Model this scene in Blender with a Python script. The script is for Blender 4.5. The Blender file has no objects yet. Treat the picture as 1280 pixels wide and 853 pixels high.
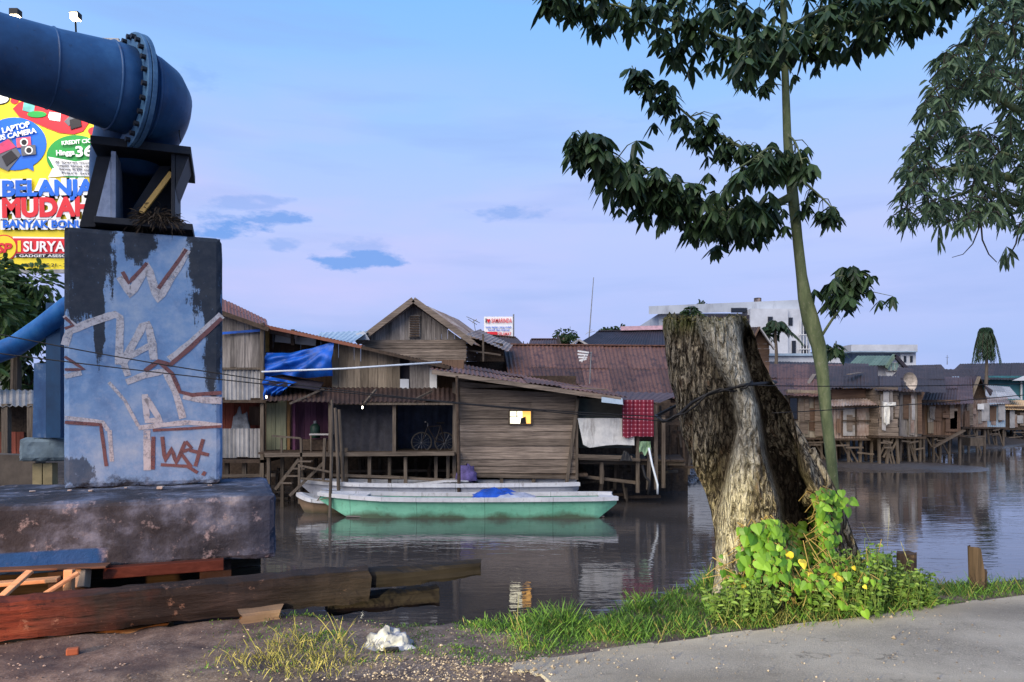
import bpy, math, random
import numpy as np
from mathutils import Vector, Matrix, noise as mn
random.seed(7); rng = np.random.default_rng(11)
R = math.radians
scene = bpy.context.scene
col = scene.collection

# ------------------------------------------------------------------ camera
F = 924.0                                   # focal length in pixels of the 1280 px wide photograph
EYE = 1.6
cam_d = bpy.data.cameras.new('camera'); cam = bpy.data.objects.new('camera', cam_d); col.objects.link(cam)
cam.location = (0, 0, EYE); cam.rotation_euler = (R(90), 0, 0)
cam_d.sensor_width = 36; cam_d.lens = 36 * F / 1280
cam_d.shift_y = (510 - 426.5) / 1280
cam_d.clip_start = 0.05; cam_d.clip_end = 4000
scene.camera = cam

# ------------------------------------------------------------------ sky, sun, exposure
SUN_EL, SUN_AZ = 40.0, 212.0                # behind and left of the camera
w = bpy.data.worlds.new('World'); scene.world = w; w.use_nodes = True
def sky_nodes():
    nt = w.node_tree; nt.nodes.clear(); L = nt.links.new
    def n(t, **k):
        x = nt.nodes.new(t)
        for a, b in k.items(): setattr(x, a, b)
        return x
    def math_(op, a, b=None, c=None, clamp=False):
        x = n('ShaderNodeMath', operation=op, use_clamp=clamp)
        for i, v in enumerate((a, b, c)):
            if v is None: continue
            if isinstance(v, (int, float)): x.inputs[i].default_value = v
            else: L(v, x.inputs[i])
        return x.outputs[0]
    out = n('ShaderNodeOutputWorld')
    tc = n('ShaderNodeTexCoord'); sep = n('ShaderNodeSeparateXYZ'); L(tc.outputs['Generated'], sep.inputs[0])
    x, y, z = sep.outputs
    # dusk colours by height, then by azimuth
    ramp = n('ShaderNodeValToRGB'); L(z, ramp.inputs[0])
    e = ramp.color_ramp.elements
    def lin(c): return tuple(((v/255+.055)/1.055)**2.4 if v > 10 else v/255/12.92 for v in c) + (1,)
    stops = [(0.0, (146, 171, 224)), (0.08, (157, 177, 229)), (0.15, (168, 184, 234)), (0.22, (176, 190, 238)), (0.30, (163, 190, 241)), (0.38, (147, 189, 244)), (0.48, (129, 183, 245)), (1, (100, 150, 228))]
    e[0].position, e[0].color = stops[0][0], lin(stops[0][1]); e[1].position, e[1].color = stops[-1][0], lin(stops[-1][1])
    for p, c in stops[1:-1]:
        q = e.new(p); q.color = lin(c)
    # soft lilac cloud streaks
    mp = n('ShaderNodeMapping'); L(tc.outputs['Generated'], mp.inputs[0]); mp.inputs['Scale'].default_value = (2.2, 2.2, 9)
    ns = n('ShaderNodeTexNoise'); L(mp.outputs[0], ns.inputs['Vector']); ns.inputs['Scale'].default_value = 1.6; ns.inputs['Detail'].default_value = 5
    rs = n('ShaderNodeMapRange'); L(ns.outputs[0], rs.inputs[0]); rs.inputs[1].default_value = .44; rs.inputs[2].default_value = .74; rs.inputs[3].default_value = 0; rs.inputs[4].default_value = .8
    mx = n('ShaderNodeMix', data_type='RGBA'); rz = n('ShaderNodeMapRange'); L(z, rz.inputs[0]); rz.inputs[1].default_value = .44; rz.inputs[2].default_value = .24
    ru = n('ShaderNodeMapRange'); L(x, ru.inputs[0]); ru.inputs[1].default_value = .35; ru.inputs[2].default_value = -.25; ru.inputs[3].default_value = .35
    L(math_('MULTIPLY', math_('MULTIPLY', rs.outputs[0], rz.outputs[0]), ru.outputs[0]), mx.inputs[0]); L(ramp.outputs[0], mx.inputs[6]); mx.inputs[7].default_value = lin((192, 190, 236))
    # small dark blue clouds, each an ellipse of directions
    ys = math_('MAXIMUM', y, .05); u = math_('DIVIDE', x, ys); v = math_('DIVIDE', z, ys)
    mp2 = n('ShaderNodeMapping'); L(tc.outputs['Generated'], mp2.inputs[0]); mp2.inputs['Scale'].default_value = (1, 1, 2.6)
    ns2 = n('ShaderNodeTexNoise'); L(mp2.outputs[0], ns2.inputs['Vector']); ns2.inputs['Scale'].default_value = 19; ns2.inputs['Detail'].default_value = 8; ns2.inputs['Roughness'].default_value = .62
    wob = math_('MULTIPLY', math_('SUBTRACT', ns2.outputs[0], .5), 7.5)
    tot = None
    for px, py, rx, ry, s in ((272, 284, 48, 16, 1), (338, 272, 46, 9, .9), (448, 326, 48, 12, .95), (640, 266, 52, 11, .6), (357, 306, 22, 8, .5), (305, 255, 55, 9, .45), (452, 308, 40, 10, .4), (240, 98, 40, 16, .3), (880, 150, 120, 12, .15), (330, 420, 70, 8, .35)):
        du = math_('DIVIDE', math_('SUBTRACT', u, (px-640)/F), rx/F); dv = math_('DIVIDE', math_('SUBTRACT', v, (510-py)/F), ry/F)
        r2 = math_('ADD', math_('ADD', math_('MULTIPLY', du, du), math_('MULTIPLY', dv, dv)), wob)
        m = math_('MULTIPLY', math_('MULTIPLY', math_('SUBTRACT', 1.3, r2), .85, clamp=True), s)
        tot = m if tot is None else math_('MAXIMUM', tot, m)
    tot = math_('MULTIPLY', tot, math_('GREATER_THAN', y, .06))
    mx2 = n('ShaderNodeMix', data_type='RGBA'); L(tot, mx2.inputs[0]); L(mx.outputs[2], mx2.inputs[6]); mx2.inputs[7].default_value = lin((112, 154, 222))
    mp3 = n('ShaderNodeMapping'); L(tc.outputs['Generated'], mp3.inputs[0]); mp3.inputs['Scale'].default_value = (1.5, 1.5, 12); mp3.inputs['Rotation'].default_value = (.05, .06, 0)
    ns3 = n('ShaderNodeTexNoise'); L(mp3.outputs[0], ns3.inputs['Vector']); ns3.inputs['Scale'].default_value = 2.2; ns3.inputs['Detail'].default_value = 7
    r3 = n('ShaderNodeMapRange'); L(ns3.outputs[0], r3.inputs[0]); r3.inputs[1].default_value = .52; r3.inputs[2].default_value = .74; r3.inputs[4].default_value = .42
    mx3 = n('ShaderNodeMix', data_type='RGBA'); L(r3.outputs[0], mx3.inputs[0]); L(mx2.outputs[2], mx3.inputs[6]); mx3.inputs[7].default_value = lin((138, 164, 220)); mx2 = mx3
    sky = n('ShaderNodeTexSky', sky_type='NISHITA'); sky.sun_disc = False
    sky.sun_elevation = R(SUN_EL); sky.sun_rotation = R(SUN_AZ)
    b1 = n('ShaderNodeBackground'); L(sky.outputs[0], b1.inputs[0]); b1.inputs[1].default_value = 0.007
    b2 = n('ShaderNodeBackground'); L(mx2.outputs[2], b2.inputs[0]); b2.inputs[1].default_value = 1.04
    ad = n('ShaderNodeAddShader'); L(b1.outputs[0], ad.inputs[0]); L(b2.outputs[0], ad.inputs[1]); L(ad.outputs[0], out.inputs[0])
sky_nodes()
sun_d = bpy.data.lights.new('sun', 'SUN'); sun = bpy.data.objects.new('sun', sun_d); col.objects.link(sun)
sun_d.energy = 3.7; sun_d.angle = R(55); sun_d.color = (1, .87, .74)
sdir = Vector((math.sin(R(SUN_AZ))*math.cos(R(SUN_EL)), math.cos(R(SUN_AZ))*math.cos(R(SUN_EL)), math.sin(R(SUN_EL))))
sun.rotation_euler = sdir.to_track_quat('Z', 'Y').to_euler()
# dipped headlamp of the vehicle standing on the road behind the camera, seen by its light on bank and stump
hl_d = bpy.data.lights.new('headlamp_light', 'SPOT'); hl = bpy.data.objects.new('headlamp_light', hl_d); col.objects.link(hl)
hl.location = (-4.6, -3.6, .85); hl_d.energy = 12000; hl_d.color = (1, .86, .48); hl_d.spot_size = R(40); hl_d.spot_blend = .5; hl.scale = (1, .5, 1); hl_d.shadow_soft_size = .06
hl.rotation_euler = (Vector((1.9, 6.0, -.75)) - hl.location).to_track_quat('-Z', 'Y').to_euler()
# sodium street lamp glow low on the left of the bank
sl_d = bpy.data.lights.new('street_lamp_light', 'SPOT'); sl = bpy.data.objects.new('street_lamp_light', sl_d); col.objects.link(sl)
sl.location = (-5.2, 1.2, 1.0); sl_d.energy = 1300; sl_d.color = (1, .46, .18); sl_d.spot_size = R(50); sl_d.spot_blend = .9; sl_d.shadow_soft_size = .08
sl.rotation_euler = (Vector((-3.4, 5.4, -.05)) - sl.location).to_track_quat('-Z', 'Y').to_euler()
vs = scene.view_settings; vs.view_transform = 'Standard'; vs.look = 'None'; vs.exposure = 0.14; vs.gamma = 1; vs.use_curve_mapping = False

# ------------------------------------------------------------------ helpers
def P(px, py, Y): return Vector(((px-640)/F*Y, Y, EYE + (510-py)/F*Y))
U2 = Vector((.934, .358, 0)).normalized(); V2 = Vector((-U2.y, U2.x, 0))     # along the road / towards the river
def UV(u, v, z=0): return U2*u + V2*v + Vector((0, 0, z))
WM = {}
def lerp(a, b, t): return a + (b-a)*t
def root(name, loc, label, cat, group=None, rz=0, kind=None):
    o = bpy.data.objects.new(name, None); col.objects.link(o); o.empty_display_size = .2
    o.location = loc; o.rotation_euler = (0, 0, rz)
    WM[o] = Matrix.Translation(Vector(loc)) @ Matrix.Rotation(rz, 4, 'Z')
    tag(o, label, cat, group, kind); return o
def tag(o, label=None, cat=None, group=None, kind=None):
    if label: o['label'] = label
    if cat: o['category'] = cat
    if group: o['group'] = group
    if kind: o['kind'] = kind
    return o
def copy_tree(o, parent=None):
    c = o.copy(); col.objects.link(c)
    if parent: c.parent = parent
    for ch in list(o.children): copy_tree(ch, c)
    WM[c] = WM[o]
    return c

class MB:
    def __init__(s): s.v = []; s.f = []
    def add(s, vs, fs):
        o = len(s.v); s.v += [tuple(q) for q in vs]; s.f += [tuple(i+o for i in q) for q in fs]; return s
    def hexa(s, p):      # 8 points: bottom 4 ccw, top 4 ccw
        return s.add(p, [(3,2,1,0), (4,5,6,7), (0,1,5,4), (1,2,6,5), (2,3,7,6), (3,0,4,7)])
    def box(s, c, size, rz=0, mat=None):
        c = Vector(c); hx, hy, hz = size[0]/2, size[1]/2, size[2]/2
        m = mat or Matrix.Rotation(rz, 3, 'Z')
        return s.hexa([c + m @ Vector(q) for q in ((-hx,-hy,-hz),(hx,-hy,-hz),(hx,hy,-hz),(-hx,hy,-hz),(-hx,-hy,hz),(hx,-hy,hz),(hx,hy,hz),(-hx,hy,hz))])
    def bar(s, a, b, w_, h_=None, up=None):
        a, b = Vector(a), Vector(b); h_ = h_ or w_; d = (b-a).normalized()
        up = Vector(up) if up else (Vector((0,1,0)) if abs(d.z) > .8 else Vector((0,0,1)))
        sd = d.cross(up).normalized(); up = sd.cross(d).normalized(); q = []
        for p in (a, b):
            for i, j in ((-1,-1),(1,-1),(1,1),(-1,1)): q.append(p + sd*(i*w_/2) + up*(j*h_/2))
        return s.add(q, [(0,1,2,3), (7,6,5,4), (0,4,5,1), (1,5,6,2), (2,6,7,3), (3,7,4,0)])
    def tube(s, pts, r, seg=8, caps=True):
        pts = [Vector(p) for p in pts]; n = len(pts)
        rs = r if isinstance(r, (list, tuple)) else [r]*n
        vs, fs = [], []; ref = None
        for i, p in enumerate(pts):
            d = (pts[min(i+1, n-1)] - pts[max(i-1, 0)]).normalized()
            if ref is None: ref = d.orthogonal().normalized()
            ref = (ref - d*ref.dot(d)).normalized(); b = d.cross(ref)
            for k in range(seg):
                a = 2*math.pi*k/seg; vs.append(p + (ref*math.cos(a) + b*math.sin(a))*rs[i])
        for i in range(n-1):
            for k in range(seg):
                k2 = (k+1) % seg; fs.append((i*seg+k, i*seg+k2, (i+1)*seg+k2, (i+1)*seg+k))
        if caps: fs += [tuple(range(seg))[::-1], tuple((n-1)*seg+k for k in range(seg))]
        return s.add(vs, fs)
    def slab(s, a, b, c, d, t):   # thick panel; a,b bottom, c,d top (ccw from the front); thickness goes to the back
        a, b, c, d = map(Vector, (a, b, c, d)); nrm = (b-a).cross(d-a).normalized()
        o = -nrm*t
        return s.hexa([a, b, b+o, a+o, d, c, c+o, d+o])
    def planks(s, a, b, c, d, n, mode='v', t=.025, gap=.006, jit=.012, ends=.03):
        a, b, c, d = map(Vector, (a, b, c, d)); nrm = (b-a).cross(d-a).normalized()
        cuts = [0]; 
        for i in range(n): cuts.append(cuts[-1] + random.uniform(.75, 1.25))
        cuts = [q/cuts[-1] for q in cuts]
        for i in range(n):
            t0, t1 = cuts[i], cuts[i+1]
            o = nrm*random.uniform(-jit, jit)
            if mode == 'v':
                A, B, C_, D = lerp(a,b,t0), lerp(a,b,t1), lerp(d,c,t1), lerp(d,c,t0)
                g = (B-A).normalized()*gap/2; e0 = (D-A).normalized()*random.uniform(-ends, ends*.3); e1 = Vector((0,0,0))
                A, B, C_, D = A+g+e0, B-g+e0, C_-g+e1, D+g+e1
            else:
                A, B, C_, D = lerp(a,d,t0), lerp(b,c,t0), lerp(b,c,t1), lerp(a,d,t1)
                g = (D-A).normalized()*gap/2; e0 = (B-A).normalized()*random.uniform(-ends, ends*.3)
                dz = (D-A).normalized()*random.uniform(-gap, gap)
                A, B, C_, D = A+g-e0, B-g*0+g+e0+dz, C_-g+e0+dz, D-g-e0
            s.slab(A+o, B+o, C_+o, D+o, t)
        return s
    def sheet(s, a, b, c, d, pitch=.12, amp=.018, t=.006, rows=1, cols=0, seg=4, sag=.02, edge=.05):
        """corrugated metal laid as separate overlapping sheets; waves run from edge a-b up to edge d-c"""
        a, b, c, d = map(Vector, (a, b, c, d)); W = (b-a).length
        nrm = (b-a).cross(d-a).normalized()
        nc = cols or max(1, round(W/.9))
        for r in range(rows):
            for k in range(nc):
                u0, u1 = k/nc, (k+1)/nc; v0, v1 = r/rows, (r+1)/rows
                lift = nrm*(.012*(k % 2) + .014*r + random.uniform(0, .012))
                e0 = random.uniform(-edge, edge)/max((d-a).length, .1); e1 = .04
                u0 -= .02/nc*random.random(); u1 += .04/nc
                n_ = max(2, int(W*(u1-u0)/pitch*seg)); vs = []; m = 3
                tilt = random.uniform(-sag, sag)
                for j in range(m):
                    vv = lerp(v0+e0, v1+(e1 if r < rows-1 else 0), j/(m-1))
                    for i in range(n_+1):
                        uu = lerp(u0, u1, i/n_)
                        p = lerp(lerp(a, b, uu), lerp(d, c, uu), vv)
                        ph = uu*W/pitch*2*math.pi
                        vs.append(p + nrm*(amp*math.sin(ph)) + lift + nrm*tilt*(1-j/(m-1))*(i/n_))
                N = len(vs); vs2 = [p - nrm*t for p in vs]; fs = []
                for j in range(m-1):
                    for i in range(n_):
                        q = (j*(n_+1)+i, j*(n_+1)+i+1, (j+1)*(n_+1)+i+1, (j+1)*(n_+1)+i)
                        fs.append(q); fs.append(tuple(N+x for x in q[::-1]))
                for i in range(n_):
                    fs.append((i, N+i, N+i+1, i+1)); q = (m-1)*(n_+1)+i; fs.append((q, q+1, N+q+1, N+q))
                for j in range(m-1):
                    q = j*(n_+1); q2 = q+n_+1; fs.append((q, q2, N+q2, N+q)); q += n_; q2 += n_; fs.append((q, N+q, N+q2, q2))
                s.add(vs + vs2, fs)
        return s
    def prism(s, poly, off):
        poly = [Vector(p) for p in poly]; off = Vector(off); n = len(poly)
        return s.add(poly + [p+off for p in poly], [tuple(range(n)), tuple(range(2*n-1, n-1, -1))] + [(i, i+n, (i+1) % n+n, (i+1) % n) for i in range(n)])
    def build(s, name, m, parent=None, smooth=False, local=False, bevel=0):
        me = bpy.data.meshes.new(name)
        r_ = parent
        inv = WM[parent].inverted() if (parent is not None and not local) else None
        vs = s.v if inv is None else [tuple(inv @ Vector(q)) for q in s.v]
        me.from_pydata(vs, [], s.f); me.update()
        if smooth: me.polygons.foreach_set('use_smooth', [True]*len(me.polygons))
        o = bpy.data.objects.new(name, me); col.objects.link(o)
        if m: me.materials.append(m)
        if parent is not None: o.parent = parent; WM[o] = WM[parent]
        else: WM[o] = Matrix.Identity(4)
        if bevel:
            b = o.modifiers.new('bevel', 'BEVEL'); b.width = bevel; b.segments = 2; b.limit_method = 'ANGLE'
        return o

# ------------------------------------------------------------------ materials
def srgb(c): return tuple(((v/255+.055)/1.055)**2.4 if v > 10 else v/255/12.92 for v in c) + (1,)
class G:
    """small node-graph helper"""
    def __init__(s, name, rough=.8, spec=.3):
        s.m = bpy.data.materials.new(name); s.m.use_nodes = True; s.nt = s.m.node_tree
        s.p = s.nt.nodes['Principled BSDF']; s.p.inputs['Roughness'].default_value = rough
        s.p.inputs['Specular IOR Level'].default_value = spec
        s.tc = s.nt.nodes.new('ShaderNodeTexCoord')
    def n(s, t, **k):
        x = s.nt.nodes.new(t)
        for a, b in k.items(): setattr(x, a, b)
        return x
    def put(s, v, sock):
        if isinstance(v, bpy.types.NodeSocket): s.nt.links.new(v, sock)
        elif v is not None: sock.default_value = v
    def math(s, op, a, b=None, c=None, clamp=False):
        x = s.n('ShaderNodeMath', operation=op, use_clamp=clamp)
        for i, v in enumerate((a, b, c)): s.put(v, x.inputs[i])
        return x.outputs[0]
    def noise(s, scale=5, detail=4, rough=.6, stretch=(1, 1, 1), coord='Object', dist=0, off=(0, 0, 0)):
        mp = s.n('ShaderNodeMapping'); mp.inputs['Scale'].default_value = stretch; mp.inputs['Location'].default_value = off
        s.nt.links.new(s.tc.outputs[coord], mp.inputs[0])
        x = s.n('ShaderNodeTexNoise'); s.nt.links.new(mp.outputs[0], x.inputs['Vector'])
        x.inputs['Scale'].default_value = scale; x.inputs['Detail'].default_value = detail; x.inputs['Roughness'].default_value = rough; x.inputs['Distortion'].default_value = dist
        return x.outputs[0]
    def ramp(s, f, stops):
        x = s.n('ShaderNodeValToRGB'); s.put(f, x.inputs[0]); e = x.color_ramp.elements
        e[0].position, e[0].color = stops[0]; e[1].position, e[1].color = stops[-1]
        for p, c in stops[1:-1]: q = e.new(p); q.color = c
        return x.outputs[0]
    def rng(s, f, a, b, c=0., d=1.):
        x = s.n('ShaderNodeMapRange'); s.put(f, x.inputs[0])
        for i, v in enumerate((a, b, c, d)): x.inputs[i+1].default_value = v
        return x.outputs[0]
    def mix(s, f, a, b, mode='MIX'):
        x = s.n('ShaderNodeMix', data_type='RGBA', blend_type=mode); s.put(f, x.inputs[0]); s.put(a, x.inputs[6]); s.put(b, x.inputs[7]); return x.outputs[2]
    def island(s): return s.n('ShaderNodeNewGeometry').outputs['Random Per Island']
    def bump(s, h, strength=.4, dist=.02):
        x = s.n('ShaderNodeBump'); x.inputs['Strength'].default_value = strength; x.inputs['Distance'].default_value = dist
        s.put(h, x.inputs['Height']); s.nt.links.new(x.outputs[0], s.p.inputs['Normal']); return x
    def attr(s, name): return s.n('ShaderNodeAttribute', attribute_name=name).outputs['Fac']
    def sep(s, coord='Object'):
        x = s.n('ShaderNodeSeparateXYZ'); s.nt.links.new(s.tc.outputs[coord], x.inputs[0]); return x.outputs
    def color(s, c): s.put(c, s.p.inputs['Base Color']); return s
    def rough(s, c): s.put(c, s.p.inputs['Roughness']); return s

def wood(name, c1, c2, axis='z', dark=.35, var=(.6, 1.25), grain=26):
    g = G(name, .85, .15)
    st = {'z': (1, 1, .06), 'x': (.06, 1, 1), 'n': (.5, .5, .5)}[axis]
    a = g.noise(grain, 6, .65, st); b = g.noise(1.7, 5, .65, (1, 1, .5) if axis == 'z' else (.5, 1, 1), off=(3, 7, 1))
    c = g.ramp(a, [(.3, srgb(c1)), (.72, srgb(c2))])
    c = g.mix(g.rng(b, .42, .68, 0, dark), c, srgb((34, 28, 24)))
    v = g.rng(g.island(), 0, 1, *var)
    x = g.n('ShaderNodeVectorMath', operation='SCALE'); g.put(c, x.inputs[0]); g.put(v, x.inputs['Scale'])
    g.color(x.outputs[0]); g.bump(a, .35, .01); return g.m
def metal(name, cols_, scale=1.6, rough=.65, var=(.7, 1.25), spec=.3, streak=(1, 1, .35)):
    g = G(name, rough, spec)
    a = g.noise(scale, 7, .68, (1, 1, 1)); b = g.noise(9, 4, .6, streak, off=(5, 2, 8))
    f = g.math('ADD', g.math('MULTIPLY', a, .7), g.math('MULTIPLY', b, .3))
    n_ = len(cols_); c = g.ramp(f, [(.33 + .36*i/(n_-1), srgb(q)) for i, q in enumerate(cols_)])
    v = g.rng(g.island(), 0, 1, *var)
    x = g.n('ShaderNodeVectorMath', operation='SCALE'); g.put(c, x.inputs[0]); g.put(v, x.inputs['Scale'])
    g.color(x.outputs[0]); g.bump(b, .15, .01); return g.m
def plain(name, c, rough=.7, var=.18, scale=4, bump=.15, spec=.3, metallic=0):
    g = G(name, rough, spec); g.p.inputs['Metallic'].default_value = metallic
    a = g.noise(scale, 6, .65); d = [int(q*(1-var)) for q in c]; e = [min(255, int(q*(1+var*.6))) for q in c]
    g.color(g.ramp(a, [(.3, srgb(d)), (.7, srgb(e))])); g.bump(a, bump, .01); return g.m
def leafmat(name, c1, c2, trans=.25, rough=.5):
    g = G(name, rough, .35); c = g.ramp(g.island(), [(0, srgb(c1)), (1, srgb(c2))])
    g.color(c); t = g.n('ShaderNodeBsdfTranslucent'); g.put(c, t.inputs[0])
    m = g.n('ShaderNodeMixShader'); m.inputs[0].default_value = trans; L = g.nt.links.new
    L(g.p.outputs[0], m.inputs[1]); L(t.outputs[0], m.inputs[2]); L(m.outputs[0], g.nt.nodes['Material Output'].inputs[0]); return g.m
def glow(name, c, s):
    g = G(name); g.put(srgb(c), g.p.inputs['Emission Color']); g.p.inputs['Emission Strength'].default_value = s; g.color(srgb(c)); return g.m

class LV:
    """leaf builder: many small folded blades"""
    def __init__(s): s.b = []
    def leaf(s, base, d, L, W, droop=.4, roll=None):
        s.b.append((tuple(base), tuple(d), L, W, droop, random.uniform(0, 6.28) if roll is None else roll))
    def build(s, name, m, parent=None, kind=None):
        n = len(s.b); base = np.array([q[0] for q in s.b], float); d = np.array([q[1] for q in s.b], float)
        d /= np.linalg.norm(d, axis=1)[:, None] + 1e-9
        L = np.array([q[2] for q in s.b])[:, None]; W = np.array([q[3] for q in s.b])[:, None]; dr = np.array([q[4] for q in s.b])[:, None]
        roll = np.array([q[5] for q in s.b])[:, None]
        up = np.tile([0., 0., 1.], (n, 1)); par = np.abs(d[:, 2]) > .95; up[par] = [1., 0., 0.]
        sd = np.cross(d, up); sd /= np.linalg.norm(sd, axis=1)[:, None]; nn = np.cross(sd, d)
        sd2 = sd*np.cos(roll) + nn*np.sin(roll); nn2 = np.cross(sd2, d)
        g = np.array([0, 0, -1.])
        def at(t): return base + d*L*t + g*(dr*L*t*t)
        rows = []
        rows.append(at(0.))
        for t, wv in ((.36, .46), (.74, .46)):
            c = at(t); rows += [c - sd2*W*wv - nn2*W*.18, c, c + sd2*W*wv - nn2*W*.18]
        rows.append(at(1.))
        V = np.stack(rows, 1).reshape(-1, 3)
        fs = np.array([[0,1,2,-1],[0,2,3,-1],[1,4,5,2],[2,5,6,3],[4,7,5,-1],[5,7,6,-1]])
        faces = []
        for i in range(n):
            o = i*8
            faces += [(o,o+1,o+2),(o,o+2,o+3),(o+1,o+4,o+5,o+2),(o+2,o+5,o+6,o+3),(o+4,o+7,o+5),(o+5,o+7,o+6)]
        me = bpy.data.meshes.new(name)
        if parent is not None: V = V - np.array(WM[parent].translation)
        me.from_pydata(V.tolist(), [], faces); me.update(); me.materials.append(m)
        o = bpy.data.objects.new(name, me); col.objects.link(o)
        if parent is not None: o.parent = parent; WM[o] = WM[parent]
        else: WM[o] = Matrix.Identity(4)
        if kind: o['kind'] = kind
        return o

def text(body, size, m, parent, mat4, name='lettering', offset=0, extrude=.01, shear=0, align='LEFT', width=None):
    c = bpy.data.curves.new(name, 'FONT'); c.body = body; c.size = size; c.offset = offset; c.extrude = extrude; c.shear = shear; c.align_x = align
    c.fill_mode = 'BOTH'; c.resolution_u = 3
    t = bpy.data.objects.new('t', c); col.objects.link(t)
    me = bpy.data.meshes.new_from_object(t.evaluated_get(bpy.context.evaluated_depsgraph_get()))
    bpy.data.objects.remove(t); bpy.data.curves.remove(c)
    if width:
        xs = [q.co.x for q in me.vertices]; k = width/max(max(xs)-min(xs), 1e-6); me.transform(Matrix.Diagonal((k, 1, 1, 1)))
    me.transform(WM[parent].inverted() @ mat4); me.materials.clear(); me.materials.append(m); me.name = name
    o = bpy.data.objects.new(name, me); col.objects.link(o); o.parent = parent; WM[o] = WM[parent]; return o
# ------------------------------------------------------------------ shared materials
MT = {}
MT['grey_v'] = wood('weathered_grey_boards', (88, 84, 82), (160, 153, 146), 'z')
MT['grey_h'] = wood('weathered_grey_siding', (78, 70, 64), (150, 136, 122), 'x', .3, (.55, 1.3))
MT['tan_v'] = wood('tan_boards', (100, 90, 78), (150, 137, 118), 'z', .3)
MT['brown_v'] = wood('brown_boards', (84, 66, 54), (128, 104, 86), 'z')
MT['brown_h'] = wood('brown_siding', (74, 58, 48), (120, 98, 82), 'x')
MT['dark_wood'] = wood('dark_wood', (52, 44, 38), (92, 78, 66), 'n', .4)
MT['post'] = wood('post_wood', (66, 59, 52), (120, 109, 96), 'z', .35)
MT['beam'] = wood('bearer_wood', (70, 63, 56), (124, 112, 99), 'x', .4)
MT['red_v'] = wood('faded_red_boards', (110, 58, 48), (150, 84, 68), 'z')
MT['purple_v'] = wood('purple_boards', (74, 48, 66), (100, 68, 88), 'z', .2)
MT['green_v'] = wood('pale_green_boards', (120, 124, 100), (156, 156, 128), 'z', .2)
MT['rust'] = metal('rusty_roofing', [(46, 31, 30), (74, 51, 47), (108, 77, 64), (58, 42, 40), (92, 70, 62)], var=(.5, 1.3))
MT['rust_dark'] = metal('dark_rusty_roofing', [(36, 28, 26), (58, 45, 41), (82, 63, 54)])
MT['rust_purple'] = metal('purple_brown_roofing', [(54, 42, 44), (78, 61, 60), (102, 79, 74)])
MT['rust_bright'] = metal('orange_rust_roofing', [(96, 52, 38), (130, 80, 60), (104, 66, 56)])
MT['zinc'] = metal('grey_zinc_sheet', [(112, 112, 112), (152, 150, 148), (174, 172, 168)], rough=.5)
MT['zinc_rust'] = metal('rust_streaked_zinc', [(98, 68, 56), (138, 122, 112), (176, 172, 168)], 1.1)
MT['black_roof'] = metal('black_roofing', [(28, 26, 32), (46, 42, 50), (58, 52, 58)])
MT['tarp_blue'] = plain('blue_tarpaulin', (16, 84, 176), .45, .25, 3, .4)
MT['charcoal'] = plain('charcoal_mesh_cloth', (52, 52, 58), .8, .25, 6)
MT['navy'] = plain('navy_cloth', (36, 46, 66), .8, .3, 3)
MT['white_paint'] = plain('white_paint', (205, 206, 204), .6, .12, 2)
MT['offwhite'] = plain('offwhite_cloth', (205, 205, 198), .8, .14, 2.5)
MT['glass'] = plain('dark_glass', (26, 30, 36), .15, .2, 3, 0, .5)
MT['steel'] = plain('grey_steel', (120, 122, 124), .45, .2, 5, .1, .5, .6)
MT['black'] = plain('black_rubber', (22, 22, 24), .6, .2, 6)
MT['teal'] = plain('teal_wall_paint', (56, 108, 116), .7, .15, 1)
MT['concrete_w'] = plain('pale_concrete', (190, 194, 198), .85, .16, .35)
MT['pale_blue'] = metal('pale_blue_sheet', [(118, 138, 156), (150, 170, 186), (170, 186, 198)], 1)
MT['green_roof'] = metal('green_roofing', [(72, 92, 80), (96, 116, 100), (110, 126, 112)])
MT['pipe_white'] = plain('white_plastic_pipe', (200, 208, 214), .4, .08)

# ------------------------------------------------------------------ terrain
def crest(u):
    return float(np.interp(u, [-4, -.1, .6, 1.2, 2.6, 3.3, 4.2, 5.0, 5.8, 7, 12], [6.05, 6.05, 6.0, 5.45, 5.0, 5.3, 5.75, 5.35, 4.85, 4.75, 4.7]))
def far_bank(x): return float(np.interp(x, [-60, -10, -3, 2, 6, 9, 14, 20, 28, 45, 80, 160], [22.5, 22.5, 23, 24.5, 27, 30, 35.2, 40.5, 46, 60, 98, 190]))
WATER = -1.2
def sm_(a, b, x): t = min(1, max(0, (x-a)/(b-a))); return t*t*(3-2*t)
def ground_z(x, y):
    u = x*U2.x + y*U2.y; v = x*V2.x + y*V2.y; c = crest(u)
    fb = far_bank(x)
    if v < c + 4.5:
        d = v - c
        if d < 0:
            z = -.02*max(0, min(1, (v-4.4)/.6)) if v > 4.4 else 0.
            k = max(0, min(1, (v-4.33)/.3)); z += k*(.03*mn.noise(Vector((x*3, y*3, 0))) + .012*mn.noise(Vector((x*9, y*9, 3))))
            if u < 2.2: q_ = sm_(2.2, 1.5, u); z += q_*(.008*mn.noise(Vector((x*4, y*4, 5))) + .004*mn.noise(Vector((x*15, y*15, 5))))
            return z
        return max(-2.4, -.02 - 1.15*min(d, 1.1) - .7*max(0, d-1.1) + .03*mn.noise(Vector((x*4, y*4, 1))))
    d = y - fb
    z = WATER + (.16*d if d > 0 else .18*d)
    # mud flat bulging out of the far bank
    e = ((x-17.6)/4.6)**2 + ((y-35.6)/4.2)**2
    z = max(z, WATER + .10*(1-e)) if e < 3 else z
    z += .035*mn.noise(Vector((x*.7, y*.7, 2)))
    return max(-2.4, min(z, .6))
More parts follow.
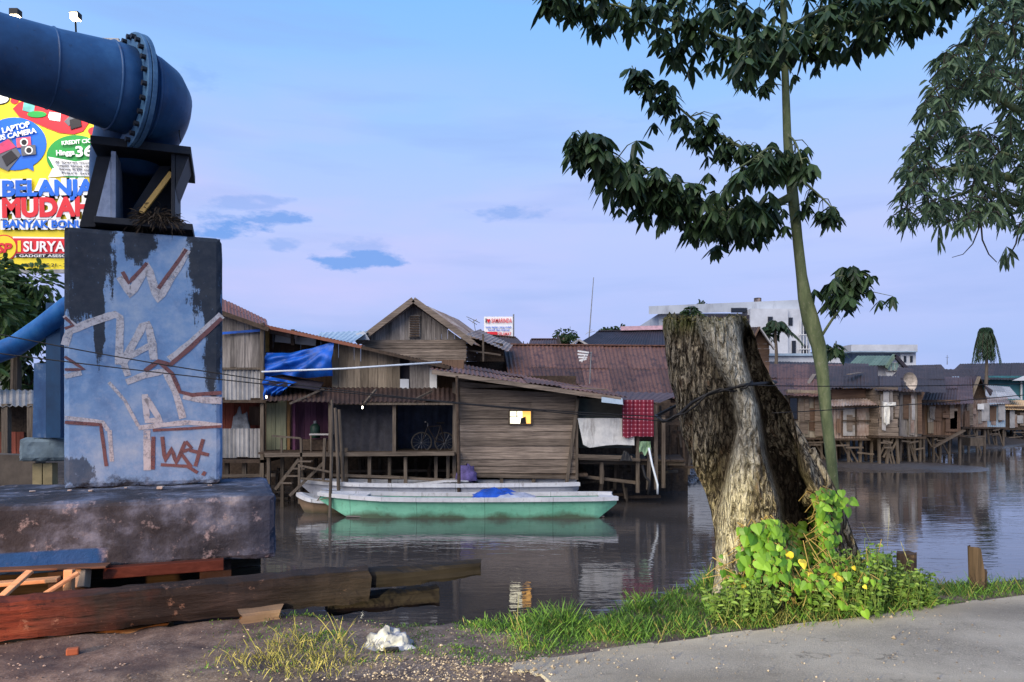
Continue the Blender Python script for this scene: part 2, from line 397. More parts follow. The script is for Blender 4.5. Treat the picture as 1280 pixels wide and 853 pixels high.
def make_ground():
    xs = np.unique(np.concatenate([np.arange(-9, 12, .09), np.arange(-60, 80, 1.0), np.arange(-600, 601, 40)]))
    ys = np.unique(np.concatenate([np.arange(3.2, 9.5, .09), np.arange(-12, 90, .8), np.arange(90, 1500, 45)]))
    nx, ny = len(xs), len(ys)
    V = [(float(x), float(y), ground_z(float(x), float(y))) for y in ys for x in xs]
    I = np.arange(nx*ny).reshape(ny, nx)
    Q = np.stack([I[:-1, :-1], I[:-1, 1:], I[1:, 1:], I[1:, :-1]], -1).reshape(-1, 4)
    me = bpy.data.meshes.new('ground'); me.from_pydata(V, [], Q.tolist()); me.polygons.foreach_set('use_smooth', [True]*len(me.polygons))
    g = G('bank_earth', .9, .2)
    a = g.noise(6, 8, .7, coord='Object'); b = g.noise(60, 4, .7); c = g.noise(1.3, 4, .6, off=(4, 4, 0)); gr = g.noise(22, 3, .6, off=(1, 2, 3))
    x, y, z = g.sep()
    dirt = g.ramp(a, [(.3, srgb((66, 56, 52))), (.55, srgb((108, 95, 86))), (.75, srgb((140, 124, 108)))])
    dirt = g.mix(g.rng(b, .5, .72, 0, .6), dirt, srgb((150, 142, 136)))
    dirt = g.mix(g.rng(c, .48, .62, 0, .7), dirt, srgb((58, 50, 52)))
    mud = g.ramp(a, [(.3, srgb((40, 36, 34))), (.7, srgb((84, 78, 74)))])
    low = g.rng(z, -.3, -.08, 1, 0)
    g.color(g.mix(low, dirt, mud)); g.rough(g.rng(z, -1.165, -1.04, .22, .95)); g.put(g.rng(z, -1.165, -1.04, .7, .1), g.p.inputs['Specular IOR Level'])
    g.bump(g.math('ADD', a, g.math('MULTIPLY', b, .5)), .6, .02)
    me.materials.append(g.m); o = bpy.data.objects.new('ground', me); col.objects.link(o); o['kind'] = 'structure'
make_ground()
def make_water():
    n = 8; xs = [-600, -60, -12, -4, 4, 16, 60, 600]; ys = [5.2, 8, 14, 24, 50, 120, 500, 1400]
    V = [(x, y, WATER) for y in ys for x in xs]; I = np.arange(64).reshape(8, 8)
    Q = np.stack([I[:-1, :-1], I[:-1, 1:], I[1:, 1:], I[1:, :-1]], -1).reshape(-1, 4)
    # the sheet stops at the far bank, where the ground rises above it
    me = bpy.data.meshes.new('water'); me.from_pydata(V, [], Q.tolist())
    g = G('river_water', .035, .5); g.p.inputs['IOR'].default_value = 1.75
    a = g.noise(.5, 3, .5, (1, 1, 1)); g.color(g.ramp(a, [(.3, srgb((58, 55, 53))), (.7, srgb((78, 74, 72)))]))
    r1 = g.noise(2.6, 3, .55, (.45, 1.25, 1), dist=.6); r2 = g.noise(9, 2, .5, (.4, 1.1, 1), off=(3, 1, 0))
    calm = g.rng(g.noise(.16, 2, .5, (1, 1.6, 1)), .4, .62, .35, 1)
    h = g.math('MULTIPLY', g.math('ADD', r1, g.math('MULTIPLY', r2, .22)), calm)
    g.bump(h, .19, .05)
    me.materials.append(g.m); o = bpy.data.objects.new('water', me); col.objects.link(o); o['kind'] = 'structure'
make_water()
def make_road():
    us = np.concatenate([np.arange(1.2, 3, .03), np.arange(3, 40, .12)]); vs_ = np.concatenate([np.arange(-8, 3.0, .5), np.arange(3.0, 4.4, .03)])
    def inside(u, v):
        edge = 4.30 + .035*mn.noise(Vector((u*2.2, 0, 1))) + .02*mn.noise(Vector((u*9, 0, 2)))
        left = 1.65 + .3*(4.3-v) + .16*mn.noise(Vector((v*3, u*2, 5))) + .10*mn.noise(Vector((v*11, u*8, 6)))
        return v < edge and u > left
    V, fs, ix = [], [], {}
    def vid(i, j):
        if (i, j) not in ix:
            p = UV(us[i], vs_[j]); k = mn.noise(Vector((p.x*.9, p.y*.9, 0)))
            ix[(i, j)] = len(V); V.append((p.x, p.y, .016 + .004*k))
        return ix[(i, j)]
    for i in range(len(us)-1):
        for j in range(len(vs_)-1):
            if inside((us[i]+us[i+1])/2, (vs_[j]+vs_[j+1])/2): fs.append((vid(i, j), vid(i+1, j), vid(i+1, j+1), vid(i, j+1)))
    # skirt down to the earth
    from collections import Counter
    ec = Counter(); ed = {}
    for f in fs:
        for a, b in zip(f, f[1:]+f[:1]): ec[frozenset((a, b))] += 1; ed[frozenset((a, b))] = (a, b)
    low = {}
    def lo(a):
        if a not in low: low[a] = len(V); q = UV(-.035, .01); V.append((V[a][0]+q.x, V[a][1]+q.y, -.03))
        return low[a]
    for k, c in ec.items():
        if c == 1: a, b = ed[k]; fs.append((b, a, lo(a), lo(b)))
    me = bpy.data.meshes.new('road'); me.from_pydata(V, [], fs)
    g = G('worn_asphalt', .85, .25)
    a = g.noise(1.1, 6, .6); b = g.noise(110, 3, .7); c = g.noise(4, 5, .7, (.6, 1.4, 1), off=(2, 9, 0)); sp = g.noise(38, 2, .5, off=(7, 1, 1))
    k = g.ramp(a, [(.35, srgb((110, 106, 99))), (.6, srgb((144, 140, 132)))])
    k = g.mix(g.rng(b, .4, .7, 0, .7), k, srgb((168, 162, 152)))
    k = g.mix(g.rng(c, .6, .72, 0, .5), k, srgb((74, 68, 62)))
    k = g.mix(g.rng(sp, .70, .74, 0, .8), k, srgb((184, 176, 166)))
    x, y, z = g.sep(); vv = g.math('ADD', g.math('MULTIPLY', x, V2.x), g.math('MULTIPLY', y, V2.y))
    e = g.math('MULTIPLY', g.rng(vv, 4.02, 4.28, 0, .7), g.rng(c, .3, .6, .4, 1))
    k = g.mix(e, k, srgb((178, 168, 150)))
    vo = g.n('ShaderNodeTexVoronoi', feature='DISTANCE_TO_EDGE'); mpv = g.n('ShaderNodeMapping'); g.nt.links.new(g.tc.outputs['Object'], mpv.inputs[0]); dv_ = g.n('ShaderNodeVectorMath', operation='ADD'); nz_ = g.n('ShaderNodeTexNoise'); nz_.inputs['Scale'].default_value = 3; nz_.inputs['Detail'].default_value = 6; g.nt.links.new(g.tc.outputs['Object'], nz_.inputs['Vector']); g.nt.links.new(mpv.outputs[0], dv_.inputs[0]); g.nt.links.new(nz_.outputs['Color'], dv_.inputs[1]); g.nt.links.new(dv_.outputs[0], vo.inputs['Vector']); vo.inputs['Scale'].default_value = .75
    k = g.mix(g.math('MULTIPLY', g.rng(vo.outputs['Distance'], .003, .009, .5, 0), g.rng(c, .48, .6)), k, srgb((58, 52, 46)))
    w1 = g.noise(.55, 3, .5, (.5, 1.6, 1), off=(4, 2, 0)); k = g.mix(g.rng(w1, .5, .62, 0, .45), k, srgb((92, 86, 78)))
    g.color(k); g.bump(g.math('ADD', b, g.math('MULTIPLY', c, .6)), .7, .012); me.materials.append(g.m)
    o = bpy.data.objects.new('road', me); col.objects.link(o); o['kind'] = 'structure'
make_road()
# ------------------------------------------------------------------ concrete pier with graffiti
FA = Vector((-4.19, 6.9, 0)); FANG = math.atan2(.358, .934)     # left front edge of the shaft, face direction
FLEN = 1.377; FU, FV = U2.copy(), V2.copy()
def on_face(px, py, off=0.0, base=FA):
    d = Vector(((px-640)/F, 1, (510-py)/F)); o = Vector((0, 0, EYE))
    t = (base - o).dot(FV)/d.dot(FV); p = o + d*t; return p - FV*off
def pier_mat():
    g = G('painted_pier_concrete', .8, .25)
    x, y, z = g.sep()
    a = g.noise(2.2, 6, .65); b = g.noise(9, 5, .7, off=(3, 1, 4)); d = g.noise(9, 8, .75, (1, 1, .16), off=(8, 0, 0)); e = g.noise(3.6, 9, .8, off=(1, 5, 2)); f = g.noise(22, 4, .7)
    c = g.ramp(a, [(.3, srgb((78, 106, 144))), (.5, srgb((104, 136, 174))), (.72, srgb((146, 162, 180)))])
    c = g.mix(g.rng(b, .5, .75, 0, .45), c, srgb((160, 172, 190)))
    c = g.mix(g.rng(e, .56, .72, 0, .45), c, srgb((76, 96, 132)))
    # soot and algae: two big runs under the top corners, one in the middle, a tide of dirt at the foot
    nz = g.math('MULTIPLY', g.math('SUBTRACT', d, .5), 3.0); ne = g.math('MULTIPLY', g.math('SUBTRACT', e, .5), 2.8)
    def run(x0, rx, ztop, zlen, hard=6):
        dx = g.math('DIVIDE', g.math('ABSOLUTE', g.math('SUBTRACT', x, x0)), rx)
        dz = g.math('DIVIDE', g.math('SUBTRACT', ztop, z), zlen)
        m = g.math('SUBTRACT', g.math('ADD', g.math('SUBTRACT', 1.0, g.math('MULTIPLY', dx, dx)), g.math('ADD', nz, ne)), g.math('MULTIPLY', dz, dz))
        return g.math('MULTIPLY', m, hard, clamp=True)
    k = g.math('MAXIMUM', run(.12, .36, 3.35, .95), run(1.26, .22, 3.3, 1.0))
    k = g.math('MAXIMUM', k, run(.62, .16, 3.3, .32))
    k = g.math('MAXIMUM', k, run(.30, .05, 2.45, .42)); k = g.math('MAXIMUM', k, run(1.30, .1, 2.4, .8, 4))
    k = g.math('MAXIMUM', k, g.math('MULTIPLY', run(.02, .22, 1.0, .16), .8))
    k = g.math('MAXIMUM', k, g.math('MULTIPLY', g.math('SUBTRACT', g.math('ADD', .92, g.math('MULTIPLY', ne, .25)), z), 9, clamp=True))
    fl = g.rng(f, .62, .72, 0, 1)
    k = g.math('SUBTRACT', k, g.math('MULTIPLY', fl, .35), clamp=True)
    c = g.mix(g.math('MULTIPLY', k, .93), c, g.ramp(b, [(.3, srgb((18, 22, 28))), (.75, srgb((42, 44, 48)))]))
    g.color(c); g.bump(g.math('ADD', b, f), .35, .01); return g.m
def footing_mat():
    g = G('stained_footing_concrete', .85, .2)
    x, y, z = g.sep()
    a = g.noise(2.4, 6, .65, (1, 1, 1.3)); b = g.noise(7, 6, .72, off=(3, 6, 1)); d = g.noise(24, 4, .7); e = g.noise(2.6, 5, .6, (1, 1, .4), off=(9, 0, 3))
    c = g.ramp(a, [(.32, srgb((30, 34, 42))), (.47, srgb((58, 62, 72))), (.60, srgb((96, 105, 124))), (.74, srgb((142, 144, 150)))])
    c = g.mix(g.rng(e, .46, .6, 0, .7), c, srgb((42, 43, 48)))
    c = g.mix(g.rng(b, .58, .7, 0, .75), c, srgb((156, 148, 152)))
    c = g.mix(g.rng(x, 1.5, 2.1, 0, .5), c, srgb((58, 74, 104)))
    c = g.mix(g.math('MULTIPLY', g.rng(z, .465, .45, 0, 1), g.rng(x, .52, .44, 0, .9)), c, srgb((24, 70, 124)))
    g.color(c); g.bump(g.math('ADD', b, d), .5, .02); return g.m
pier = root('concrete_pier', FA, 'tall blue concrete pier with black stains and graffiti, carrying the big pipe', 'pier', rz=FANG)
pl = lambda x, y, z: FA + FU*x + FV*y + Vector((0, 0, z))
def rough_block(mb, p0, dx, dy, z0, z1, n=(24, 14, 24), amp=.012):
    """block with slightly uneven faces and worn arrises"""
    nx, ny, nz = n; V = {}; fs = []
    def vid(i, j, k):
        if (i, j, k) not in V:
            x, y, z = dx*i/nx, dy*j/ny, lerp(z0, z1, k/nz)
            ed = sum((i in (0, nx), j in (0, ny), k in (0, nz)))
            q = Vector((x, y, z)); r_ = amp*(mn.noise(q*3.1+p0) + .5*mn.noise(q*11+p0))
            cx = Vector(((-1 if i == 0 else 1 if i == nx else 0), (-1 if j == 0 else 1 if j == ny else 0), (-1 if k == 0 else 1 if k == nz else 0)))
            q += cx*(r_ - (.012 + .018*abs(mn.noise(q*7)) if ed >= 2 else 0))
            V[(i, j, k)] = (len(V), p0 + FU*q.x + FV*q.y + Vector((0, 0, q.z)))
        return V[(i, j, k)][0]
    for i in range(nx):
        for k in range(nz):
            fs.append((vid(i,0,k), vid(i+1,0,k), vid(i+1,0,k+1), vid(i,0,k+1))); fs.append((vid(i+1,ny,k), vid(i,ny,k), vid(i,ny,k+1), vid(i+1,ny,k+1)))
    for j in range(ny):
        for k in range(nz):
            fs.append((vid(0,j+1,k), vid(0,j,k), vid(0,j,k+1), vid(0,j+1,k+1))); fs.append((vid(nx,j,k), vid(nx,j+1,k), vid(nx,j+1,k+1), vid(nx,j,k+1)))
    for i in range(nx):
        for j in range(ny):
            fs.append((vid(i,j,nz), vid(i+1,j,nz), vid(i+1,j+1,nz), vid(i,j+1,nz))); fs.append((vid(i,j+1,0), vid(i+1,j+1,0), vid(i+1,j,0), vid(i,j,0)))
    vs = [None]*len(V)
    for a, q in V.values(): vs[a] = q
    return mb.add(vs, fs)
PM = pier_mat()
mb = MB(); rough_block(mb, FA, 1.377, .95, .838, 3.30, (28, 18, 50), .0012); mb.build('shaft', PM, pier)
fb0 = Vector((-2.08, 6.52, 0)) - FU*3.3
mb = MB(); rough_block(mb, fb0, 3.3, 1.75, .275, .838, (60, 30, 12), .016); mb.build('footing', footing_mat(), pier)
for i in range(3):
    for j in range(2):
        c = fb0 + FU*(.5 + i*1.15) + FV*(.35 + j*1.05)
        MB().box(c + Vector((0, 0, -1.0)), (.26, .26, 2.55), FANG).build('pile', MT['concrete_w'] if 0 else plain('pile_concrete', (70, 62, 60), .9), pier)
mb = MB()
for k in range(5): mb.bar(fb0 + FU*(.02 + k*.03) + FV*(.75 + .02*(k % 2)) + Vector((0, 0, .17 - k*.21)), fb0 + FU*3.2 + FV*.8 + Vector((0, 0, .17 - k*.21)), .1, .19)
mb.build('gap_backing', wood('dark_backing_boards', (40, 38, 34), (78, 76, 66), 'x', .4), pier)  # added dark backing that blocks the bright water under the footing
# graffiti: thin coats of paint standing 2-5 mm proud of the face, broken at the edges
def paintmat(name, c, wear):
    g = G(name, .7, .25); a = g.noise(11, 6, .75); b = g.noise(45, 3, .7, off=(3, 3, 3)); d = g.noise(3.5, 4, .6, off=(5, 0, 0))
    g.color(g.mix(g.rng(a, .4, .7, 0, .5), srgb(c), srgb(tuple(int(q*.8) for q in c))))
    f = g.math('ADD', g.math('ADD', g.math('MULTIPLY', a, .55), g.math('MULTIPLY', b, .35)), g.math('MULTIPLY', d, .25))
    g.put(g.rng(f, wear-.08, wear+.12, .92, 0), g.p.inputs['Alpha']); return g.m
def strokes(lines, off, th=.0006):
    mb = MB()
    for pts, wpx in lines:
        q = [on_face(x, y, off) for x, y in pts]; hw = wpx/924*7.1/2
        # subdivide and offset in the plane of the face
        s = [q[0]]
        for a, b in zip(q[:-1], q[1:]):
            n_ = max(1, int((b-a).length/.05)); s += [lerp(a, b, (i+1)/n_) for i in range(n_)]
        vs, fs = [], []
        for i, p in enumerate(s):
            d = (s[min(i+1, len(s)-1)] - s[max(0, i-1)]).normalized(); sd = d.cross(FV).normalized()
            k = hw*(1 + .22*mn.noise(p*9)); k2 = hw*(1 + .22*mn.noise(p*9 + Vector((5, 5, 5))))
            for o_ in (0, -th): vs += [p + sd*k - FV*(-o_), p - sd*k2 - FV*(-o_)]
        for i in range(len(s)-1):
            a = i*4; b = a+4
            fs += [(a, a+1, b+1, b), (a+2, b+2, b+3, a+3), (a, b, b+2, a+2), (a+1, a+3, b+3, b+1)]
        fs += [(0, 2, 3, 1), (len(vs)-4, len(vs)-3, len(vs)-1, len(vs)-2)]
        mb.add(vs, fs)
    return mb
white = [([(81,432),(87,414),(111,404),(144,393),(150,397),(149,456)],9), ([(153,455),(178,408),(185,405),(191,431),(192,450)],9), ([(157,449),(189,431)],7),
 ([(158,478),(181,469),(206,464),(218,487),(229,523)],8), ([(212,450),(240,429),(277,394)],10), ([(136,478),(156,501),(173,533)],4), ([(181,493),(184,526),(201,526),(183,498)],7),
 ([(173,535),(234,528),(277,532)],6), ([(229,495),(254,500),(277,501)],9), ([(184,538),(184,588)],8), ([(81,471),(102,466)],6), ([(81,522),(128,528),(135,538)],5), ([(137,538),(140,577)],5),
 ([(150,346),(163,368),(184,332),(198,374),(234,312)],10), ([(80,395),(100,412)],4), ([(206,464),(222,500)],5), ([(150,440),(160,470)],7)]
brown = [([(153,340),(161,354),(184,329)],4.5), ([(198,361),(233,312)],4.5), ([(181,464),(198,452),(213,456),(240,433),(277,398)],5.5), ([(198,452),(215,467),(225,490),(240,494),(277,491)],5),
 ([(191,538),(234,536),(277,533)],3.5), ([(81,528),(126,531),(133,583)],4), ([(192,546),(191,587)],4.5), ([(81,397),(92,407),(81,411)],3.5), ([(81,446),(105,462),(81,462)],3.5),
 ([(203,546),(206,577),(215,560),(220,580),(232,552)],4.5), ([(232,552),(239,560),(226,566),(239,584)],4.5), ([(244,583),(254,549)],4.5), ([(237,563),(261,569)],4.5), ([(201,581),(234,583),(247,591)],4), ([(253,591),(257,593)],6)]
GW, GB_ = paintmat('chalky_white_paint', (176, 176, 182), .63), paintmat('brown_spray_paint', (108, 76, 78), .66)
for k, l_ in enumerate(white): strokes([l_], .0030 + .00004*k).build('graffiti_stroke', GW, pier)
for k, l_ in enumerate(brown): strokes([l_], .0050 + .00004*k).build('graffiti_stroke', GB_, pier)
# debris and rubble on the footing
for px, py in ((92,611),(160,606),(205,606),(262,608),(45,618),(120,612)):
    p = on_face(px, 612, .12 + .25*random.random())
    p.z = .838; m_ = MB(); s = random.uniform(.025, .05)
    q = [Vector((random.uniform(-1,1), random.uniform(-1,1), 0))*s*.2 for _ in range(8)]
    q = [p + Vector((math.cos(t)*s*random.uniform(.4, 1.1), math.sin(t)*s*random.uniform(.3, .8), 0)) for t in np.linspace(0, 5.4, 7)]; m_.prism([v + Vector((0, 0, .004)) for v in q], (s*.15, 0, s*random.uniform(.25, .6)))
    tag(m_.build('rubble_chip', plain('rubble_stone', (150, 146, 142), .9, .25, 9), None, bevel=.008), 'pale chip of rubble lying on top of the pier footing', 'rubble', 'rubble chips on the pier footing')

# ------------------------------------------------------------------ steel saddle and pipe
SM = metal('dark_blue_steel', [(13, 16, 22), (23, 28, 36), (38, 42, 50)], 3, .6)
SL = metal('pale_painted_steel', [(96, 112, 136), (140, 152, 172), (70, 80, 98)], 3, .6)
sad = root('steel_saddle', pl(.65, .1, 3.30), 'dark steel saddle frame bolted on the pier top under the pipe', 'pipe support')
sp = lambda px, py, o=0: on_face(px, py, 0) + FV*o
def zpl(a, b, z0, z1, d0, d1): # box between face px a..b
    pass
def sbox(px0, px1, py0, py1, y0, y1, name, m, par=sad):
    a, b, c, d = sp(px0, py1), sp(px1, py1), sp(px1, py0), sp(px0, py0)
    z0 = (a.z+b.z)/2; z1 = (c.z+d.z)/2
    a = Vector((a.x, a.y, z0)); b = Vector((b.x, b.y, z0))
    q = [a+FV*y0, b+FV*y0, b+FV*y1, a+FV*y1]
    return MB().hexa(q + [p + Vector((0, 0, z1-z0)) for p in q]).build(name, m, par, bevel=.004)
sbox(118, 241, 276, 284, -.03, .9, 'base_plate', SM)
sbox(114, 239, 179, 189, -.06, .95, 'top_plate', SM)
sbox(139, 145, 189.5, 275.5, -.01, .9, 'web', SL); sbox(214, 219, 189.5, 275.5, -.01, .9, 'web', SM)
sbox(145.5, 213.5, 189.5, 275.5, .55, .6, 'back_plate', SM)
def spoly(pts, y0, y1, name, m): return MB().prism([sp(x, y, y0) for x, y in pts], FV*(y1-y0)).build(name, m, sad)
spoly([(96,280),(116,280),(138,191),(118,191)], .12, .8, 'gusset', SM)
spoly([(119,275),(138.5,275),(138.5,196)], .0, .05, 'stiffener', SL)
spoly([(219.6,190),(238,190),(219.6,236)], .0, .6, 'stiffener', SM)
spoly([(150,268),(160,268),(212,196),(196,196)], .3, .33, 'diagonal_plate', SM)
MB().bar(sp(176, 266, .02), sp(214, 214, .06), .05, .02).build('brace', plain('yellowed_steel', (150, 122, 64), .6), sad)
bolt_w = MB(); bolt_w.tube([sp(226, 178, .0), sp(224, 166, .0), sp(226, 150, .05), sp(228, 140, .1)], .006, 5); bolt_w.build('tie_wire', MT['black'], sad)
nest = LV()
for i in range(800):
    a = random.uniform(0, 6.28); r_ = random.random()**.6*.19
    c = sp(196, 278, .06) + FU*(math.cos(a)*r_) + FV*(math.sin(a)*r_*.5) + Vector((0, 0, abs(random.gauss(0, .07))*(1.2-r_*4)))
    nest.leaf(c, (math.cos(a)+random.gauss(0,.6), math.sin(a), random.gauss(0, .5)), random.uniform(.05, .16), .012, .5)
tag(nest.build('debris_clump', leafmat('dry_debris', (36, 30, 26), (74, 62, 48), .05, .9)), 'clump of dry twigs and leaves caught on the pier top', 'debris')

PB = G('blue_pipe_paint', .5, .35)
_a = PB.noise(1.6, 6, .65); _b = PB.noise(14, 5, .7, off=(2, 2, 2)); _c = PB.noise(4, 6, .7, (1, 1, .4), off=(4, 1, 0))
_k = PB.ramp(_a, [(.3, srgb((20, 48, 80))), (.55, srgb((32, 72, 114))), (.75, srgb((54, 98, 140)))])
_k = PB.mix(PB.rng(_b, .64, .74, 0, .75), _k, srgb((16, 30, 54))); _k = PB.mix(PB.rng(_c, .58, .7, 0, .5), _k, srgb((30, 52, 84)))
_k = PB.mix(PB.rng(PB.noise(30, 6, .75, (1, 1, .12), off=(9, 9, 1)), .6, .72, 0, .55), _k, srgb((88, 84, 84))); _k = PB.mix(PB.rng(PB.noise(3.2, 8, .8, off=(1, 7, 3)), .6, .68, 0, .6), _k, srgb((70, 52, 46)))
PB.color(_k); PB.bump(_b, .12, .01); PBM = PB.m
pipe = root('water_pipe', pl(.65, .3, 3.9), 'huge blue water pipe with a bolted flange bending down onto the pier', 'pipe')
C0, C1 = P(0, 68, 6.3), P(165, 115, 7.05)
ax = (C1-C0).normalized()
far = C0 - ax*6
run_ = MB(); NS = 48
run_.tube([far, C0, lerp(C0, C1, .4), lerp(C0, C1, .85), C1], [.33, .33, .35, .40, .40], NS); run_.build('pipe_run', PBM, pipe, True)
for cc, dd_, rr_ in ((lerp(C0, C1, .35), ax, .352), (C1 - ax*.2, ax, .405), (C1 + ax*.13, ax, .407)):
    MB().tube([cc - dd_*.012, cc, cc + dd_*.012], [rr_-.006, rr_+.004, rr_-.006], NS).build('weld_seam', PBM, pipe, True)
fl = MB(); fl.tube([C1 - ax*.035, C1 + ax*.0], [.53, .53], 64); fl.tube([C1 + ax*.006, C1 + ax*.05], [.53, .53], 64)
fo = fl.build('flange_ring', metal('worn_flange_paint', [(38, 66, 96), (58, 92, 122), (84, 116, 142)], 5, .55), pipe, bevel=.006)
e1 = ax.orthogonal().normalized(); e2 = ax.cross(e1)
for k in range(24):
    a = 2*math.pi*k/24; c = C1 + (e1*math.cos(a) + e2*math.sin(a))*.482
    MB().tube([c - ax*.075, c - ax*.034], .026, 6).build('bolt', SM, fo)
def bez(t, a, b, c, d): return a*(1-t)**3 + b*3*t*(1-t)**2 + c*3*t*t*(1-t) + d*t**3
el = [bez(t, C1 + ax*.051, C1 + ax*.30, P(165, 148, 7.5), P(163, 215, 7.8)) for t in np.linspace(0, 1, 14)] + [P(165, 300, 7.95)]
ee = MB(); ee.tube(el, [.40]*4 + [.39]*4 + [.38]*7, NS); ee.build('elbow', PBM, pipe, True)

# thinner blue pipe and column left of the pier
bp = root('side_pipe', P(60, 380, 10), 'thinner blue pipe slanting up behind the pier from the left', 'pipe')
MB().tube([P(-160, 503, 10.5), P(20, 432, 10.2), P(55, 408, 10.1), P(84, 385, 10.0), P(120, 362, 9.9), P(170, 330, 9.7)], .14, 28).build('pipe_run', metal('bright_blue_pipe_paint', [(14, 58, 108), (24, 84, 144), (52, 112, 166)], 2, .45), bp, True)
clm = root('steel_column', P(62, 548, 10.3), 'dark blue steel column standing on a grey concrete block behind the pier', 'column')
MB().bar(P(58, 547, 10.3), P(60, 455, 10.3), .26, .2).build('column_shaft', metal('column_paint', [(24, 52, 92), (44, 78, 118), (130, 140, 152)], 2), clm)
MB().bar(P(72, 547, 10.2), P(72, 380, 10.2), .2, .2).build('column_shaft', metal('teal_column_paint', [(8, 40, 70), (16, 62, 98)], 2), clm)
mb = MB(); rough_block(mb, P(22, 578, 10.1), .85, .8, P(22, 578, 10.1).z, P(22, 548, 10.1).z, (16, 12, 6), .02)
# rough_block adds z twice: shift back
dz = P(22, 578, 10.1).z; mb.v = [(x, y, z-dz) for x, y, z in mb.v]
mb.build('concrete_block', plain('block_concrete', (104, 120, 128), .85, .3, 3), clm)
for px in (50, 63): MB().bar(P(px, 640, 10.4), P(px, 579, 10.4), .13, .13).build('stub_post', plain('pale_timber', (136, 124, 92), .8), clm)

# ------------------------------------------------------------------ timber on the bank
def beam_mat():
    g = G('lamplit_painted_timber', .8, .2); x, y, z = g.sep()
    a = g.noise(3, 7, .7, (.4, 1, 1.3)); b = g.noise(18, 5, .7, (.12, 1, 1)); d = g.noise(1.4, 4, .6, off=(2, 0, 7))
    red = g.ramp(a, [(.3, srgb((84, 38, 30))), (.6, srgb((124, 60, 42))), (.78, srgb((142, 82, 58)))])
    drk = g.ramp(a, [(.3, srgb((24, 21, 20))), (.55, srgb((43, 37, 34))), (.8, srgb((70, 60, 55)))])
    f = g.math('ADD', x, g.math('MULTIPLY', g.math('SUBTRACT', d, .5), 2.2))
    c = g.mix(g.rng(f, .9, 2.0), red, drk); h = g.noise(34, 7, .75, (.07, 1, 1), off=(1, 8, 2)); i_ = g.noise(5, 8, .8, off=(6, 2, 9)); c = g.mix(g.rng(b, .62, .75, 0, .4), c, srgb((132, 108, 94)))  # lamplit red at left, unlit dark at right, put into the timber colour
    c = g.mix(g.rng(h, .5, .36, 0, .85), c, srgb((22, 18, 16))); c = g.mix(g.rng(i_, .6, .66, 0, .6), c, srgb((146, 116, 98))); c = g.mix(g.rng(i_, .42, .36, 0, .7), c, srgb((30, 24, 22)))
    g.color(c); g.bump(g.math('ADD', g.math('ADD', a, b), h), .8, .02); return g.m
B0, B1 = Vector((-4.6, 4.52, .0)), Vector((-.28, 6.42, -.03))
bd = (B1-B0).normalized(); bang = math.atan2(bd.y, bd.x)
bm = root('timber_beam', B0, 'long heavy reddish timber beam lying along the bank in front of the pier', 'beam', rz=bang)
def rough_beam(L, Wd, H, n=60, amp=.012, z0=0, x0=0, y0=0, taper=0):
    vs, fs = [], []; prof = [(0, 0), (.5, 0), (1, 0), (1, .5), (1, 1), (.5, 1), (0, 1), (0, .75), (0, .5), (0, .25)]
    m = len(prof)
    for i in range(n+1):
        t = i/n
        for (a, b) in prof:
            q = Vector((x0 + L*t, y0 + Wd*a, z0 + H*b)); k = amp*mn.noise(q*6) + amp*.8*mn.noise(Vector((q.x*2, q.y*22, q.z*22)))
            ccx = (a-.5)*2; ccz = (b-.5)*2
            if abs(ccx) == 1 and abs(ccz) == 1: k -= .012 + .02*abs(mn.noise(Vector((q.x*5, a, b))))
            if i in (0, n): q.x += .06*mn.noise(Vector((a*7, b*7, i)))
            q += Vector((0, ccx*k, ccz*k)); q.z -= taper*t*t*(b if b > .5 else 0)
            vs.append(q)
    for i in range(n):
        for k in range(m): fs.append((i*m+k, (i+1)*m+k, (i+1)*m+(k+1) % m, i*m+(k+1) % m))
    fs += [tuple(range(m)), tuple(n*m+k for k in range(m-1, -1, -1))]
    return vs, fs
BM_ = beam_mat(); DK = wood('rotten_dark_timber', (20, 18, 17), (42, 38, 34), 'x', .4)
mb = MB(); mb.add(*rough_beam(3.75, .24, .285, 70)); mb.build('main_timber', BM_, bm, local=True)
mb = MB(); mb.add(*rough_beam(1.2, .2, .15, 24, .016, .10, 3.56, .06)); mb.build('broken_end', DK, bm, local=True)
mb = MB(); mb.add(*rough_beam(.95, .2, .16, 20, .02, -.12, 3.45, .14)); mb.build('splice_timber', DK, bm, local=True)
def along(u, y, z): return B0 + bd*u + Vector((-bd.y, bd.x, 0))*y + Vector((0, 0, z))
def chock(u, L, z0, z1, y, label, m):
    o = root('timber_block', along(u, y, z0), label, 'timber block', rz=bang)
    mb = MB(); mb.add(*rough_beam(L, .2, z1-z0, 12, .01)); mb.build('block_body', m, o, local=True)
chock(1.62, .62, -.10, -.005, .03, 'yellow brown timber block wedged under the long beam beside dry grass', wood('yellow_timber', (104, 78, 48), (140, 108, 70), 'x', .2))
chock(2.75, .3, -.04, .09, -.12, 'grey brown timber block leaning on the front of the beam', wood('grey_timber_block', (96, 80, 66), (130, 112, 92), 'x', .2))
chock(2.3, .6, -.18, -.03, .22, 'dark sodden timber block under the right part of the beam', DK)
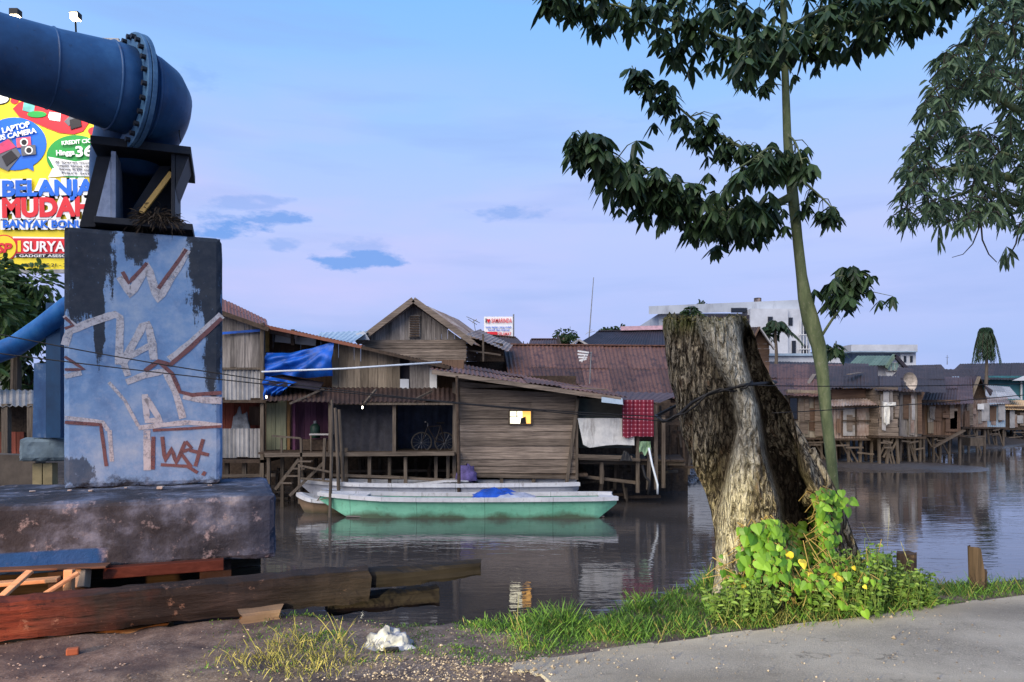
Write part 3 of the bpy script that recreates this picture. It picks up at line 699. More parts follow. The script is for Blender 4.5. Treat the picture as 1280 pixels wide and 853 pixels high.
# boards behind the left end of the beam
ORW = wood('fresh_cut_boards', (176, 128, 92), (214, 168, 126), 'x', .12, (.85, 1.1))
def loose(a, b, wd, th, label, m=ORW, cat='board'):
    o = root('loose_board', a, label, cat); 
    MB().bar(a, b, wd, th).build('board_body', m, o, bevel=.006)
loose(P(-60, 735, 5.55), P(74, 724, 5.75), .11, .03, 'pale sawn board lying flat behind the beam below the footing')
loose(P(0, 748, 5.3), P(38, 714, 5.55), .06, .025, 'short pale board leaning diagonally over the sawn board')
loose(P(48, 748, 5.5), P(98, 716, 5.7), .055, .025, 'splintered pale board leaning between sawn board and upright')
loose(P(86, 744, 5.7), P(87, 712, 5.72), .07, .05, 'short upright pale wooden peg behind the beam')
loose(P(-120, 716, 5.6), P(136, 707, 5.95), .16, .018, 'wide brown plank lying flat against the foot of the footing', wood('brown_plank', (92, 66, 54), (126, 96, 80), 'x', .3))
loose(P(130, 716, 6.0), P(280, 705, 6.3), .1, .09, 'dark red bearer lying under the right half of the footing', wood('red_bearer', (70, 34, 28), (98, 54, 44), 'x', .3))
loose(P(102, 735, 5.85), P(104, 712, 5.9), .09, .09, 'pale square stub post standing behind the beam', plain('pale_stub', (150, 134, 116), .8))

# ------------------------------------------------------------------ white plastic bag, bricks and pebbles
def bag():
    c = UV(*((lambda p: (p.dot(U2), p.dot(V2)))(P(487, 806, 4.98))), -.03)
    vs, fs = [], []; nu, nv = 28, 14
    for j in range(nv+1):
        for i in range(nu):
            th = 2*math.pi*i/nu; ph = math.pi*.5*j/nv
            d = Vector((math.cos(th)*math.cos(ph), math.sin(th)*math.cos(ph), math.sin(ph)))
            k = 1 + .5*mn.noise(d*2.2 + Vector((3, 1, 0))) + .30*abs(mn.noise(d*4)) - .18*abs(mn.noise(d*8 + Vector((2, 2, 2))))
            skirt = 1 + .35*(1-j/nv)**3
            vs.append(c + Vector((d.x*.125*k*skirt, d.y*.09*k*skirt, max(0, d.z*.125*k + .03*math.cos(th-2)*d.z))))
    for j in range(nv):
        for i in range(nu): fs.append((j*nu+i, j*nu+(i+1) % nu, (j+1)*nu+(i+1) % nu, (j+1)*nu+i))
    g = G('white_plastic_film', .35, .5); a = g.noise(9, 3, .5); g.color(g.ramp(a, [(.4, srgb((112, 114, 120))), (.62, srgb((158, 160, 164)))]))
    r_ = root('plastic_bag', c, 'crumpled white plastic bag on the bank above the water', 'bag')
    mb = MB(); mb.add(vs, fs); mb.build('bag_film', g.m, r_, True)
    mb = MB(); p = c + Vector((.02, -.13, .05)); q = [p + Vector((random.uniform(-.07, .09), random.uniform(-.02, .02), random.uniform(-.03, .05))) for _ in range(1)]
    mb.box(c + Vector((.03, -.115, .035)), (.10, .03, .035), .3); mb.box(c + Vector((-.04, -.12, .02)), (.05, .03, .02), -.5); mb.build('dark_rubbish', MT['black'], r_, bevel=.008)
bag()
br = root('brick_piece', P(54, 803, 4.75), 'small orange brick piece under the left end of the beam', 'brick')
pz = ground_z(P(91, 806, 4.75).x, 4.75); br.location = P(91, 806, 4.9); br.location.z = pz; WM[br] = Matrix.Translation(br.location)
MB().box(br.location + Vector((0, 0, .022)), (.075, .05, .045), .4).build('brick_body', plain('orange_brick', (140, 84, 60), .9), br, bevel=.008)
def pebbles():
    mb = MB()
    for i in range(3600):
        t = random.random()
        px = random.gauss(540, 100) if t < .55 else random.uniform(-60, 1250); py = random.uniform(750, 900) if t > .3 else random.uniform(820, 850)
        Y = 1.6*F/(py-510); p = P(px, py, Y); u, v = p.dot(U2), p.dot(V2)
        if v > crest(u)-.05: continue
        road_ = u > 1.5 and v < 4.3
        if road_ and random.random() < (.55 if v < 4.05 else .2): continue
        s = random.uniform(.003, .011)*(1.8 if random.random() < .05 else 1); z = ground_z(p.x, p.y) if not road_ else .017
        d = [Vector((random.uniform(.6, 1.2)*a, random.uniform(.6, 1.2)*b, random.uniform(.4, .9)*c)) * s for a, b, c in ((1,0,0),(0,1,0),(-1,0,0),(0,-1,0),(0,0,1),(0,0,-1))]
        o = Vector((p.x, p.y, z + s*.3)); mb.add([o+q for q in d], [(0,1,4),(1,2,4),(2,3,4),(3,0,4),(1,0,5),(2,1,5),(3,2,5),(0,3,5)])
    g = G('gravel_stone', .85, .2); g.color(g.ramp(g.island(), [(0, srgb((92, 84, 80))), (.6, srgb((120, 110, 100))), (1, srgb((164, 152, 140)))]))
    o = mb.build('gravel', g.m); tag(o, 'loose grey gravel scattered on the dirt beside the road edge', 'gravel', kind='stuff')
pebbles()
# ------------------------------------------------------------------ old tree stump
YS = 6.3
_py = [385, 400, 410, 455, 470, 500, 540, 555, 600, 640, 680, 720, 760, 800]
_l = [829, 829, 829, 834, 836, 843, 851, 857, 874, 890, 894, 894, 886, 876]
_r = [934, 934, 938, 955, 963, 984, 997, 1003, 1034, 1052, 1062, 1068, 1080, 1095]
def sil(py): return np.interp(py, _py, _l), np.interp(py, _py, _r)
def ribedges(py): return np.interp(py, [400, 429, 491, 536, 590, 630, 714, 760], [868, 880, 915, 922, 909, 901, 894, 888]), np.interp(py, [400, 438, 509, 567, 630, 690, 760], [922, 930, 948, 956, 975, 985, 990])
def holR(py): return np.interp(py, [400, 430, 478, 505, 558, 590, 612, 640, 700, 760], [934, 944, 958, 982, 994, 1000, 1012, 1020, 1030, 1030])
def sm(a, b, x): t = min(1, max(0, (x-a)/(b-a))); return t*t*(3-2*t)
def stump_d(s_px, py, l, r):
    """distance of the front surface in front of the stump's middle plane, metres"""
    c, hw = (l+r)/2, (r-l)/2; s = max(-1, min(1, (s_px-c)/hw)); e = math.sqrt(max(0, 1-s*s))
    k = 1/F*YS
    rl, rr = ribedges(py); hr = holR(py)
    base = e*min(hw*k*.8, .36)
    ridge = .15*sm(rl-10, rl+14, s_px)*(1-sm(rr-6, rr+5, s_px))
    mid = (rl+rr)/2; ridge *= 1 + .35*math.cos((s_px-mid)/max(6, (rr-rl))*3.0)
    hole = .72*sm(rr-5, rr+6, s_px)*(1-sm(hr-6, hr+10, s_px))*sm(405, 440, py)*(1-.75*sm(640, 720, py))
    fl = .13*sm(hr-2, hr+8, s_px)*(1-sm(hr+10, hr+34, s_px))
    lk = sm(470, 520, py)*(1-sm(600, 650, py)); left = -(.05+.16*lk)*sm(rl-30-8*lk, rl-6, s_px)*(1-sm(rl-4, rl+6, s_px))
    wl = 5*mn.noise(Vector((s_px*.05, py*.06, 4))) + 3*mn.noise(Vector((s_px*.2, py*.2, 4))); lr = np.interp(py, [400, 438, 509, 560, 590, 630, 714, 760], [918, 928, 945, 951, 946, 938, 928, 924])
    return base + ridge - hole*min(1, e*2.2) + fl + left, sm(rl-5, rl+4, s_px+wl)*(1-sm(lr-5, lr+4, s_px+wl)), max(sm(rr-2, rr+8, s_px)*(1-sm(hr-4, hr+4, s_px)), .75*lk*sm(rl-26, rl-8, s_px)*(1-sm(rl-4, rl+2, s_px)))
def stump():
    rt = root('tree_stump', P(965, 780, YS), 'massive dead tree stump leaning left, hollow with a pale lichen ridge', 'tree stump')
    NZ, NF, NB = 150, 190, 44; V, fs, li, ho, mo = [], [], [], [], []
    for j in range(NZ+1):
        py = lerp(800, 399, j/NZ); l, r = sil(py)
        wob = 3*mn.noise(Vector((0, py*.035, 1))); l += wob; r += 4*mn.noise(Vector((0, py*.03, 7)))
        c, hw = (l+r)/2, (r-l)/2
        for i in range(NF+NB):
            if i < NF: th = math.pi*i/(NF-1); sx = c - hw*math.cos(th); d, lm, hm = stump_d(sx, py, l, r)
            else: th = math.pi + math.pi*(i-NF+1)/(NB+1); sx = c - hw*math.cos(th); d, lm, hm = -abs(math.sin(th))*hw/F*YS*1.05, 0, 0
            
            bark = .045*mn.noise(Vector((sx*.07, py*.012, 3))) - .045*max(0, .35-abs(mn.noise(Vector((sx*.2, py*.028, 5)))))/.35 + .022*mn.noise(Vector((sx*.45, py*.07, 9))) + .014*mn.noise(Vector((sx*.9, py*.45, 2)))
            bark *= 1 - .45*lm
            p = P(sx, py, YS - d - bark*(1 if i < NF else -1))
            if j == NZ: p.z += .045*mn.noise(Vector((sx*.08, d*9, 2))) + .05*mn.noise(Vector((sx*.3, d*22, 2)))
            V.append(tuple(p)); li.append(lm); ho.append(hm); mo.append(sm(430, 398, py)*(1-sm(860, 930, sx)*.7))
    M_ = NF+NB
    for j in range(NZ):
        for i in range(M_): fs.append((j*M_+i, j*M_+(i+1) % M_, (j+1)*M_+(i+1) % M_, (j+1)*M_+i))
    # sunken broken top
    top = len(V); ring = [Vector(V[NZ*M_+i]) for i in range(M_)]; cen = sum(ring, Vector())/M_
    for t, dz in ((.9, .02), (.7, -.05), (.35, -.10)):
        for q in ring:
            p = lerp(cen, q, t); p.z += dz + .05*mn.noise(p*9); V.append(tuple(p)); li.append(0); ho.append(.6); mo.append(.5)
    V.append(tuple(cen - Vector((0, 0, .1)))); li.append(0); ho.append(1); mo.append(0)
    prev = NZ*M_
    for k in range(3):
        cur = top + k*M_
        for i in range(M_): fs.append((prev+i, prev+(i+1) % M_, cur+(i+1) % M_, cur+i))
        prev = cur
    for i in range(M_): fs.append((prev+i, prev+(i+1) % M_, len(V)-1))
    inv = WM[rt].translation
    me = bpy.data.meshes.new('stump_wood'); me.from_pydata([tuple(Vector(q)-inv) for q in V], [], fs); me.polygons.foreach_set('use_smooth', [True]*len(fs))
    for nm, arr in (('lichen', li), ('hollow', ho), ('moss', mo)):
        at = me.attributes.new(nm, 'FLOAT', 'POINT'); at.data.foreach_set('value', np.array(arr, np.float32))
    g = G('stump_bark', .92, .12)
    a = g.noise(34, 7, .72, (1, 1, .14), dist=.6); b = g.noise(6, 7, .72, (1, 1, .5), off=(2, 5, 1)); d = g.noise(19, 8, .78, (1, 1, .5), off=(7, 3, 3), dist=.4); e = g.noise(70, 4, .7)
    bark = g.ramp(a, [(.33, srgb((54, 48, 42))), (.45, srgb((122, 113, 98))), (.61, srgb((188, 179, 158)))])
    bark = g.mix(g.rng(b, .54, .64, 0, .55), bark, srgb((112, 78, 52)))
    bark = g.mix(g.rng(d, .55, .59, 0, .8), bark, srgb((170, 162, 138)))
    bark = g.mix(g.rng(d, .46, .40, 0, .85), bark, srgb((30, 24, 21)))
    vo = g.n('ShaderNodeTexVoronoi', feature='DISTANCE_TO_EDGE'); mpv = g.n('ShaderNodeMapping'); mpv.inputs['Scale'].default_value = (1, 1, .22); ad_ = g.n('ShaderNodeVectorMath', operation='ADD'); nz_ = g.n('ShaderNodeTexNoise'); nz_.inputs['Scale'].default_value = 7; nz_.inputs['Detail'].default_value = 5
    sc_ = g.n('ShaderNodeVectorMath', operation='SCALE'); sc_.inputs['Scale'].default_value = .12; L_ = g.nt.links.new
    L_(g.tc.outputs['Object'], nz_.inputs['Vector']); L_(nz_.outputs['Color'], sc_.inputs[0]); L_(g.tc.outputs['Object'], ad_.inputs[0]); L_(sc_.outputs[0], ad_.inputs[1]); L_(ad_.outputs[0], mpv.inputs[0]); L_(mpv.outputs[0], vo.inputs['Vector']); vo.inputs['Scale'].default_value = 17
    crack = g.rng(vo.outputs['Distance'], .02, .13, 1, 0)
    bark = g.mix(g.math('MULTIPLY', crack, .8), bark, srgb((26, 21, 18)))
    lc = g.ramp(d, [(.34, srgb((58, 52, 44))), (.43, srgb((146, 140, 122))), (.56, srgb((222, 216, 196))), (.72, srgb((180, 172, 152)))])
    lc = g.mix(g.rng(e, .56, .66, 0, .7), lc, srgb((84, 74, 60))); lc = g.mix(g.rng(b, .55, .66, 0, .6), lc, srgb((92, 80, 66)))
    lc = g.mix(g.math('MULTIPLY', crack, g.rng(b, .4, .6, .1, .6)), lc, srgb((60, 54, 46)))
    c = g.mix(g.math('MULTIPLY', g.attr('lichen'), g.rng(b, .34, .42, .25, 1)), bark, lc)
    c = g.mix(g.math('MULTIPLY', g.attr('hollow'), .85), c, g.ramp(a, [(.3, srgb((14, 11, 10))), (.7, srgb((38, 29, 24)))]))  # shade of the hollow and crevice put into the colour with the rotten wood
    c = g.mix(g.math('MULTIPLY', g.attr('moss'), g.rng(b, .35, .6, .2, .9)), c, srgb((84, 92, 50)))
    g.color(c); g.bump(g.math('SUBTRACT', g.math('ADD', g.math('ADD', a, d), g.math('MULTIPLY', e, .4)), g.math('MULTIPLY', crack, .9)), 1.0, .05)
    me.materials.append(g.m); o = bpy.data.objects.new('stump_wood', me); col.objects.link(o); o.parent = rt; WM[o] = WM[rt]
    # tufts of dead grass and moss on the top rim
    lv = LV()
    for k in range(500):
        i = random.randrange(0, NF); p = Vector(V[NZ*M_+i]); p = lerp(p, cen, random.random()*.35)
        lv.leaf(p + Vector((0, 0, -.01)), (random.gauss(0, .5), random.gauss(-.3, .5), random.uniform(.2, 1)), random.uniform(.02, .06), .008, .5)
    lv.build('moss_tuft', leafmat('dry_moss', (90, 94, 48), (140, 128, 84), .2, .8), rt)
    # thin root flares as their own pieces at the right foot
    for k, pts in enumerate([[(1008, 560), (1030, 610), (1050, 660), (1075, 720)], [(985, 505), (1000, 555), (1012, 600), (1018, 640)]]):
        q = []
        for x, y in pts:
            l, r = sil(y); dd = stump_d(min(x, r-4), y, l, r)[0]; p = P(x, y, YS); p.y = YS - dd*.6 + .03; q.append(p)
        MB().tube(q, [.03, .045, .055, .05], 10).build('root_flare', g.m, rt, True)
    # black cable wound round the trunk
    pts = []
    for x, y in ((829, 527), (840, 524), (852, 516), (866, 503), (880, 495), (896, 490), (912, 486), (928, 482), (936, 481)):
        l, r = sil(y); d, lm, hm = stump_d(min(max(x, l+4), r-4), y, l, r); pts.append(P(x, y, YS-d-.06))
    back = [P(970, 478, YS+.1), P(960, 476, YS+.55), P(880, 490, YS+.6), P(820, 520, YS+.3)]
    cb = MB(); cb.tube(pts + back + [pts[0]], .014, 6); cb.tube([p + Vector((.02, -.02, .03*math.sin(i*1.7))) for i, p in enumerate(pts)], .009, 6)
    tag(cb.build('black_cable', MT['black'], None, True), 'black cable looped round the leaning tree stump', 'cable')
stump()

# ------------------------------------------------------------------ young tree behind the stump
BKT = G('green_grey_bark', .8, .2); _a = BKT.noise(9, 5, .7, (1, 1, .3)); _b = BKT.noise(30, 4, .7, (1, 1, .6), off=(1, 1, 1))
BKT.color(BKT.mix(BKT.rng(_b, .58, .7, 0, .6), BKT.ramp(_a, [(.3, srgb((66, 76, 52))), (.55, srgb((100, 110, 76))), (.75, srgb((128, 132, 98)))]), srgb((140, 138, 116)))); BKT.bump(_a, .3, .01)
LG = leafmat('dark_green_leaf', (26, 44, 28), (68, 92, 54), .28, .5)
YT = 7.6
def palmate(lv, p, s=1.0, Y=None):
    n_ = random.choice((5, 6, 7, 7)); a0 = random.random()*6.28
    tilt = Vector((random.gauss(0, .25), random.gauss(0, .25), 1)).normalized(); x_ = tilt.orthogonal().normalized(); y_ = tilt.cross(x_)
    for k in range(n_):
        a = a0 + 2*math.pi*k/n_ + random.gauss(0, .12); d = x_*math.cos(a) + y_*math.sin(a) - tilt*random.uniform(.35, .8)
        lv.leaf(p, d, random.uniform(.085, .155)*s, random.uniform(.046, .064)*s, random.uniform(.4, .95), random.gauss(0, .4))
def young_tree():
    rt = root('young_tree', P(1041, 640, YT), 'slender young tree with drooping dark palmate leaves behind the stump', 'tree')
    tr = [(1046, 700, 12), (1043, 615, 11.5), (1038, 565, 13), (1032, 510, 14), (1028, 465, 15), (1023, 432, 17.5), (1013, 400, 20), (1006, 372, 16.5), (1002, 345, 13), (997, 300, 12), (993, 262, 13), (988, 218, 13.5), (984, 170, 10), (983, 140, 9.5), (981, 80, 8.5), (979, 0, 7.5), (977, -90, 6), (976, -190, 4)]
    MB().tube([P(x, y, YT) for x, y, _ in tr], [w_/F*YT/2 for _, _, w_ in tr], 16).build('trunk', BKT.m, rt, True)
    lv = LV()
    def branch(pts, r0, r1, dens, spread, tip=1.0, zb=-.12, t0=.2):
        q = [P(x, y, Y) for x, y, Y in pts]
        # smooth
        s = []
        for i in range(len(q)-1):
            for k in range(6):
                t = k/6; p0, p1, p2, p3 = q[max(i-1, 0)], q[i], q[i+1], q[min(i+2, len(q)-1)]
                s.append(.5*((2*p1) + (p2-p0)*t + (2*p0-5*p1+4*p2-p3)*t*t + (3*p1-p0-3*p2+p3)*t*t*t))
        s.append(q[-1]); n_ = len(s)
        tw = MB(); tw.tube(s, [lerp(r0, r1, i/(n_-1)) for i in range(n_)], 8)
        for i in range(dens):
            t = t0 + (1-t0)*random.random()**.9; k = t*(n_-1); c = lerp(s[int(k)], s[min(int(k)+1, n_-1)], k % 1)
            off = Vector((random.gauss(0, spread*.8), random.gauss(0, spread*1.3), random.gauss(0, spread*.55)+zb))
            if off.z < 0: off.z *= 1
            p = c + off*(.35 + .65*math.sin(math.pi*min(1, .15+t*.8)))
            if random.random() < .5: tw.tube([c, lerp(c, p, .6) + Vector((0, 0, .04)), p], [.006, .005, .003], 4, False)
            palmate(lv, p, random.uniform(.65, 1.2)*tip)
        tw.build('branch', BKT.m, rt, True)
    branch([(994, 243, YT), (968, 256, YT-.05), (935, 264, YT-.1), (895, 261, YT-.2), (850, 245, YT-.3), (800, 222, YT-.35), (755, 195, YT-.4), (728, 172, YT-.45)], .045, .008, 330, .19, 1.05, -.07, .18)
    branch([(990, 225, YT), (955, 200, YT+.15), (915, 178, YT+.25), (870, 152, YT+.35), (830, 118, YT+.4), (792, 88, YT+.5)], .026, .006, 105, .12, 1, -.04, .1)
    branch([(985, 205, YT), (965, 185, YT-.3), (940, 200, YT-.6), (915, 215, YT-.8)], .018, .006, 34, .12, .95)
    branch([(993, 215, YT), (1010, 232, YT-.2), (1030, 250, YT-.3), (1043, 264, YT-.35)], .016, .005, 20, .06, .8)
    branch([(986, 170, YT), (995, 180, YT-.3), (1003, 205, YT-.5)], .014, .005, 18, .1, .95)
    branch([(982, 72, YT), (960, 66, YT), (915, 50, YT-.1), (860, 32, YT-.2), (800, 14, YT-.3), (735, 0, YT-.3), (680, -8, YT-.35)], .026, .006, 130, .17, 1.05, -.02, .12)
    branch([(981, 60, YT), (955, 35, YT+.2), (915, 5, YT+.4), (870, -20, YT+.6), (800, -40, YT+.7)], .024, .006, 105, .22, 1.05, -.05)
    branch([(981, 70, YT), (1010, 50, YT-.1), (1060, 34, YT-.2), (1115, 18, YT-.3), (1170, -2, YT-.35), (1195, -10, YT-.35)], .026, .006, 130, .17, 1.05, -.02, .1)
    branch([(980, 40, YT), (1020, 15, YT+.3), (1080, -10, YT+.5), (1140, -30, YT+.6)], .024, .006, 95, .22, 1.05, -.05)
    branch([(980, 60, YT), (970, 40, YT-.5), (950, 50, YT-.9), (935, 70, YT-1.1)], .018, .006, 36, .16, 1)
    branch([(979, -10, YT), (960, -60, YT), (900, -110, YT-.3), (820, -140, YT-.5)], .022, .006, 60, .2, 1)
    branch([(979, -10, YT), (1010, -60, YT), (1070, -100, YT-.2), (1140, -120, YT-.3)], .022, .006, 60, .2, 1)
    branch([(1024, 425, YT), (1040, 400, YT-.1), (1052, 384, YT-.15), (1060, 368, YT-.2), (1065, 345, YT-.25)], .016, .006, 62, .19, .95, .02, .7)
    branch([(983, 108, YT), (962, 104, YT-.1), (953, 106, YT-.12)], .005, .003, 2, .01, 1.0, 0, .95)
    branch([(1022, 440, YT), (1035, 438, YT+.1), (1045, 432, YT+.15)], .006, .004, 7, .07, .8, 0, .6)
    lv.build('foliage', LG, rt)
young_tree()

# ------------------------------------------------------------------ large tree reaching in from the right
def right_tree():
    g0 = UV(9.3, 4.6, 0)
    rt = root('overhanging_tree', g0, 'leafy tree reaching in from the right with long hanging leaves', 'tree')
    top = P(1430, 120, 8.6)
    MB().tube([g0 - Vector((0, 0, .2)), lerp(g0, top, .4) + Vector((.15, 0, 0)), lerp(g0, top, .75), top], [.26, .2, .17, .12], 14).build('trunk', plain('brown_grey_bark', (96, 88, 74), .9, .4, 7, .8), rt, True)
    lv = LV(); limbs = [
     [(1425, 150, 8.5), (1350, 100, 8.2), (1290, 60, 7.8), (1240, 40, 7.5), (1205, 60, 7.3)],
     [(1425, 200, 8.5), (1350, 190, 8.1), (1290, 150, 7.8), (1230, 110, 7.6), (1180, 100, 7.5), (1160, 120, 7.5)],
     [(1425, 230, 8.5), (1340, 240, 8.0), (1270, 225, 7.6), (1215, 210, 7.4), (1160, 215, 7.2), (1125, 245, 7.2)],
     [(1425, 260, 8.5), (1340, 280, 8.0), (1260, 250, 7.8), (1225, 235, 7.6), (1180, 250, 7.6)],
     [(1425, 90, 8.6), (1350, 30, 8.6), (1290, 0, 8.4), (1250, -20, 8.2)],
     [(1425, 260, 8.4), (1330, 215, 7.2), (1285, 200, 7.0), (1250, 190, 6.8)],
     [(1425, 120, 8.4), (1330, 90, 9.2), (1280, 90, 9.4), (1220, 80, 9.6)],
     [(1425, 260, 8.6), (1340, 230, 9.2), (1290, 260, 9.4), (1240, 275, 9.5)],
     [(1430, 125, 8.6), (1445, 0, 8.6), (1430, -130, 8.5), (1400, -230, 8.4)], [(1430, 150, 8.6), (1510, 95, 8.7), (1590, 40, 8.6)], [(1430, 140, 8.6), (1480, 60, 9.2), (1500, -60, 9.6)], [(1440, 20, 8.6), (1350, -60, 8.3), (1280, -100, 8.2)]]
    seeds = []
    for L in limbs:
        q = [P(*p) for p in L]; MB().tube(q, [lerp(.06, .010, i/(len(q)-1)) for i in range(len(q))], 8).build('limb', BKT.m, rt, True)
        for a, b in zip(q[:-1], q[1:]): seeds += [lerp(a, b, k/4) for k in range(4)]
        seeds.append(q[-1])
    def inside(px, py):
        left = np.interp(py, [-80, 0, 25, 55, 75, 120, 190, 240, 285, 305], [1215, 1225, 1205, 1190, 1160, 1150, 1128, 1118, 1102, 1105])
        bot = np.interp(px, [1100, 1125, 1160, 1200, 1240, 1285, 1400], [285, 298, 283, 290, 282, 300, 300])
        if px < left + 4 or py > bot - 8: return False
        gap = mn.noise(Vector((px*.021, py*.026, 4.2)))
        holes = ((1176, 200, 15, 12), (1240, 150, 12, 26), (1205, 232, 9, 8), (1262, 205, 9, 7))
        for hx, hy, rx, ry in holes:
            if ((px-hx)/rx)**2 + ((py-hy)/ry)**2 < 1: return False
        return gap > -.4
    tw = MB(); pts = []
    while len(pts) < 1750:
        px, py, Y = random.uniform(1090, 1620), random.uniform(-290, 300), random.uniform(6.6, 9.8)
        if inside(px, py) and ((px < 1300 and py > -40) or random.random() < .38) and not (px > 1440 and py > 190): pts.append(P(px, py, Y))
    S0 = np.array([tuple(q) for q in seeds])
    pts.sort(key=lambda p: float(np.min(np.sum((S0 - np.array(p))**2, 1))))
    nodes = [tuple(q) for q in seeds]; pitch_ = []
    for p in pts:
        A_ = np.array(nodes); dd_ = np.sum((A_ - np.array(p))**2, 1) + .3*np.maximum(0, A_[:, 2]*0); k_ = int(np.argmin(dd_)); s_ = Vector(nodes[k_])
        if dd_[k_] > .55**2: continue
        nodes.append(tuple(p)); d = (p-s_).normalized() if (p-s_).length > .03 else Vector((-1, 0, -.2))
        tw.tube([s_, lerp(s_, p, .5) + Vector((0, 0, .03)), p], [.007, .006, .004], 4, False)
        for k in range(random.randint(7, 12)):
            a = random.random()*6.28; dd = Vector((math.cos(a)*.75, math.sin(a)*.75, -.3)) + d*.4 + Vector((0, 0, random.gauss(0, .3)))
            lv.leaf(p + d*random.uniform(-.12, .03), dd, random.uniform(.06, .145), random.uniform(.022, .038), random.uniform(.3, .85))
    for L in ([(1222, 262, 7.5), (1224, 285, 7.4), (1216, 305, 7.4), (1204, 318, 7.4), (1190, 322, 7.4)], [(1226, 275, 7.4), (1228, 300, 7.4), (1236, 318, 7.4), (1246, 328, 7.4)], [(1275, 280, 7.4), (1270, 305, 7.4), (1262, 320, 7.4)]):
        tw.tube([P(*p) for p in L], [.01, .008, .006, .004, .003][:len(L)], 5)
    for px, py in ((1174, 290), (1172, 305), (1258, 318), (1264, 322), (1256, 326)):
        p = P(px, py-10, 7.4)
        for k in range(4): lv.leaf(p, (random.gauss(0, .3), random.gauss(0, .3), -1), .17, .035, .2)
    tw.build('twigs', plain('dark_twig', (52, 48, 40), .8), rt); lv.build('foliage', leafmat('grey_green_leaf', (44, 64, 46), (106, 130, 94), .35, .5), rt)
right_tree()

# ------------------------------------------------------------------ bank vegetation
def grass():
    lv = LV(); lv2 = LV()
    def blade(l_, p, h, dry=False):
        a = random.random()*6.28; l_.leaf(p, (math.cos(a)*.55, math.sin(a)*.55, random.uniform(.8, 1.6)), h, random.uniform(.004, .008), random.uniform(.15, .6))
    for _ in range(60000):
        u = random.uniform(-.2, 10.5); c = crest(u); v = random.uniform(4.22, c + .3)
        if u < 1.35 and v < 4.62 + .1*mn.noise(Vector((u*4, 0, 0))): continue
        if v < 4.34 + .08*mn.noise(Vector((u*2.5, 0, 3))): continue
        k = mn.noise(Vector((u*1.6, v*2.2, 0))); clump = mn.noise(Vector((u*5, v*5, 7)))
        if k + .5*clump < -.12 and random.random() < .8: continue
        big = sm(1.3, 2.4, u)*(1-.5*sm(4.8, 5.6, u)); edge = sm(4.3, 4.75, v)
        h = (.05 + .13*big*edge)*(.55 + 1.3*max(0, k+.5*clump)) * random.uniform(.45, 1.45)
        p = UV(u, v); p.z = ground_z(p.x, p.y) - .01
        if u < .45 and random.random() < .75: continue
        blade(lv2 if random.random() < .10 else lv, p, h)
    # taller tufts
    for px, py, Y, n_, h in ((655, 800, 5.0, 80, .3), (660, 802, 4.95, 50, .22), (790, 785, 5.1, 160, .22), (760, 790, 5.1, 120, .2), (850, 778, 5.25, 160, .2), (900, 765, 5.5, 140, .2), (1150, 745, 6.0, 90, .24), (1260, 735, 6.4, 130, .2), (1195, 735, 6.3, 110, .22), (1245, 738, 6.4, 60, .25), (960, 765, 5.5, 170, .17), (1010, 765, 5.55, 170, .15), (1055, 760, 5.65, 150, .18), (1100, 755, 5.75, 120, .18), (930, 765, 5.45, 120, .2), (985, 758, 5.6, 140, .22), (1120, 748, 5.9, 120, .22)):
        c = P(px, py, Y)
        for _ in range(n_):
            p = c + Vector((random.gauss(0, .10), random.gauss(0, .09), 0)); p.z = ground_z(p.x, p.y) - .01; blade(lv2 if random.random() < (.2 if not 920 < px < 1080 else .4) else lv, p, h*random.uniform(.5, 1.25))
    tag(lv.build('grass', leafmat('bank_grass', (46, 82, 30), (98, 136, 54), .35, .6)), 'green grass growing along the top of the river bank', 'grass', kind='stuff')
    # dry tuft on the left by the beam
    for _ in range(620):
        px = random.gauss(372, 48); py = random.gauss(824, 13)
        if py < 800: continue
        Y = 1.6*F/(py-510); p = P(px, py, Y); p.z = ground_z(p.x, p.y) - .01
        blade(lv2, p, random.uniform(.05, .16))
    for px, py, h in ((330, 818, .3), (300, 830, .2), (365, 806, .28), (372, 806, .32), (420, 806, .26), (428, 808, .3), (395, 800, .2), (350, 812, .22)):
        for _ in range(7):
            Y = 1.6*F/(py-510); p = P(px+random.gauss(0, 4), py, Y); p.z = ground_z(p.x, p.y) - .01
            lv2.leaf(p, (random.gauss(0, .35), random.gauss(0, .3), 1), h*random.uniform(.6, 1.2), .006, random.uniform(.1, .5))
    tag(lv2.build('dry_grass', leafmat('dry_grass_blade', (104, 106, 54), (152, 144, 86), .35, .7)), 'dry yellowish grass blades among the green on the bank', 'grass', kind='stuff')
grass()
def heart_leaf(mb, p, d, up, s):
    """broad heart shaped blade folded along the midrib"""
    d = Vector(d).normalized(); sd = d.cross(Vector(up)).normalized(); n_ = sd.cross(d)
    out = [(0, 0), (.10, .28), (-.08, .30)]
    ring = [(0, .0), (-.12, .22), (-.04, .42), (.2, .5), (.5, .40), (.78, .2), (1, 0)]
    vs = []; 
    for x, y in ring: vs.append(p + d*x*s + sd*y*s + n_*(-.22*y*s - .25*x*x*s))
    for x, y in ring[1:-1]: vs.append(p + d*x*s - sd*y*s + n_*(-.22*y*s - .25*x*x*s))
    mid = [p + d*x*s + n_*(-.25*x*x*s) for x in (.2, .5, .78)]
    b = len(vs); vs += mid
    fs = [(0, 1, 2, 3), (0, 3, b), (b, 3, 4, b+1), (b+1, 4, 5, b+2), (b+2, 5, 6), (0, 9, 8, 7), (0, b, 9), (b, b+1, 10, 9), (b+1, b+2, 11, 10), (b+2, 6, 11)]
    mb.add(vs, fs)
def stump_front(px, py):
    l, r = sil(py); d = stump_d(min(max(px, l+3), r-3), py, l, r)[0]; return YS - d
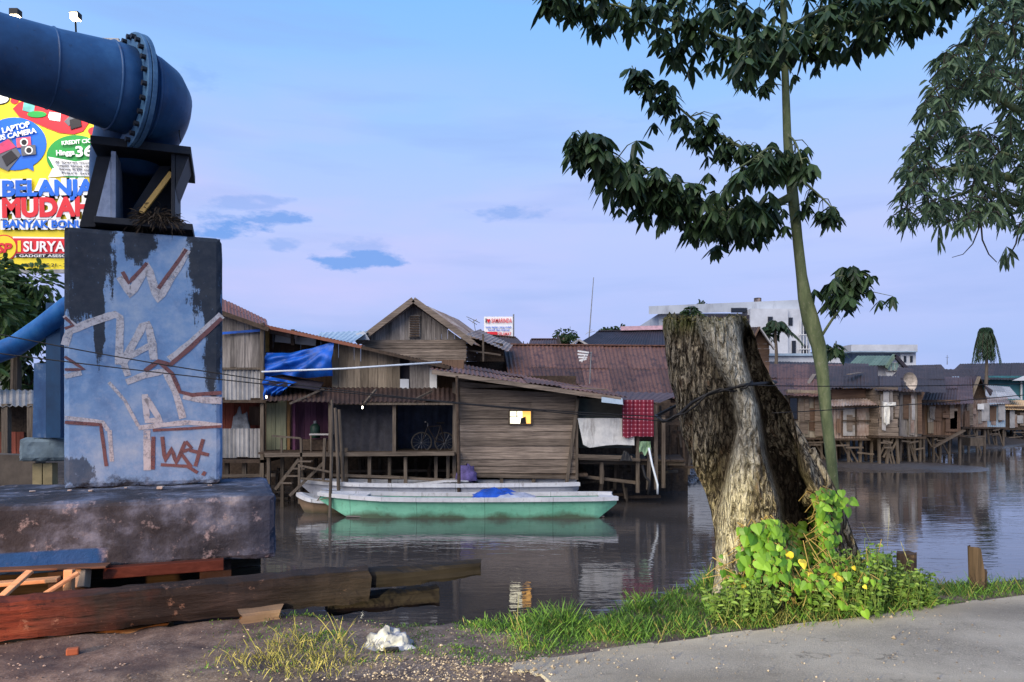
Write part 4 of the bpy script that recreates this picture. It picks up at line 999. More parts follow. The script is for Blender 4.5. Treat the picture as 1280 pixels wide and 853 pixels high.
def vines():
    vg = leafmat('vine_leaf', (56, 100, 30), (120, 160, 52), .35, .45); vy = leafmat('yellow_leaf', (186, 164, 40), (214, 196, 72), .3, .5)
    rt = root('creeper_vine', P(990, 762, 5.75), 'bright green heart leaved creeper climbing the foot of the stump', 'vine')
    mb, my, st = MB(), MB(), MB()
    def put(px, py, Y, s, yellow=False):
        p = P(px, py, Y); d = Vector((random.gauss(0, .5), -.45 + random.gauss(0, .25), -.75 + random.gauss(0, .3)))
        heart_leaf(my if yellow else mb, p, d, (random.gauss(0, .25), -1, .55), s)
        if random.random() < .6: st.tube([p, p + Vector((random.gauss(0, .03), .05, .03)), p + Vector((random.gauss(0, .06), .1, -.06))], .003, 4, False)
    # mound left, then the climbing tongue on the right
    for _ in range(330):
        px = random.gauss(962, 30); py = random.uniform(640, 722)
        lim = 648 + abs(px-965)*.35
        if px < 925 or px > 1040 or py < lim: continue
        put(px, py, stump_front(px, min(py, 700)) - random.uniform(.02, .22) - .1*sm(660, 720, py), random.uniform(.045, .1))
    for _ in range(170):
        t = random.random(); px = lerp(1030, 1022, t) + random.gauss(0, 11) + (14*sm(.35, 0, t) if random.random() < .5 else 0); py = lerp(612, 700, t)
        put(px, py, stump_front(px, py) - random.uniform(.04, .2), random.uniform(.04, .085))
    for px, py in ((1045, 622), (1052, 628), (1060, 635), (1038, 618), (1030, 612), (1048, 640), (1042, 655)): put(px, py, 6.0, .085)
    for px, py in ((967, 697), (978, 703), (984, 690), (1003, 700), (942, 714), (1012, 716), (1046, 716), (1125, 732)): put(px, py, 5.62 if px < 1100 else 5.9, .11 if px < 990 else .075, True)
    for _ in range(150):
        px = random.uniform(900, 1100); py = random.gauss(726, 16); put(px, py, 5.65 + random.uniform(-.2, .15), random.uniform(.03, .075), random.random() < .05)
    for k in range(26):
        x0 = random.uniform(940, 1110); a = P(x0, 770, 5.7); a.z = ground_z(a.x, a.y)
        x1 = x0 + random.gauss(0, 35); b = P(x1, random.uniform(665, 730), 5.6 + random.uniform(0, .2))
        st.tube([a, lerp(a, b, .5) + Vector((random.gauss(0, .05), -.04, .05)), b], .0035, 4, False)
    for k in range(30):
        x0 = random.uniform(920, 1010); a = P(x0, random.uniform(718, 745), 5.6); b = a + Vector((random.gauss(0, .11), random.gauss(0, .07), random.gauss(-.02, .05)))
        st.tube([a, lerp(a, b, .5) + Vector((0, -.03, .04)), b], .003, 4, False)
    mb.build('leaves', vg, rt); my.build('yellow_leaves', vy, rt); st.build('stems', plain('vine_stem', (128, 110, 66), .8), rt)
    # fine leaved weeds to the right of the stump
    def weed(px0, px1, top, n_, label, Y, s):
        c = P((px0+px1)/2, 758, Y); r2 = root('weed_bush', c, label, 'weed'); lv, st2 = LV(), MB()
        for _ in range(n_):
            px = random.uniform(px0, px1); k = (px-px0)/(px1-px0); yt = np.interp(k, [0, .25, .5, .75, 1], top)
            b = P(px, 760, Y + random.uniform(-.2, .25)); b.z = ground_z(b.x, b.y) - .02
            tp = P(px + random.gauss(0, 10), lerp(yt, 752, random.random()**1.6), b.y - random.uniform(0, .1))
            if tp.z < b.z + .02: continue
            st2.tube([b, lerp(b, tp, .55) + Vector((random.gauss(0, .02), 0, 0)), tp], .0022, 4, False)
            for j in range(random.randint(7, 13)):
                t = random.uniform(.25, 1.02); q = lerp(b, tp, t); a = random.random()*6.28
                lv.leaf(q, (math.cos(a), math.sin(a), random.uniform(-.1, .7)), random.uniform(.025, .075)*s, random.uniform(.016, .036)*s, .3)
        lv.build('leaves', leafmat('weed_leaf', (66, 98, 40), (122, 150, 70), .35, .5), r2); st2.build('stems', plain('weed_stem', (86, 104, 52), .8), r2)
    weed(1010, 1100, [738, 715, 690, 684, 690], 170, 'light green small leaved weeds beside the right foot of the stump', 5.75, 1.0)
    weed(1080, 1170, [672, 690, 705, 712, 735], 220, 'darker green weeds between the stump and the short post', 6.0, .9)
    weed(890, 960, [742, 728, 722, 726, 735], 110, 'low green weeds at the left foot of the stump', 5.55, .9)
vines()
# single tall stalks standing against the water
tall = LV()
for px, py, h, lean in ((1108, 690, .42, .05), (1095, 680, .25, -.4), (645, 795, .34, .05), (1138, 695, .16, -.35)):
    p = P(px, py, 6.1 if px > 700 else 5.05)
    tall.leaf(p - Vector((0, 0, .1)), (lean, 0, 1), h+.1, .010, .05)
tag(tall.build('reed_stalk', leafmat('pale_reed', (150, 150, 96), (170, 164, 110), .3, .7)), 'few tall pale stalks standing against the water', 'grass', kind='stuff')

# two old mooring posts on the bank
PW = wood('mooring_post_wood', (48, 40, 34), (84, 70, 58), 'z', .4)
def stake(px, py0, py1, Y, r_, label, notch=False):
    a = P(px, py0, Y); o = root('wooden_post', a, label, 'post')
    n_ = 14; vs, fs = [], []; seg = 14
    top = P(px, py1, Y).z; b0 = ground_z(a.x, a.y) - .25
    for j in range(n_+1):
        for k in range(seg):
            th = 2*math.pi*k/seg; q = Vector((math.cos(th), math.sin(th), 0))
            zz = lerp(b0, top, j/n_)
            if notch and j >= n_-5 and q.x > .05: zz = min(zz, lerp(b0, top, (n_-4.6)/n_) + .02*mn.noise(Vector((th*2, 0, 0))))
            if j == n_: zz += .02*mn.noise(Vector((th*3, px, 0)))
            r2 = r_*(1 + .18*mn.noise(Vector((q.x*2, q.y*2, zz*1.5+px))) + .1*mn.noise(Vector((q.x*6, q.y*6, zz))))
            vs.append(Vector((a.x, a.y, zz)) + q*r2)
    for j in range(n_):
        for k in range(seg): fs.append((j*seg+k, j*seg+(k+1) % seg, (j+1)*seg+(k+1) % seg, (j+1)*seg+k))
    fs.append(tuple(n_*seg+k for k in range(seg)))
    mb = MB(); mb.add(vs, fs); mb.build('post_body', PW, o)
stake(1222, 742, 683, 6.5, .072, 'taller split wooden post with a broken top on the bank', True)
stake(1133, 730, 691, 6.35, .075, 'short thick wooden stump post among the weeds')
# ------------------------------------------------------------------ boats
def boat(name, label, px0, px1, Y, y_w, y_g0, y_g1, hullm, rim, width=1.25, rake0=.55, rake1=.25, sheer0=.0, deckpx=None):
    """long narrow wooden river boat seen from the side; bow at px0, stern at px1"""
    A, B = P(px0, y_w, Y), P(px1, y_w, Y); A.z = B.z = WATER; L = (B-A).length
    zt = P(px0, y_g0, Y).z - WATER
    o = root(name, A, label, 'boat'); n_ = 40
    st = []
    for i in range(n_+1):
        t = i/n_
        wt = width/2*min(1, (t/.22)**.6 if t < .22 else 1)*(1 if t < .9 else 1 - .18*((t-.9)/.1)**2)
        wt = max(wt, .05); zb = -.12 + (zt+.04)*max(0, 1 - t/.13)*(1 if t < .13 else 0) + ((zt-.02)*((t-.92)/.08) if t > .92 else 0)
        ztop = zt + sheer0*max(0, 1-t/.35)**2 - .03*math.sin(t*math.pi)
        xb = L*t; st.append((xb, wt, zb, ztop))
    def section(x, wt, zb, zt_, th=0.0):
        return [(x, -wt-0+th, zt_), (x, -wt*.86+th, (zt_+zb)/2), (x, -wt*.72+th, zb+th), (x, 0, zb+th), (x, wt*.72-th, zb+th), (x, wt*.86-th, (zt_+zb)/2), (x, wt-th, zt_)]
    vs, fs = [], []; m = 7
    for th in (0, .035):
        for q in st: vs += [A + Vector(p) for p in section(*q, th=th)]
    N = (n_+1)*m
    for i in range(n_):
        for k in range(m-1):
            a = i*m+k; fs.append((a, a+m, a+m+1, a+1)); fs.append((N+a, N+a+1, N+a+m+1, N+a+m))
    fs.append(tuple(range(m-1, -1, -1))); fs.append(tuple(n_*m+k for k in range(m))); fs.append(tuple(N+n_*m+k for k in range(m-1, -1, -1)))
    for i in range(n_):
        for k in (0, m-1): a = i*m+k; fs.append((a, N+a, N+a+m, a+m))
    mb = MB(); mb.add(vs, fs); mb.build('hull', hullm, o)
    for sgn in (-1, 1):
        mb = MB()
        for i in range(n_):
            a, b = st[i], st[i+1]; mb.bar(A+Vector((a[0], sgn*a[1], a[3]+.02)), A+Vector((b[0]+.005, sgn*b[1], b[3]+.02)), .15, .10)
        mb.build('gunwale', rim, o)
    return o, A, L, st
def hullmat(name, c, c2, dirt):
    g = G(name, .5, .35); x, y, z = g.sep(); a = g.noise(2.5, 6, .65, (.5, 1, 1)); b = g.noise(9, 6, .7, (1, 1, .5), off=(3, 1, 2)); d = g.noise(1.2, 4, .6, off=(6, 6, 6))
    k = g.ramp(a, [(.3, srgb(c)), (.7, srgb(c2))]); k = g.mix(g.rng(b, .56, .68, 0, .55), k, srgb(dirt))
    f = g.math('ADD', z, g.math('MULTIPLY', g.math('SUBTRACT', d, .5), .5)); k = g.mix(g.rng(f, .02, .16, .85, 0), k, srgb((72, 70, 52)))
    seam = g.math('LESS_THAN', g.math('ABSOLUTE', g.math('SUBTRACT', g.math('FRACT', g.math('DIVIDE', x, 1.72)), .5)), .004)
    k = g.mix(g.math('MULTIPLY', seam, .6), k, srgb((40, 70, 56)))
    g.color(k); g.bump(b, .2, .01); return g.m
WP = hullmat('worn_white_paint', (176, 178, 182), (208, 210, 212), (120, 112, 104))
GH = hullmat('mint_green_hull', (104, 176, 146), (138, 206, 176), (92, 140, 108))
gb, A, L, st = boat('river_boat', 'long mint green wooden boat with a white rim, moored nearest', 400, 768, 19.2, 645, 621, 621, GH, WP, 1.2, sheer0=.07)
BD = wood('boat_floor', (92, 88, 86), (132, 126, 122), 'x', .3)
mb = MB(); mb.box(A+Vector((L*.53, 0, .03)), (L*.86, .74, .03)); mb.build('floor_boards', BD, gb)
mb = MB(); mb.prism([A+Vector((L*.015, 0, .54)), A+Vector((L*.10, -.40, .515)), A+Vector((L*.16, -.52, .50)), A+Vector((L*.16, .52, .50)), A+Vector((L*.10, .40, .515))], (0, 0, .03)); mb.build('bow_deck', WP, gb)
mb = MB(); mb.box(A+Vector((L*.975, 0, .48)), (L*.05, 1.0, .03)); mb.build('stern_deck', WP, gb)
for t in (.28, .42, .56, .70, .84): MB().box(A+Vector((L*t, 0, .36)), (.22, 1.06, .03)).build('thwart', BD, gb)
tarp_p = P(618, 613, 19.1)
def cloth_heap(c, sx, sy, sz, seed, n=22):
    vs, fs = [], []
    for j in range(n+1):
        for i in range(n+1):
            x, y = (i/n*2-1), (j/n*2-1); r_ = max(abs(x), abs(y)); h = (1-r_**2)*.8 + .35*mn.noise(Vector((x*2.2, y*2.2, seed))) + .12*mn.noise(Vector((x*6, y*6, seed)))
            vs.append(c + Vector((x*sx*(1+.15*mn.noise(Vector((y*2, seed, 0)))), y*sy*(1+.2*mn.noise(Vector((x*2, seed, 4)))), max(0, h*(1-r_**6))*sz)))
    for j in range(n):
        for i in range(n): a = j*(n+1)+i; fs.append((a, a+1, a+n+2, a+n+1))
    m0 = len(vs); vs += [v + Vector((0, 0, -.012)) for v in vs]; fs += [tuple(m0+k for k in f[::-1]) for f in fs]
    mb = MB(); return mb.add(vs, fs)
q = A + Vector((L*.60, .1, .5)); tag(cloth_heap(q, .62, .5, .24, 2).build('blue_tarpaulin', plain('boat_tarp', (34, 78, 170), .45, .3, 3), None, True), 'crumpled blue tarpaulin lying across the middle of the green boat', 'tarpaulin')
q = A + Vector((L*.665, -.1, .5)); tag(cloth_heap(q, .5, .4, .14, 5).build('grey_sheet', plain('grey_sheet_cloth', (150, 158, 176), .6, .2, 3), None, True), 'pale grey folded sheet beside the blue tarpaulin on the green boat', 'sheet')
# white boat moored behind
LB = plain('pale_blue_deck', (172, 184, 206), .5, .14, 2)
wb, A2, L2, st2 = boat('river_boat', 'white river boat with a dark blue stripe moored behind the green boat', 378, 722, 20.55, 632, 604, 604, hullmat('white_hull', (162, 166, 176), (196, 198, 204), (110, 108, 110)), WP, 1.1, sheer0=.05)
mb = MB(); mb.prism([A2+Vector((L2*.01, 0, .58)), A2+Vector((L2*.1, -.36, .56)), A2+Vector((L2*.2, -.48, .55)), A2+Vector((L2*.2, .48, .55)), A2+Vector((L2*.1, .36, .56))], (0, 0, .03)); mb.build('bow_deck', LB, wb)
mb = MB(); mb.box(A2+Vector((L2*.58, -.56, .44)), (L2*.74, .03, .12)); mb.build('side_stripe', plain('dark_stripe', (40, 58, 78), .5), wb)
for k in range(9): MB().box(A2+Vector((L2*(.22+.09*k), -.575, .44)), (.03, .03, .14)).build('rib_post', WP, wb)
mb = MB()
p0, p1, p2, p3 = A2+Vector((L2*.28, 0, .60)), A2+Vector((L2*.52, 0, .80)), A2+Vector((L2*.60, 0, .80)), A2+Vector((L2*.66, 0, .62))
for a, b in ((p0, p1), (p1, p2), (p2, p3)): mb.slab(a+Vector((0, -.42, 0)), b+Vector((0, -.42, 0)), b+Vector((0, .42, 0)), a+Vector((0, .42, 0)), .03)
mb.build('cabin_cover', WP, wb)
mb = MB(); mb.slab(p2+Vector((.05, -.4, -.0)), p3+Vector((0, -.4, 0)), p3+Vector((0, .4, 0)), p2+Vector((.05, .4, 0)), .01); mb.slab(p1+Vector((.2,-.45,-.02)), p2+Vector((.1,-.45,-.02)), p3+Vector((0,-.45,-.02)), A2+Vector((L2*.5, -.45, .6)), .01); mb.build('windscreen', MT['glass'], wb)
mb = MB(); c = A2+Vector((L2*.22, -.3, .6)); mb.tube([c, c+Vector((.05, 0, .14)), c+Vector((.16, 0, .16)), c+Vector((.22, 0, 0))], .016, 6); mb.build('cleat', WP, wb)
q = A2+Vector((L2*.595, .1, .80)); pm = root('motor_cover', q, 'purple cloth cover over the motor of the white boat', 'cover')
vs, fs = [], []
for j in range(11):
    for k in range(16):
        th = k/16*6.283; ph = j/10*1.5; d = Vector((math.cos(th)*math.cos(ph), math.sin(th)*math.cos(ph), math.sin(ph)))
        vs.append(q + Vector((d.x*.3, d.y*.26, d.z*.42-.02))*(1+.3*mn.noise(d*3)))
for j in range(10):
    for k in range(16): fs.append((j*16+k, j*16+(k+1) % 16, (j+1)*16+(k+1) % 16, (j+1)*16+k))
mb = MB(); mb.add(vs, fs); mb.build('cover_cloth', plain('purple_cloth', (92, 82, 130), .85, .35, 5), pm, True)
tag(MB().tube([A+Vector((.12, -.05, .6)), A+Vector((-.02, -.2, .42)), P(412, 622, 18.95), P(412.5, 616, 18.85), P(414, 620, 18.95)], .014, 6).build('mooring_rope', plain('hemp_rope', (120, 108, 84), .9), None, True), 'thin rope tying the green boat bow to the pole', 'rope')
# small brown dinghy half hidden at the left
sb, A3, L3, st3 = boat('river_boat', 'small brown boat with white rim, its bow sticking out behind the green boat', 374, 470, 20.0, 641, 624, 624, hullmat('brown_hull', (104, 88, 70), (134, 112, 90), (70, 60, 52)), WP, .8, sheer0=.12)

# ------------------------------------------------------------------ stilt houses of the left cluster
def stilt(px, py0, py1, Y, par, w_=.11, px1=None, m=None, name='stilt'):
    a = P(px, py0, Y); b = P(px1 if px1 is not None else px, py1, Y)
    return MB().bar(a, b, w_, w_).build(name, m or MT['post'], par)
def zt(o): return o
DG = 'stilt houses on the far bank'
# H1: two storey grey house just right of the pier
h1 = root('stilt_house', P(300, 640, 21.5), 'two storey grey plank stilt house right beside the pier with corrugated balcony fronts', 'house', DG)
MB().planks(P(250,459,21), P(331,459,21), P(331,406,21), P(250,385,21), 9, 'v', .03).build('upper_wall', MT['grey_v'], h1)
MB().planks(P(331,470,21), P(331,470,24), P(331,408,24), P(331,406,21.02), 8, 'v', .03).build('side_wall', MT['grey_v'], h1)
MB().sheet(P(240,376,20.6), P(334,410,20.6), P(331,400,25), P(240,356,25), .1, .012, rows=2).build('roof', MT['rust_bright'], h1)
MB().bar(P(240,378,20.55), P(336,412,20.55), .05, .12).build('fascia', MT['dark_wood'], h1)
MB().sheet(P(250,499,20.75), P(328,499,20.75), P(328,462,20.85), P(250,462,20.85), .12, .02, cols=5).build('balcony_front', MT['zinc'], h1)
MB().bar(P(250,461,20.8), P(332,461,20.8), .07, .06).build('rail', MT['post'], h1)
MB().box((P(290,502,21).x, 21.4, P(290,502,21).z), (2.2, 1.6, .08)).build('upper_floor', MT['dark_wood'], h1)
MB().planks(P(250,572,22.0), P(330,572,22.0), P(330,503,22.0), P(250,503,22.0), 8, 'v').build('lower_wall', MT['red_v'], h1)
MB().sheet(P(250,571,20.9), P(326,571,20.9), P(326,536,20.95), P(250,536,20.95), .12, .02, cols=5).build('lower_railing', MT['zinc'], h1)
MB().box((P(290,575,21.4).x, 21.6, P(290,576,21).z), (2.3, 1.8, .09)).build('lower_floor', MT['dark_wood'], h1)
for px in (284, 306, 327): stilt(px, 640, 577, 21.0, h1)
stilt(328, 640, 404, 20.75, h1, .1, name='corner_post')
MB().bar(P(276,595,20.8), P(345,594,20.8), .09, .08).build('cross_beam', MT['beam'], h1)
lau = MB().add([], [])
lc = cloth_heap(Vector((0, 0, 0)), .28, .12, .9, 9); lc.v = [(x+P(302,535,21.5).x, 21.45+y*.6, P(302,537,21.5).z + z*.8) for x, y, z in lc.v]
tag(lc.build('hanging_laundry', plain('grey_laundry', (120, 124, 130), .9, .3, 6), None, True), 'grey laundry bundle hanging in the lower opening of the house beside the pier', 'laundry')
MB().box(P(318,520,21.9), (.3, .05, .55)).build('shutter', MT['brown_v'], h1)

MB().bar(P(276,417,20.9), P(326,413,20.9), .02, .07).build('blue_strip', MT['tarp_blue'], h1)
BULB = glow('bulb_glow', (255, 248, 225), 5)
def bulb(px, py, Y, label):
    c = P(px, py, Y); o = root('light_bulb', c, label, 'bulb')
    MB().tube([c+Vector((0,0,.2)), c+Vector((0,0,.05))], .012, 6).build('cable_end', MT['black'], o); MB().tube([c+Vector((0,0,.05)), c+Vector((0,0,.03)), c, c-Vector((0,0,.03))], [.014,.022,.026,.01], 10).build('glass_bulb', BULB, o, True)
bulb(333, 497, 20.15, 'small lit bulb under the awning by the pale green door')
bulb(453, 510, 20.15, 'small lit bulb under the awning before the charcoal sheet')
# H2: long house with the blue tarpaulin
h2 = root('stilt_house', P(440, 640, 22), 'long shabby stilt house with blue tarpaulin, dark awning and purple wall', 'house', DG)
MB().planks(P(332,500,22.6), P(418,500,22.6), P(418,425,22.6), P(332,408,22.6), 10, 'v').build('upper_wall', MT['brown_v'], h2)
MB().planks(P(415,486,21.4), P(500,486,21.4), P(500,444,21.4), P(415,425,21.4), 9, 'v', .03, .008, .015).build('upper_wall', MT['tan_v'], h2)
MB().planks(P(512,486,21.4), P(546,486,21.4), P(546,458,21.4), P(512,450,21.4), 4, 'v').build('upper_wall', MT['grey_v'], h2)
MB().slab(P(500,486,21.7), P(512,486,21.7), P(512,448,21.7), P(500,448,21.7), .04).build('dark_opening', MT['black_roof'], h2)  # door opening, its inner shade put in as a black panel
MB().slab(P(500,486,21.38), P(511,486,21.38), P(511,474,21.38), P(500,474,21.38), .03).build('pale_panel', MT['concrete_w'], h2)
MB().slab(P(537,486,21.36), P(546,486,21.36), P(546,460,21.36), P(537,460,21.36), .03).build('white_panel', MT['white_paint'], h2)
MB().sheet(P(326,405,20.9), P(452,432,20.9), P(452,436,25), P(326,410,25), .1, .012, rows=2).build('roof', MT['rust_bright'], h2)
MB().sheet(P(446,432,20.9), P(562,458,20.9), P(562,462,25), P(446,436,25), .1, .012, rows=2).build('roof', MT['black_roof'], h2)
MB().bar(P(324,407,20.85), P(452,434,20.85), .04, .09).build('fascia', MT['rust_bright'], h2)
MB().bar(P(452,434.5,20.86), P(562,460,20.86), .04, .09).build('fascia', MT['dark_wood'], h2)
for a, b, c in (((344, 423, 21.9), (395, 428, 21.9), 'white_paint'), ((336, 412, 21.6), (372, 420, 21.6), 'zinc_rust')): MB().bar(P(*a), P(*b), .03, .22).build('cloth_strip', MT[c], h2)
MB().bar(P(334,440,21.5), P(334,408,21.5), .1, .08).build('post', plain('yellow_post', (190, 150, 84), .8), h2)
MB().bar(P(366,432,21.6), P(366,412,21.6), .1, .08).build('post', MT['dark_wood'], h2)
# awning over the front
MB().sheet(P(333,503,20.2), P(570,503,20.2), P(570,486,21.3), P(333,484,21.3), .13, .02, rows=1, edge=.12, sag=.05).build('awning', MT['rust_dark'], h2)
for (x0, y0, x1, y1) in ((362, 505, 405, 486), (455, 505, 470, 487), (518, 500, 540, 489)): MB().bar(P(x0,y0,20.15), P(x1,y1,20.6), .06, .05).build('awning_batten', MT['post'], h2)
MB().bar(P(418,505,20.25), P(566,505,20.25), .05, .06).build('awning_rail', MT['post'], h2)
# lower storey
MB().planks(P(333,562,21.6), P(358,562,21.6), P(358,500,21.6), P(333,500,21.6), 4, 'v', .03).build('door', MT['green_v'], h2)
MB().bar(P(361,563,21.55), P(361,500,21.55), .08, .06).build('door_frame', plain('ochre_frame', (134, 104, 66), .8), h2)
MB().planks(P(364,566,21.75), P(418,566,21.75), P(418,500,21.75), P(364,500,21.75), 7, 'v').build('purple_wall', MT['purple_v'], h2)
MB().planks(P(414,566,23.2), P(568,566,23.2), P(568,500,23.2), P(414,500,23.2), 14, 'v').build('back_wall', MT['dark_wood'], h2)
MB().bar(P(368,500,21.5), P(368,566,21.5), .08, .08).build('post', plain('purple_post', (96, 58, 84), .8), h2)
def hanging(px0, px1, y0, y1, Y, amp, seed, t=.012, n=40, torn=.0):
    vs, fs = [], []; m = 12
    for j in range(m+1):
        for i in range(n+1):
            u, v = i/n, j/m; px = lerp(px0, px1, u); py = lerp(y1, y0, v); py += torn*mn.noise(Vector((u*3, seed, 0)))*(1-v)
            p = P(px, py, Y); p.y += amp*(mn.noise(Vector((u*9, v*1.2, seed))) + .4*mn.noise(Vector((u*24, v*2, seed)))); vs.append(p)
    for j in range(m):
        for i in range(n): a = j*(n+1)+i; fs.append((a, a+1, a+n+2, a+n+1))
    N = len(vs); vs += [p + Vector((0, t, 0)) for p in vs]; fs += [tuple(N+k for k in f[::-1]) for f in fs]
    return MB().add(vs, fs)
tag(hanging(415, 491, 506, 566, 20.9, .08, 3, torn=4).build('charcoal_curtain', MT['charcoal'], None, True), 'charcoal mesh sheet hung across the porch left of the bicycle', 'curtain')
tag(hanging(497, 566, 506, 563, 22.2, .08, 8, torn=4).build('navy_curtain', MT['navy'], None, True), 'dark navy sheet hung at the back of the porch behind the bicycle', 'curtain')
for px in (413, 493, 569): stilt(px, 566, 503, 20.4, h2, .09, name='porch_post')
MB().box((P(450,569,20.6).x, 21.8, P(450,566.5,20.5).z), (5.5, 2.9, .06)).build('deck', MT['dark_wood'], h2)
MB().bar(P(331,569,20.3), P(568,567,20.3), .06, .11).build('deck_edge', MT['beam'], h2)
for px, py1 in ((336, 572), (353, 570), (433, 560), (462, 569), (487, 572), (507, 571), (545, 571), (560, 570)): stilt(px, 636, py1, 20.5 + .2*((px*7) % 3), h2, .09)
for px, py0, py1 in ((395, 630, 573), (450, 622, 573), (475, 625, 573), (520, 625, 573), (538, 625, 573), (370, 628, 573)): stilt(px, py0, py1, 22.6, h2, .09)
MB().bar(P(415,594,20.4), P(500,597,20.4), .07, .07).build('cross_beam', MT['beam'], h2); MB().bar(P(480,596,20.6), P(580,602,20.6), .06, .08).build('cross_beam', MT['beam'], h2)
MB().bar(P(335,590,22.0), P(570,588,22.0), .07, .07).build('cross_beam', MT['beam'], h2)
MB().slab(P(240,645,24.2), P(575,645,24.2), P(575,472,24.2), P(240,418,24.2), .05).build('back_wall', MT['dark_wood'], h2)  # added dark slab, blocks sky light behind and under the house
MB().slab(P(546,500,23), P(580,500,23), P(580,450,23), P(546,450,23), .05).build('end_wall', MT['brown_v'], h2)
# tarpaulin
def tarp(poly_top, poly_bot, Y, seed, label, name='blue_tarpaulin'):
    n = 26; m = 14; vs, fs = [], []
    def along_(poly, t): 
        d = [0]; 
        for a, b in zip(poly[:-1], poly[1:]): d.append(d[-1] + math.dist(a, b))
        t *= d[-1]; k = max(i for i in range(len(d)-1) if d[i] <= t + 1e-9); s = (t-d[k])/(d[k+1]-d[k]); return lerp(Vector(poly[k]), Vector(poly[k+1]), s)
    for j in range(m+1):
        for i in range(n+1):
            u, v = i/n, j/m; q = lerp(along_(poly_bot, u), along_(poly_top, u), v)
            p = P(q.x, q.y, Y); p.y += .16*mn.noise(Vector((u*4+v*2, v*1.5-u, seed))) + .07*mn.noise(Vector((u*10, v*4, seed))) - .25*math.sin(math.pi*v)*(.4+.6*u) + .07*math.sin(16*math.atan2(1.03-v, 1.06-u)+2*u)*min(1, 2*(1.05-u)); vs.append(p)
    for j in range(m):
        for i in range(n): a = j*(n+1)+i; fs.append((a, a+1, a+n+2, a+n+1))
    N = len(vs); vs += [p + Vector((0, .01, 0)) for p in vs]; fs += [tuple(N+k for k in f[::-1]) for f in fs]
    tag(MB().add(vs, fs).build(name, MT['tarp_blue'], None, True), label, 'tarpaulin')
tarp([(331,441),(360,441),(395,434),(418,427)], [(330,472),(352,468),(382,473),(416,470)], 20.95, 1, 'big bright blue tarpaulin hung over the upper floor opening')
tarp([(331,470),(372,478)], [(330,500),(350,494)], 20.7, 4, 'small blue tarpaulin flap hanging below the big one beside the post')
MB().slab(P(336,478,20.5), P(398,488,20.5), P(405,478,21.2), P(344,468,21.2), .03).build('shed_panel', MT['black_roof'], h2)
tag(MB().tube([P(327,465,20.4), P(430,461,20.3), P(552,453,20.2)], .026, 8).build('plastic_pipe', MT['pipe_white'], None, True), 'long white plastic pipe strung across the house front under the tarpaulin', 'pipe')
# clutter on the porch
gas = root('gas_cylinder', P(394,548,21.2), 'dark green gas cylinder standing by the purple wall', 'gas cylinder')
c = P(394,548,21.2); MB().tube([c, c+Vector((0,0,.02)), c+Vector((0,0,.34)), c+Vector((0,0,.42))], [.12,.14,.14,.07], 16).build('bottle_body', plain('dark_green_paint', (34, 60, 50), .5), gas, True); MB().tube([c+Vector((0,0,.42)), c+Vector((0,0,.5))], .05, 10).build('valve', MT['steel'], gas)
MB().box(P(397,556,21.1), (.9, .4, .3)).build('porch_bench', MT['dark_wood'], h2)
tb = root('washing_basin', P(388,550,20.8), 'low pale table with a white rim on the porch by the stairs', 'table')
for dx in (-.5, .5): MB().bar(P(402,566,20.8)+Vector((dx*.6,0,0)), P(402,544,20.8)+Vector((dx*.6,0,0)), .04).build('leg', MT['post'], tb)
MB().box(P(402,543,20.8), (.6, .35, .04)).build('tabletop', MT['zinc'], tb)
bk = root('bicycle', P(524,562,21.5), 'old bicycle leaning in the dark porch before the navy sheet', 'bicycle')
def wheel(c, r_):
    pts = [c + Vector((math.cos(a)*r_, .06*math.cos(a), math.sin(a)*r_)) for a in np.linspace(0, 6.283, 25)]
    wt = MB(); wt.tube(pts, .022, 6, False); o = wt.build('wheel', plain('grey_tyre', (70, 66, 62), .7), bk, True)
    sp_ = MB(); [sp_.tube([c, c+Vector((math.cos(a)*r_, .06*math.cos(a), math.sin(a)*r_))], .004, 4, False) for a in np.linspace(0, 6.283, 13)[:-1]]; sp_.build('spokes', MT['steel'], o)
w0, w1 = P(527,553,21.4), P(556,553,21.5); wheel(w0, .28); wheel(w1, .28)
fr = MB(); hd, se, bb = w0+Vector((.18,0,.45)), w0+Vector((.55,0,.48)), w0+Vector((.42,0,.02))
for a, b in ((w0, hd), (hd, se), (hd, bb), (bb, se), (bb, w1), (se, w1)): fr.tube([a, b], .018, 6)
fr.build('frame', plain('bike_frame', (44, 38, 38), .5), bk); MB().box(se+Vector((0,0,.08)), (.22,.1,.05)).build('saddle', MT['black'], bk, bevel=.02); MB().tube([hd, hd+Vector((0,0,.1)), hd+Vector((-.05,-.2,.14))], .014, 6).build('handlebar', MT['steel'], bk)
# stairs and hand rails down to the water
stp = root('wooden_stairs', P(360, 610, 20.2), 'rickety wooden steps with rails going down from the porch to the boats', 'stairs')
for (a, b, t) in (((344,612,20.2),(374,574,20.3),.08), ((362,620,19.9),(405,578,20.2),.07), ((374,582,20.0),(412,590,20.0),.05), ((376,598,20.0),(412,602,20.0),.05), ((374,630,20.0),(374,580,20.0),.06), ((404,600,20.1),(406,548,20.1),.07), ((340,545,20.3),(376,548,20.3),.05), ((376,548,20.3),(378,600,20.3),.06), ((352,548,20.35),(352,568,20.35),.05)):
    MB().bar(P(*a), P(*b), t, t).build('rail' if t < .065 else 'stringer', MT['post'], stp)
for k in range(4): MB().bar(P(350+k*8, 604-k*9, 20.1), P(366+k*8, 604-k*9, 20.1), .2, .03).build('tread', MT['beam'], stp)
def pole(px, y0, y1, Y, w_, label, px1=None, m='post'):
    o = root('mooring_pole', P(px, y0, Y), label, 'pole', 'mooring poles before the houses'); MB().tube([P(px, y0, Y), P(lerp(px, px1 or px, .5)+.7, (y0+y1)/2, Y), P(px1 or px, y1, Y)], [w_/2, w_/2*.95, w_/2*.8], 9).build('pole_shaft', MT[m], o)
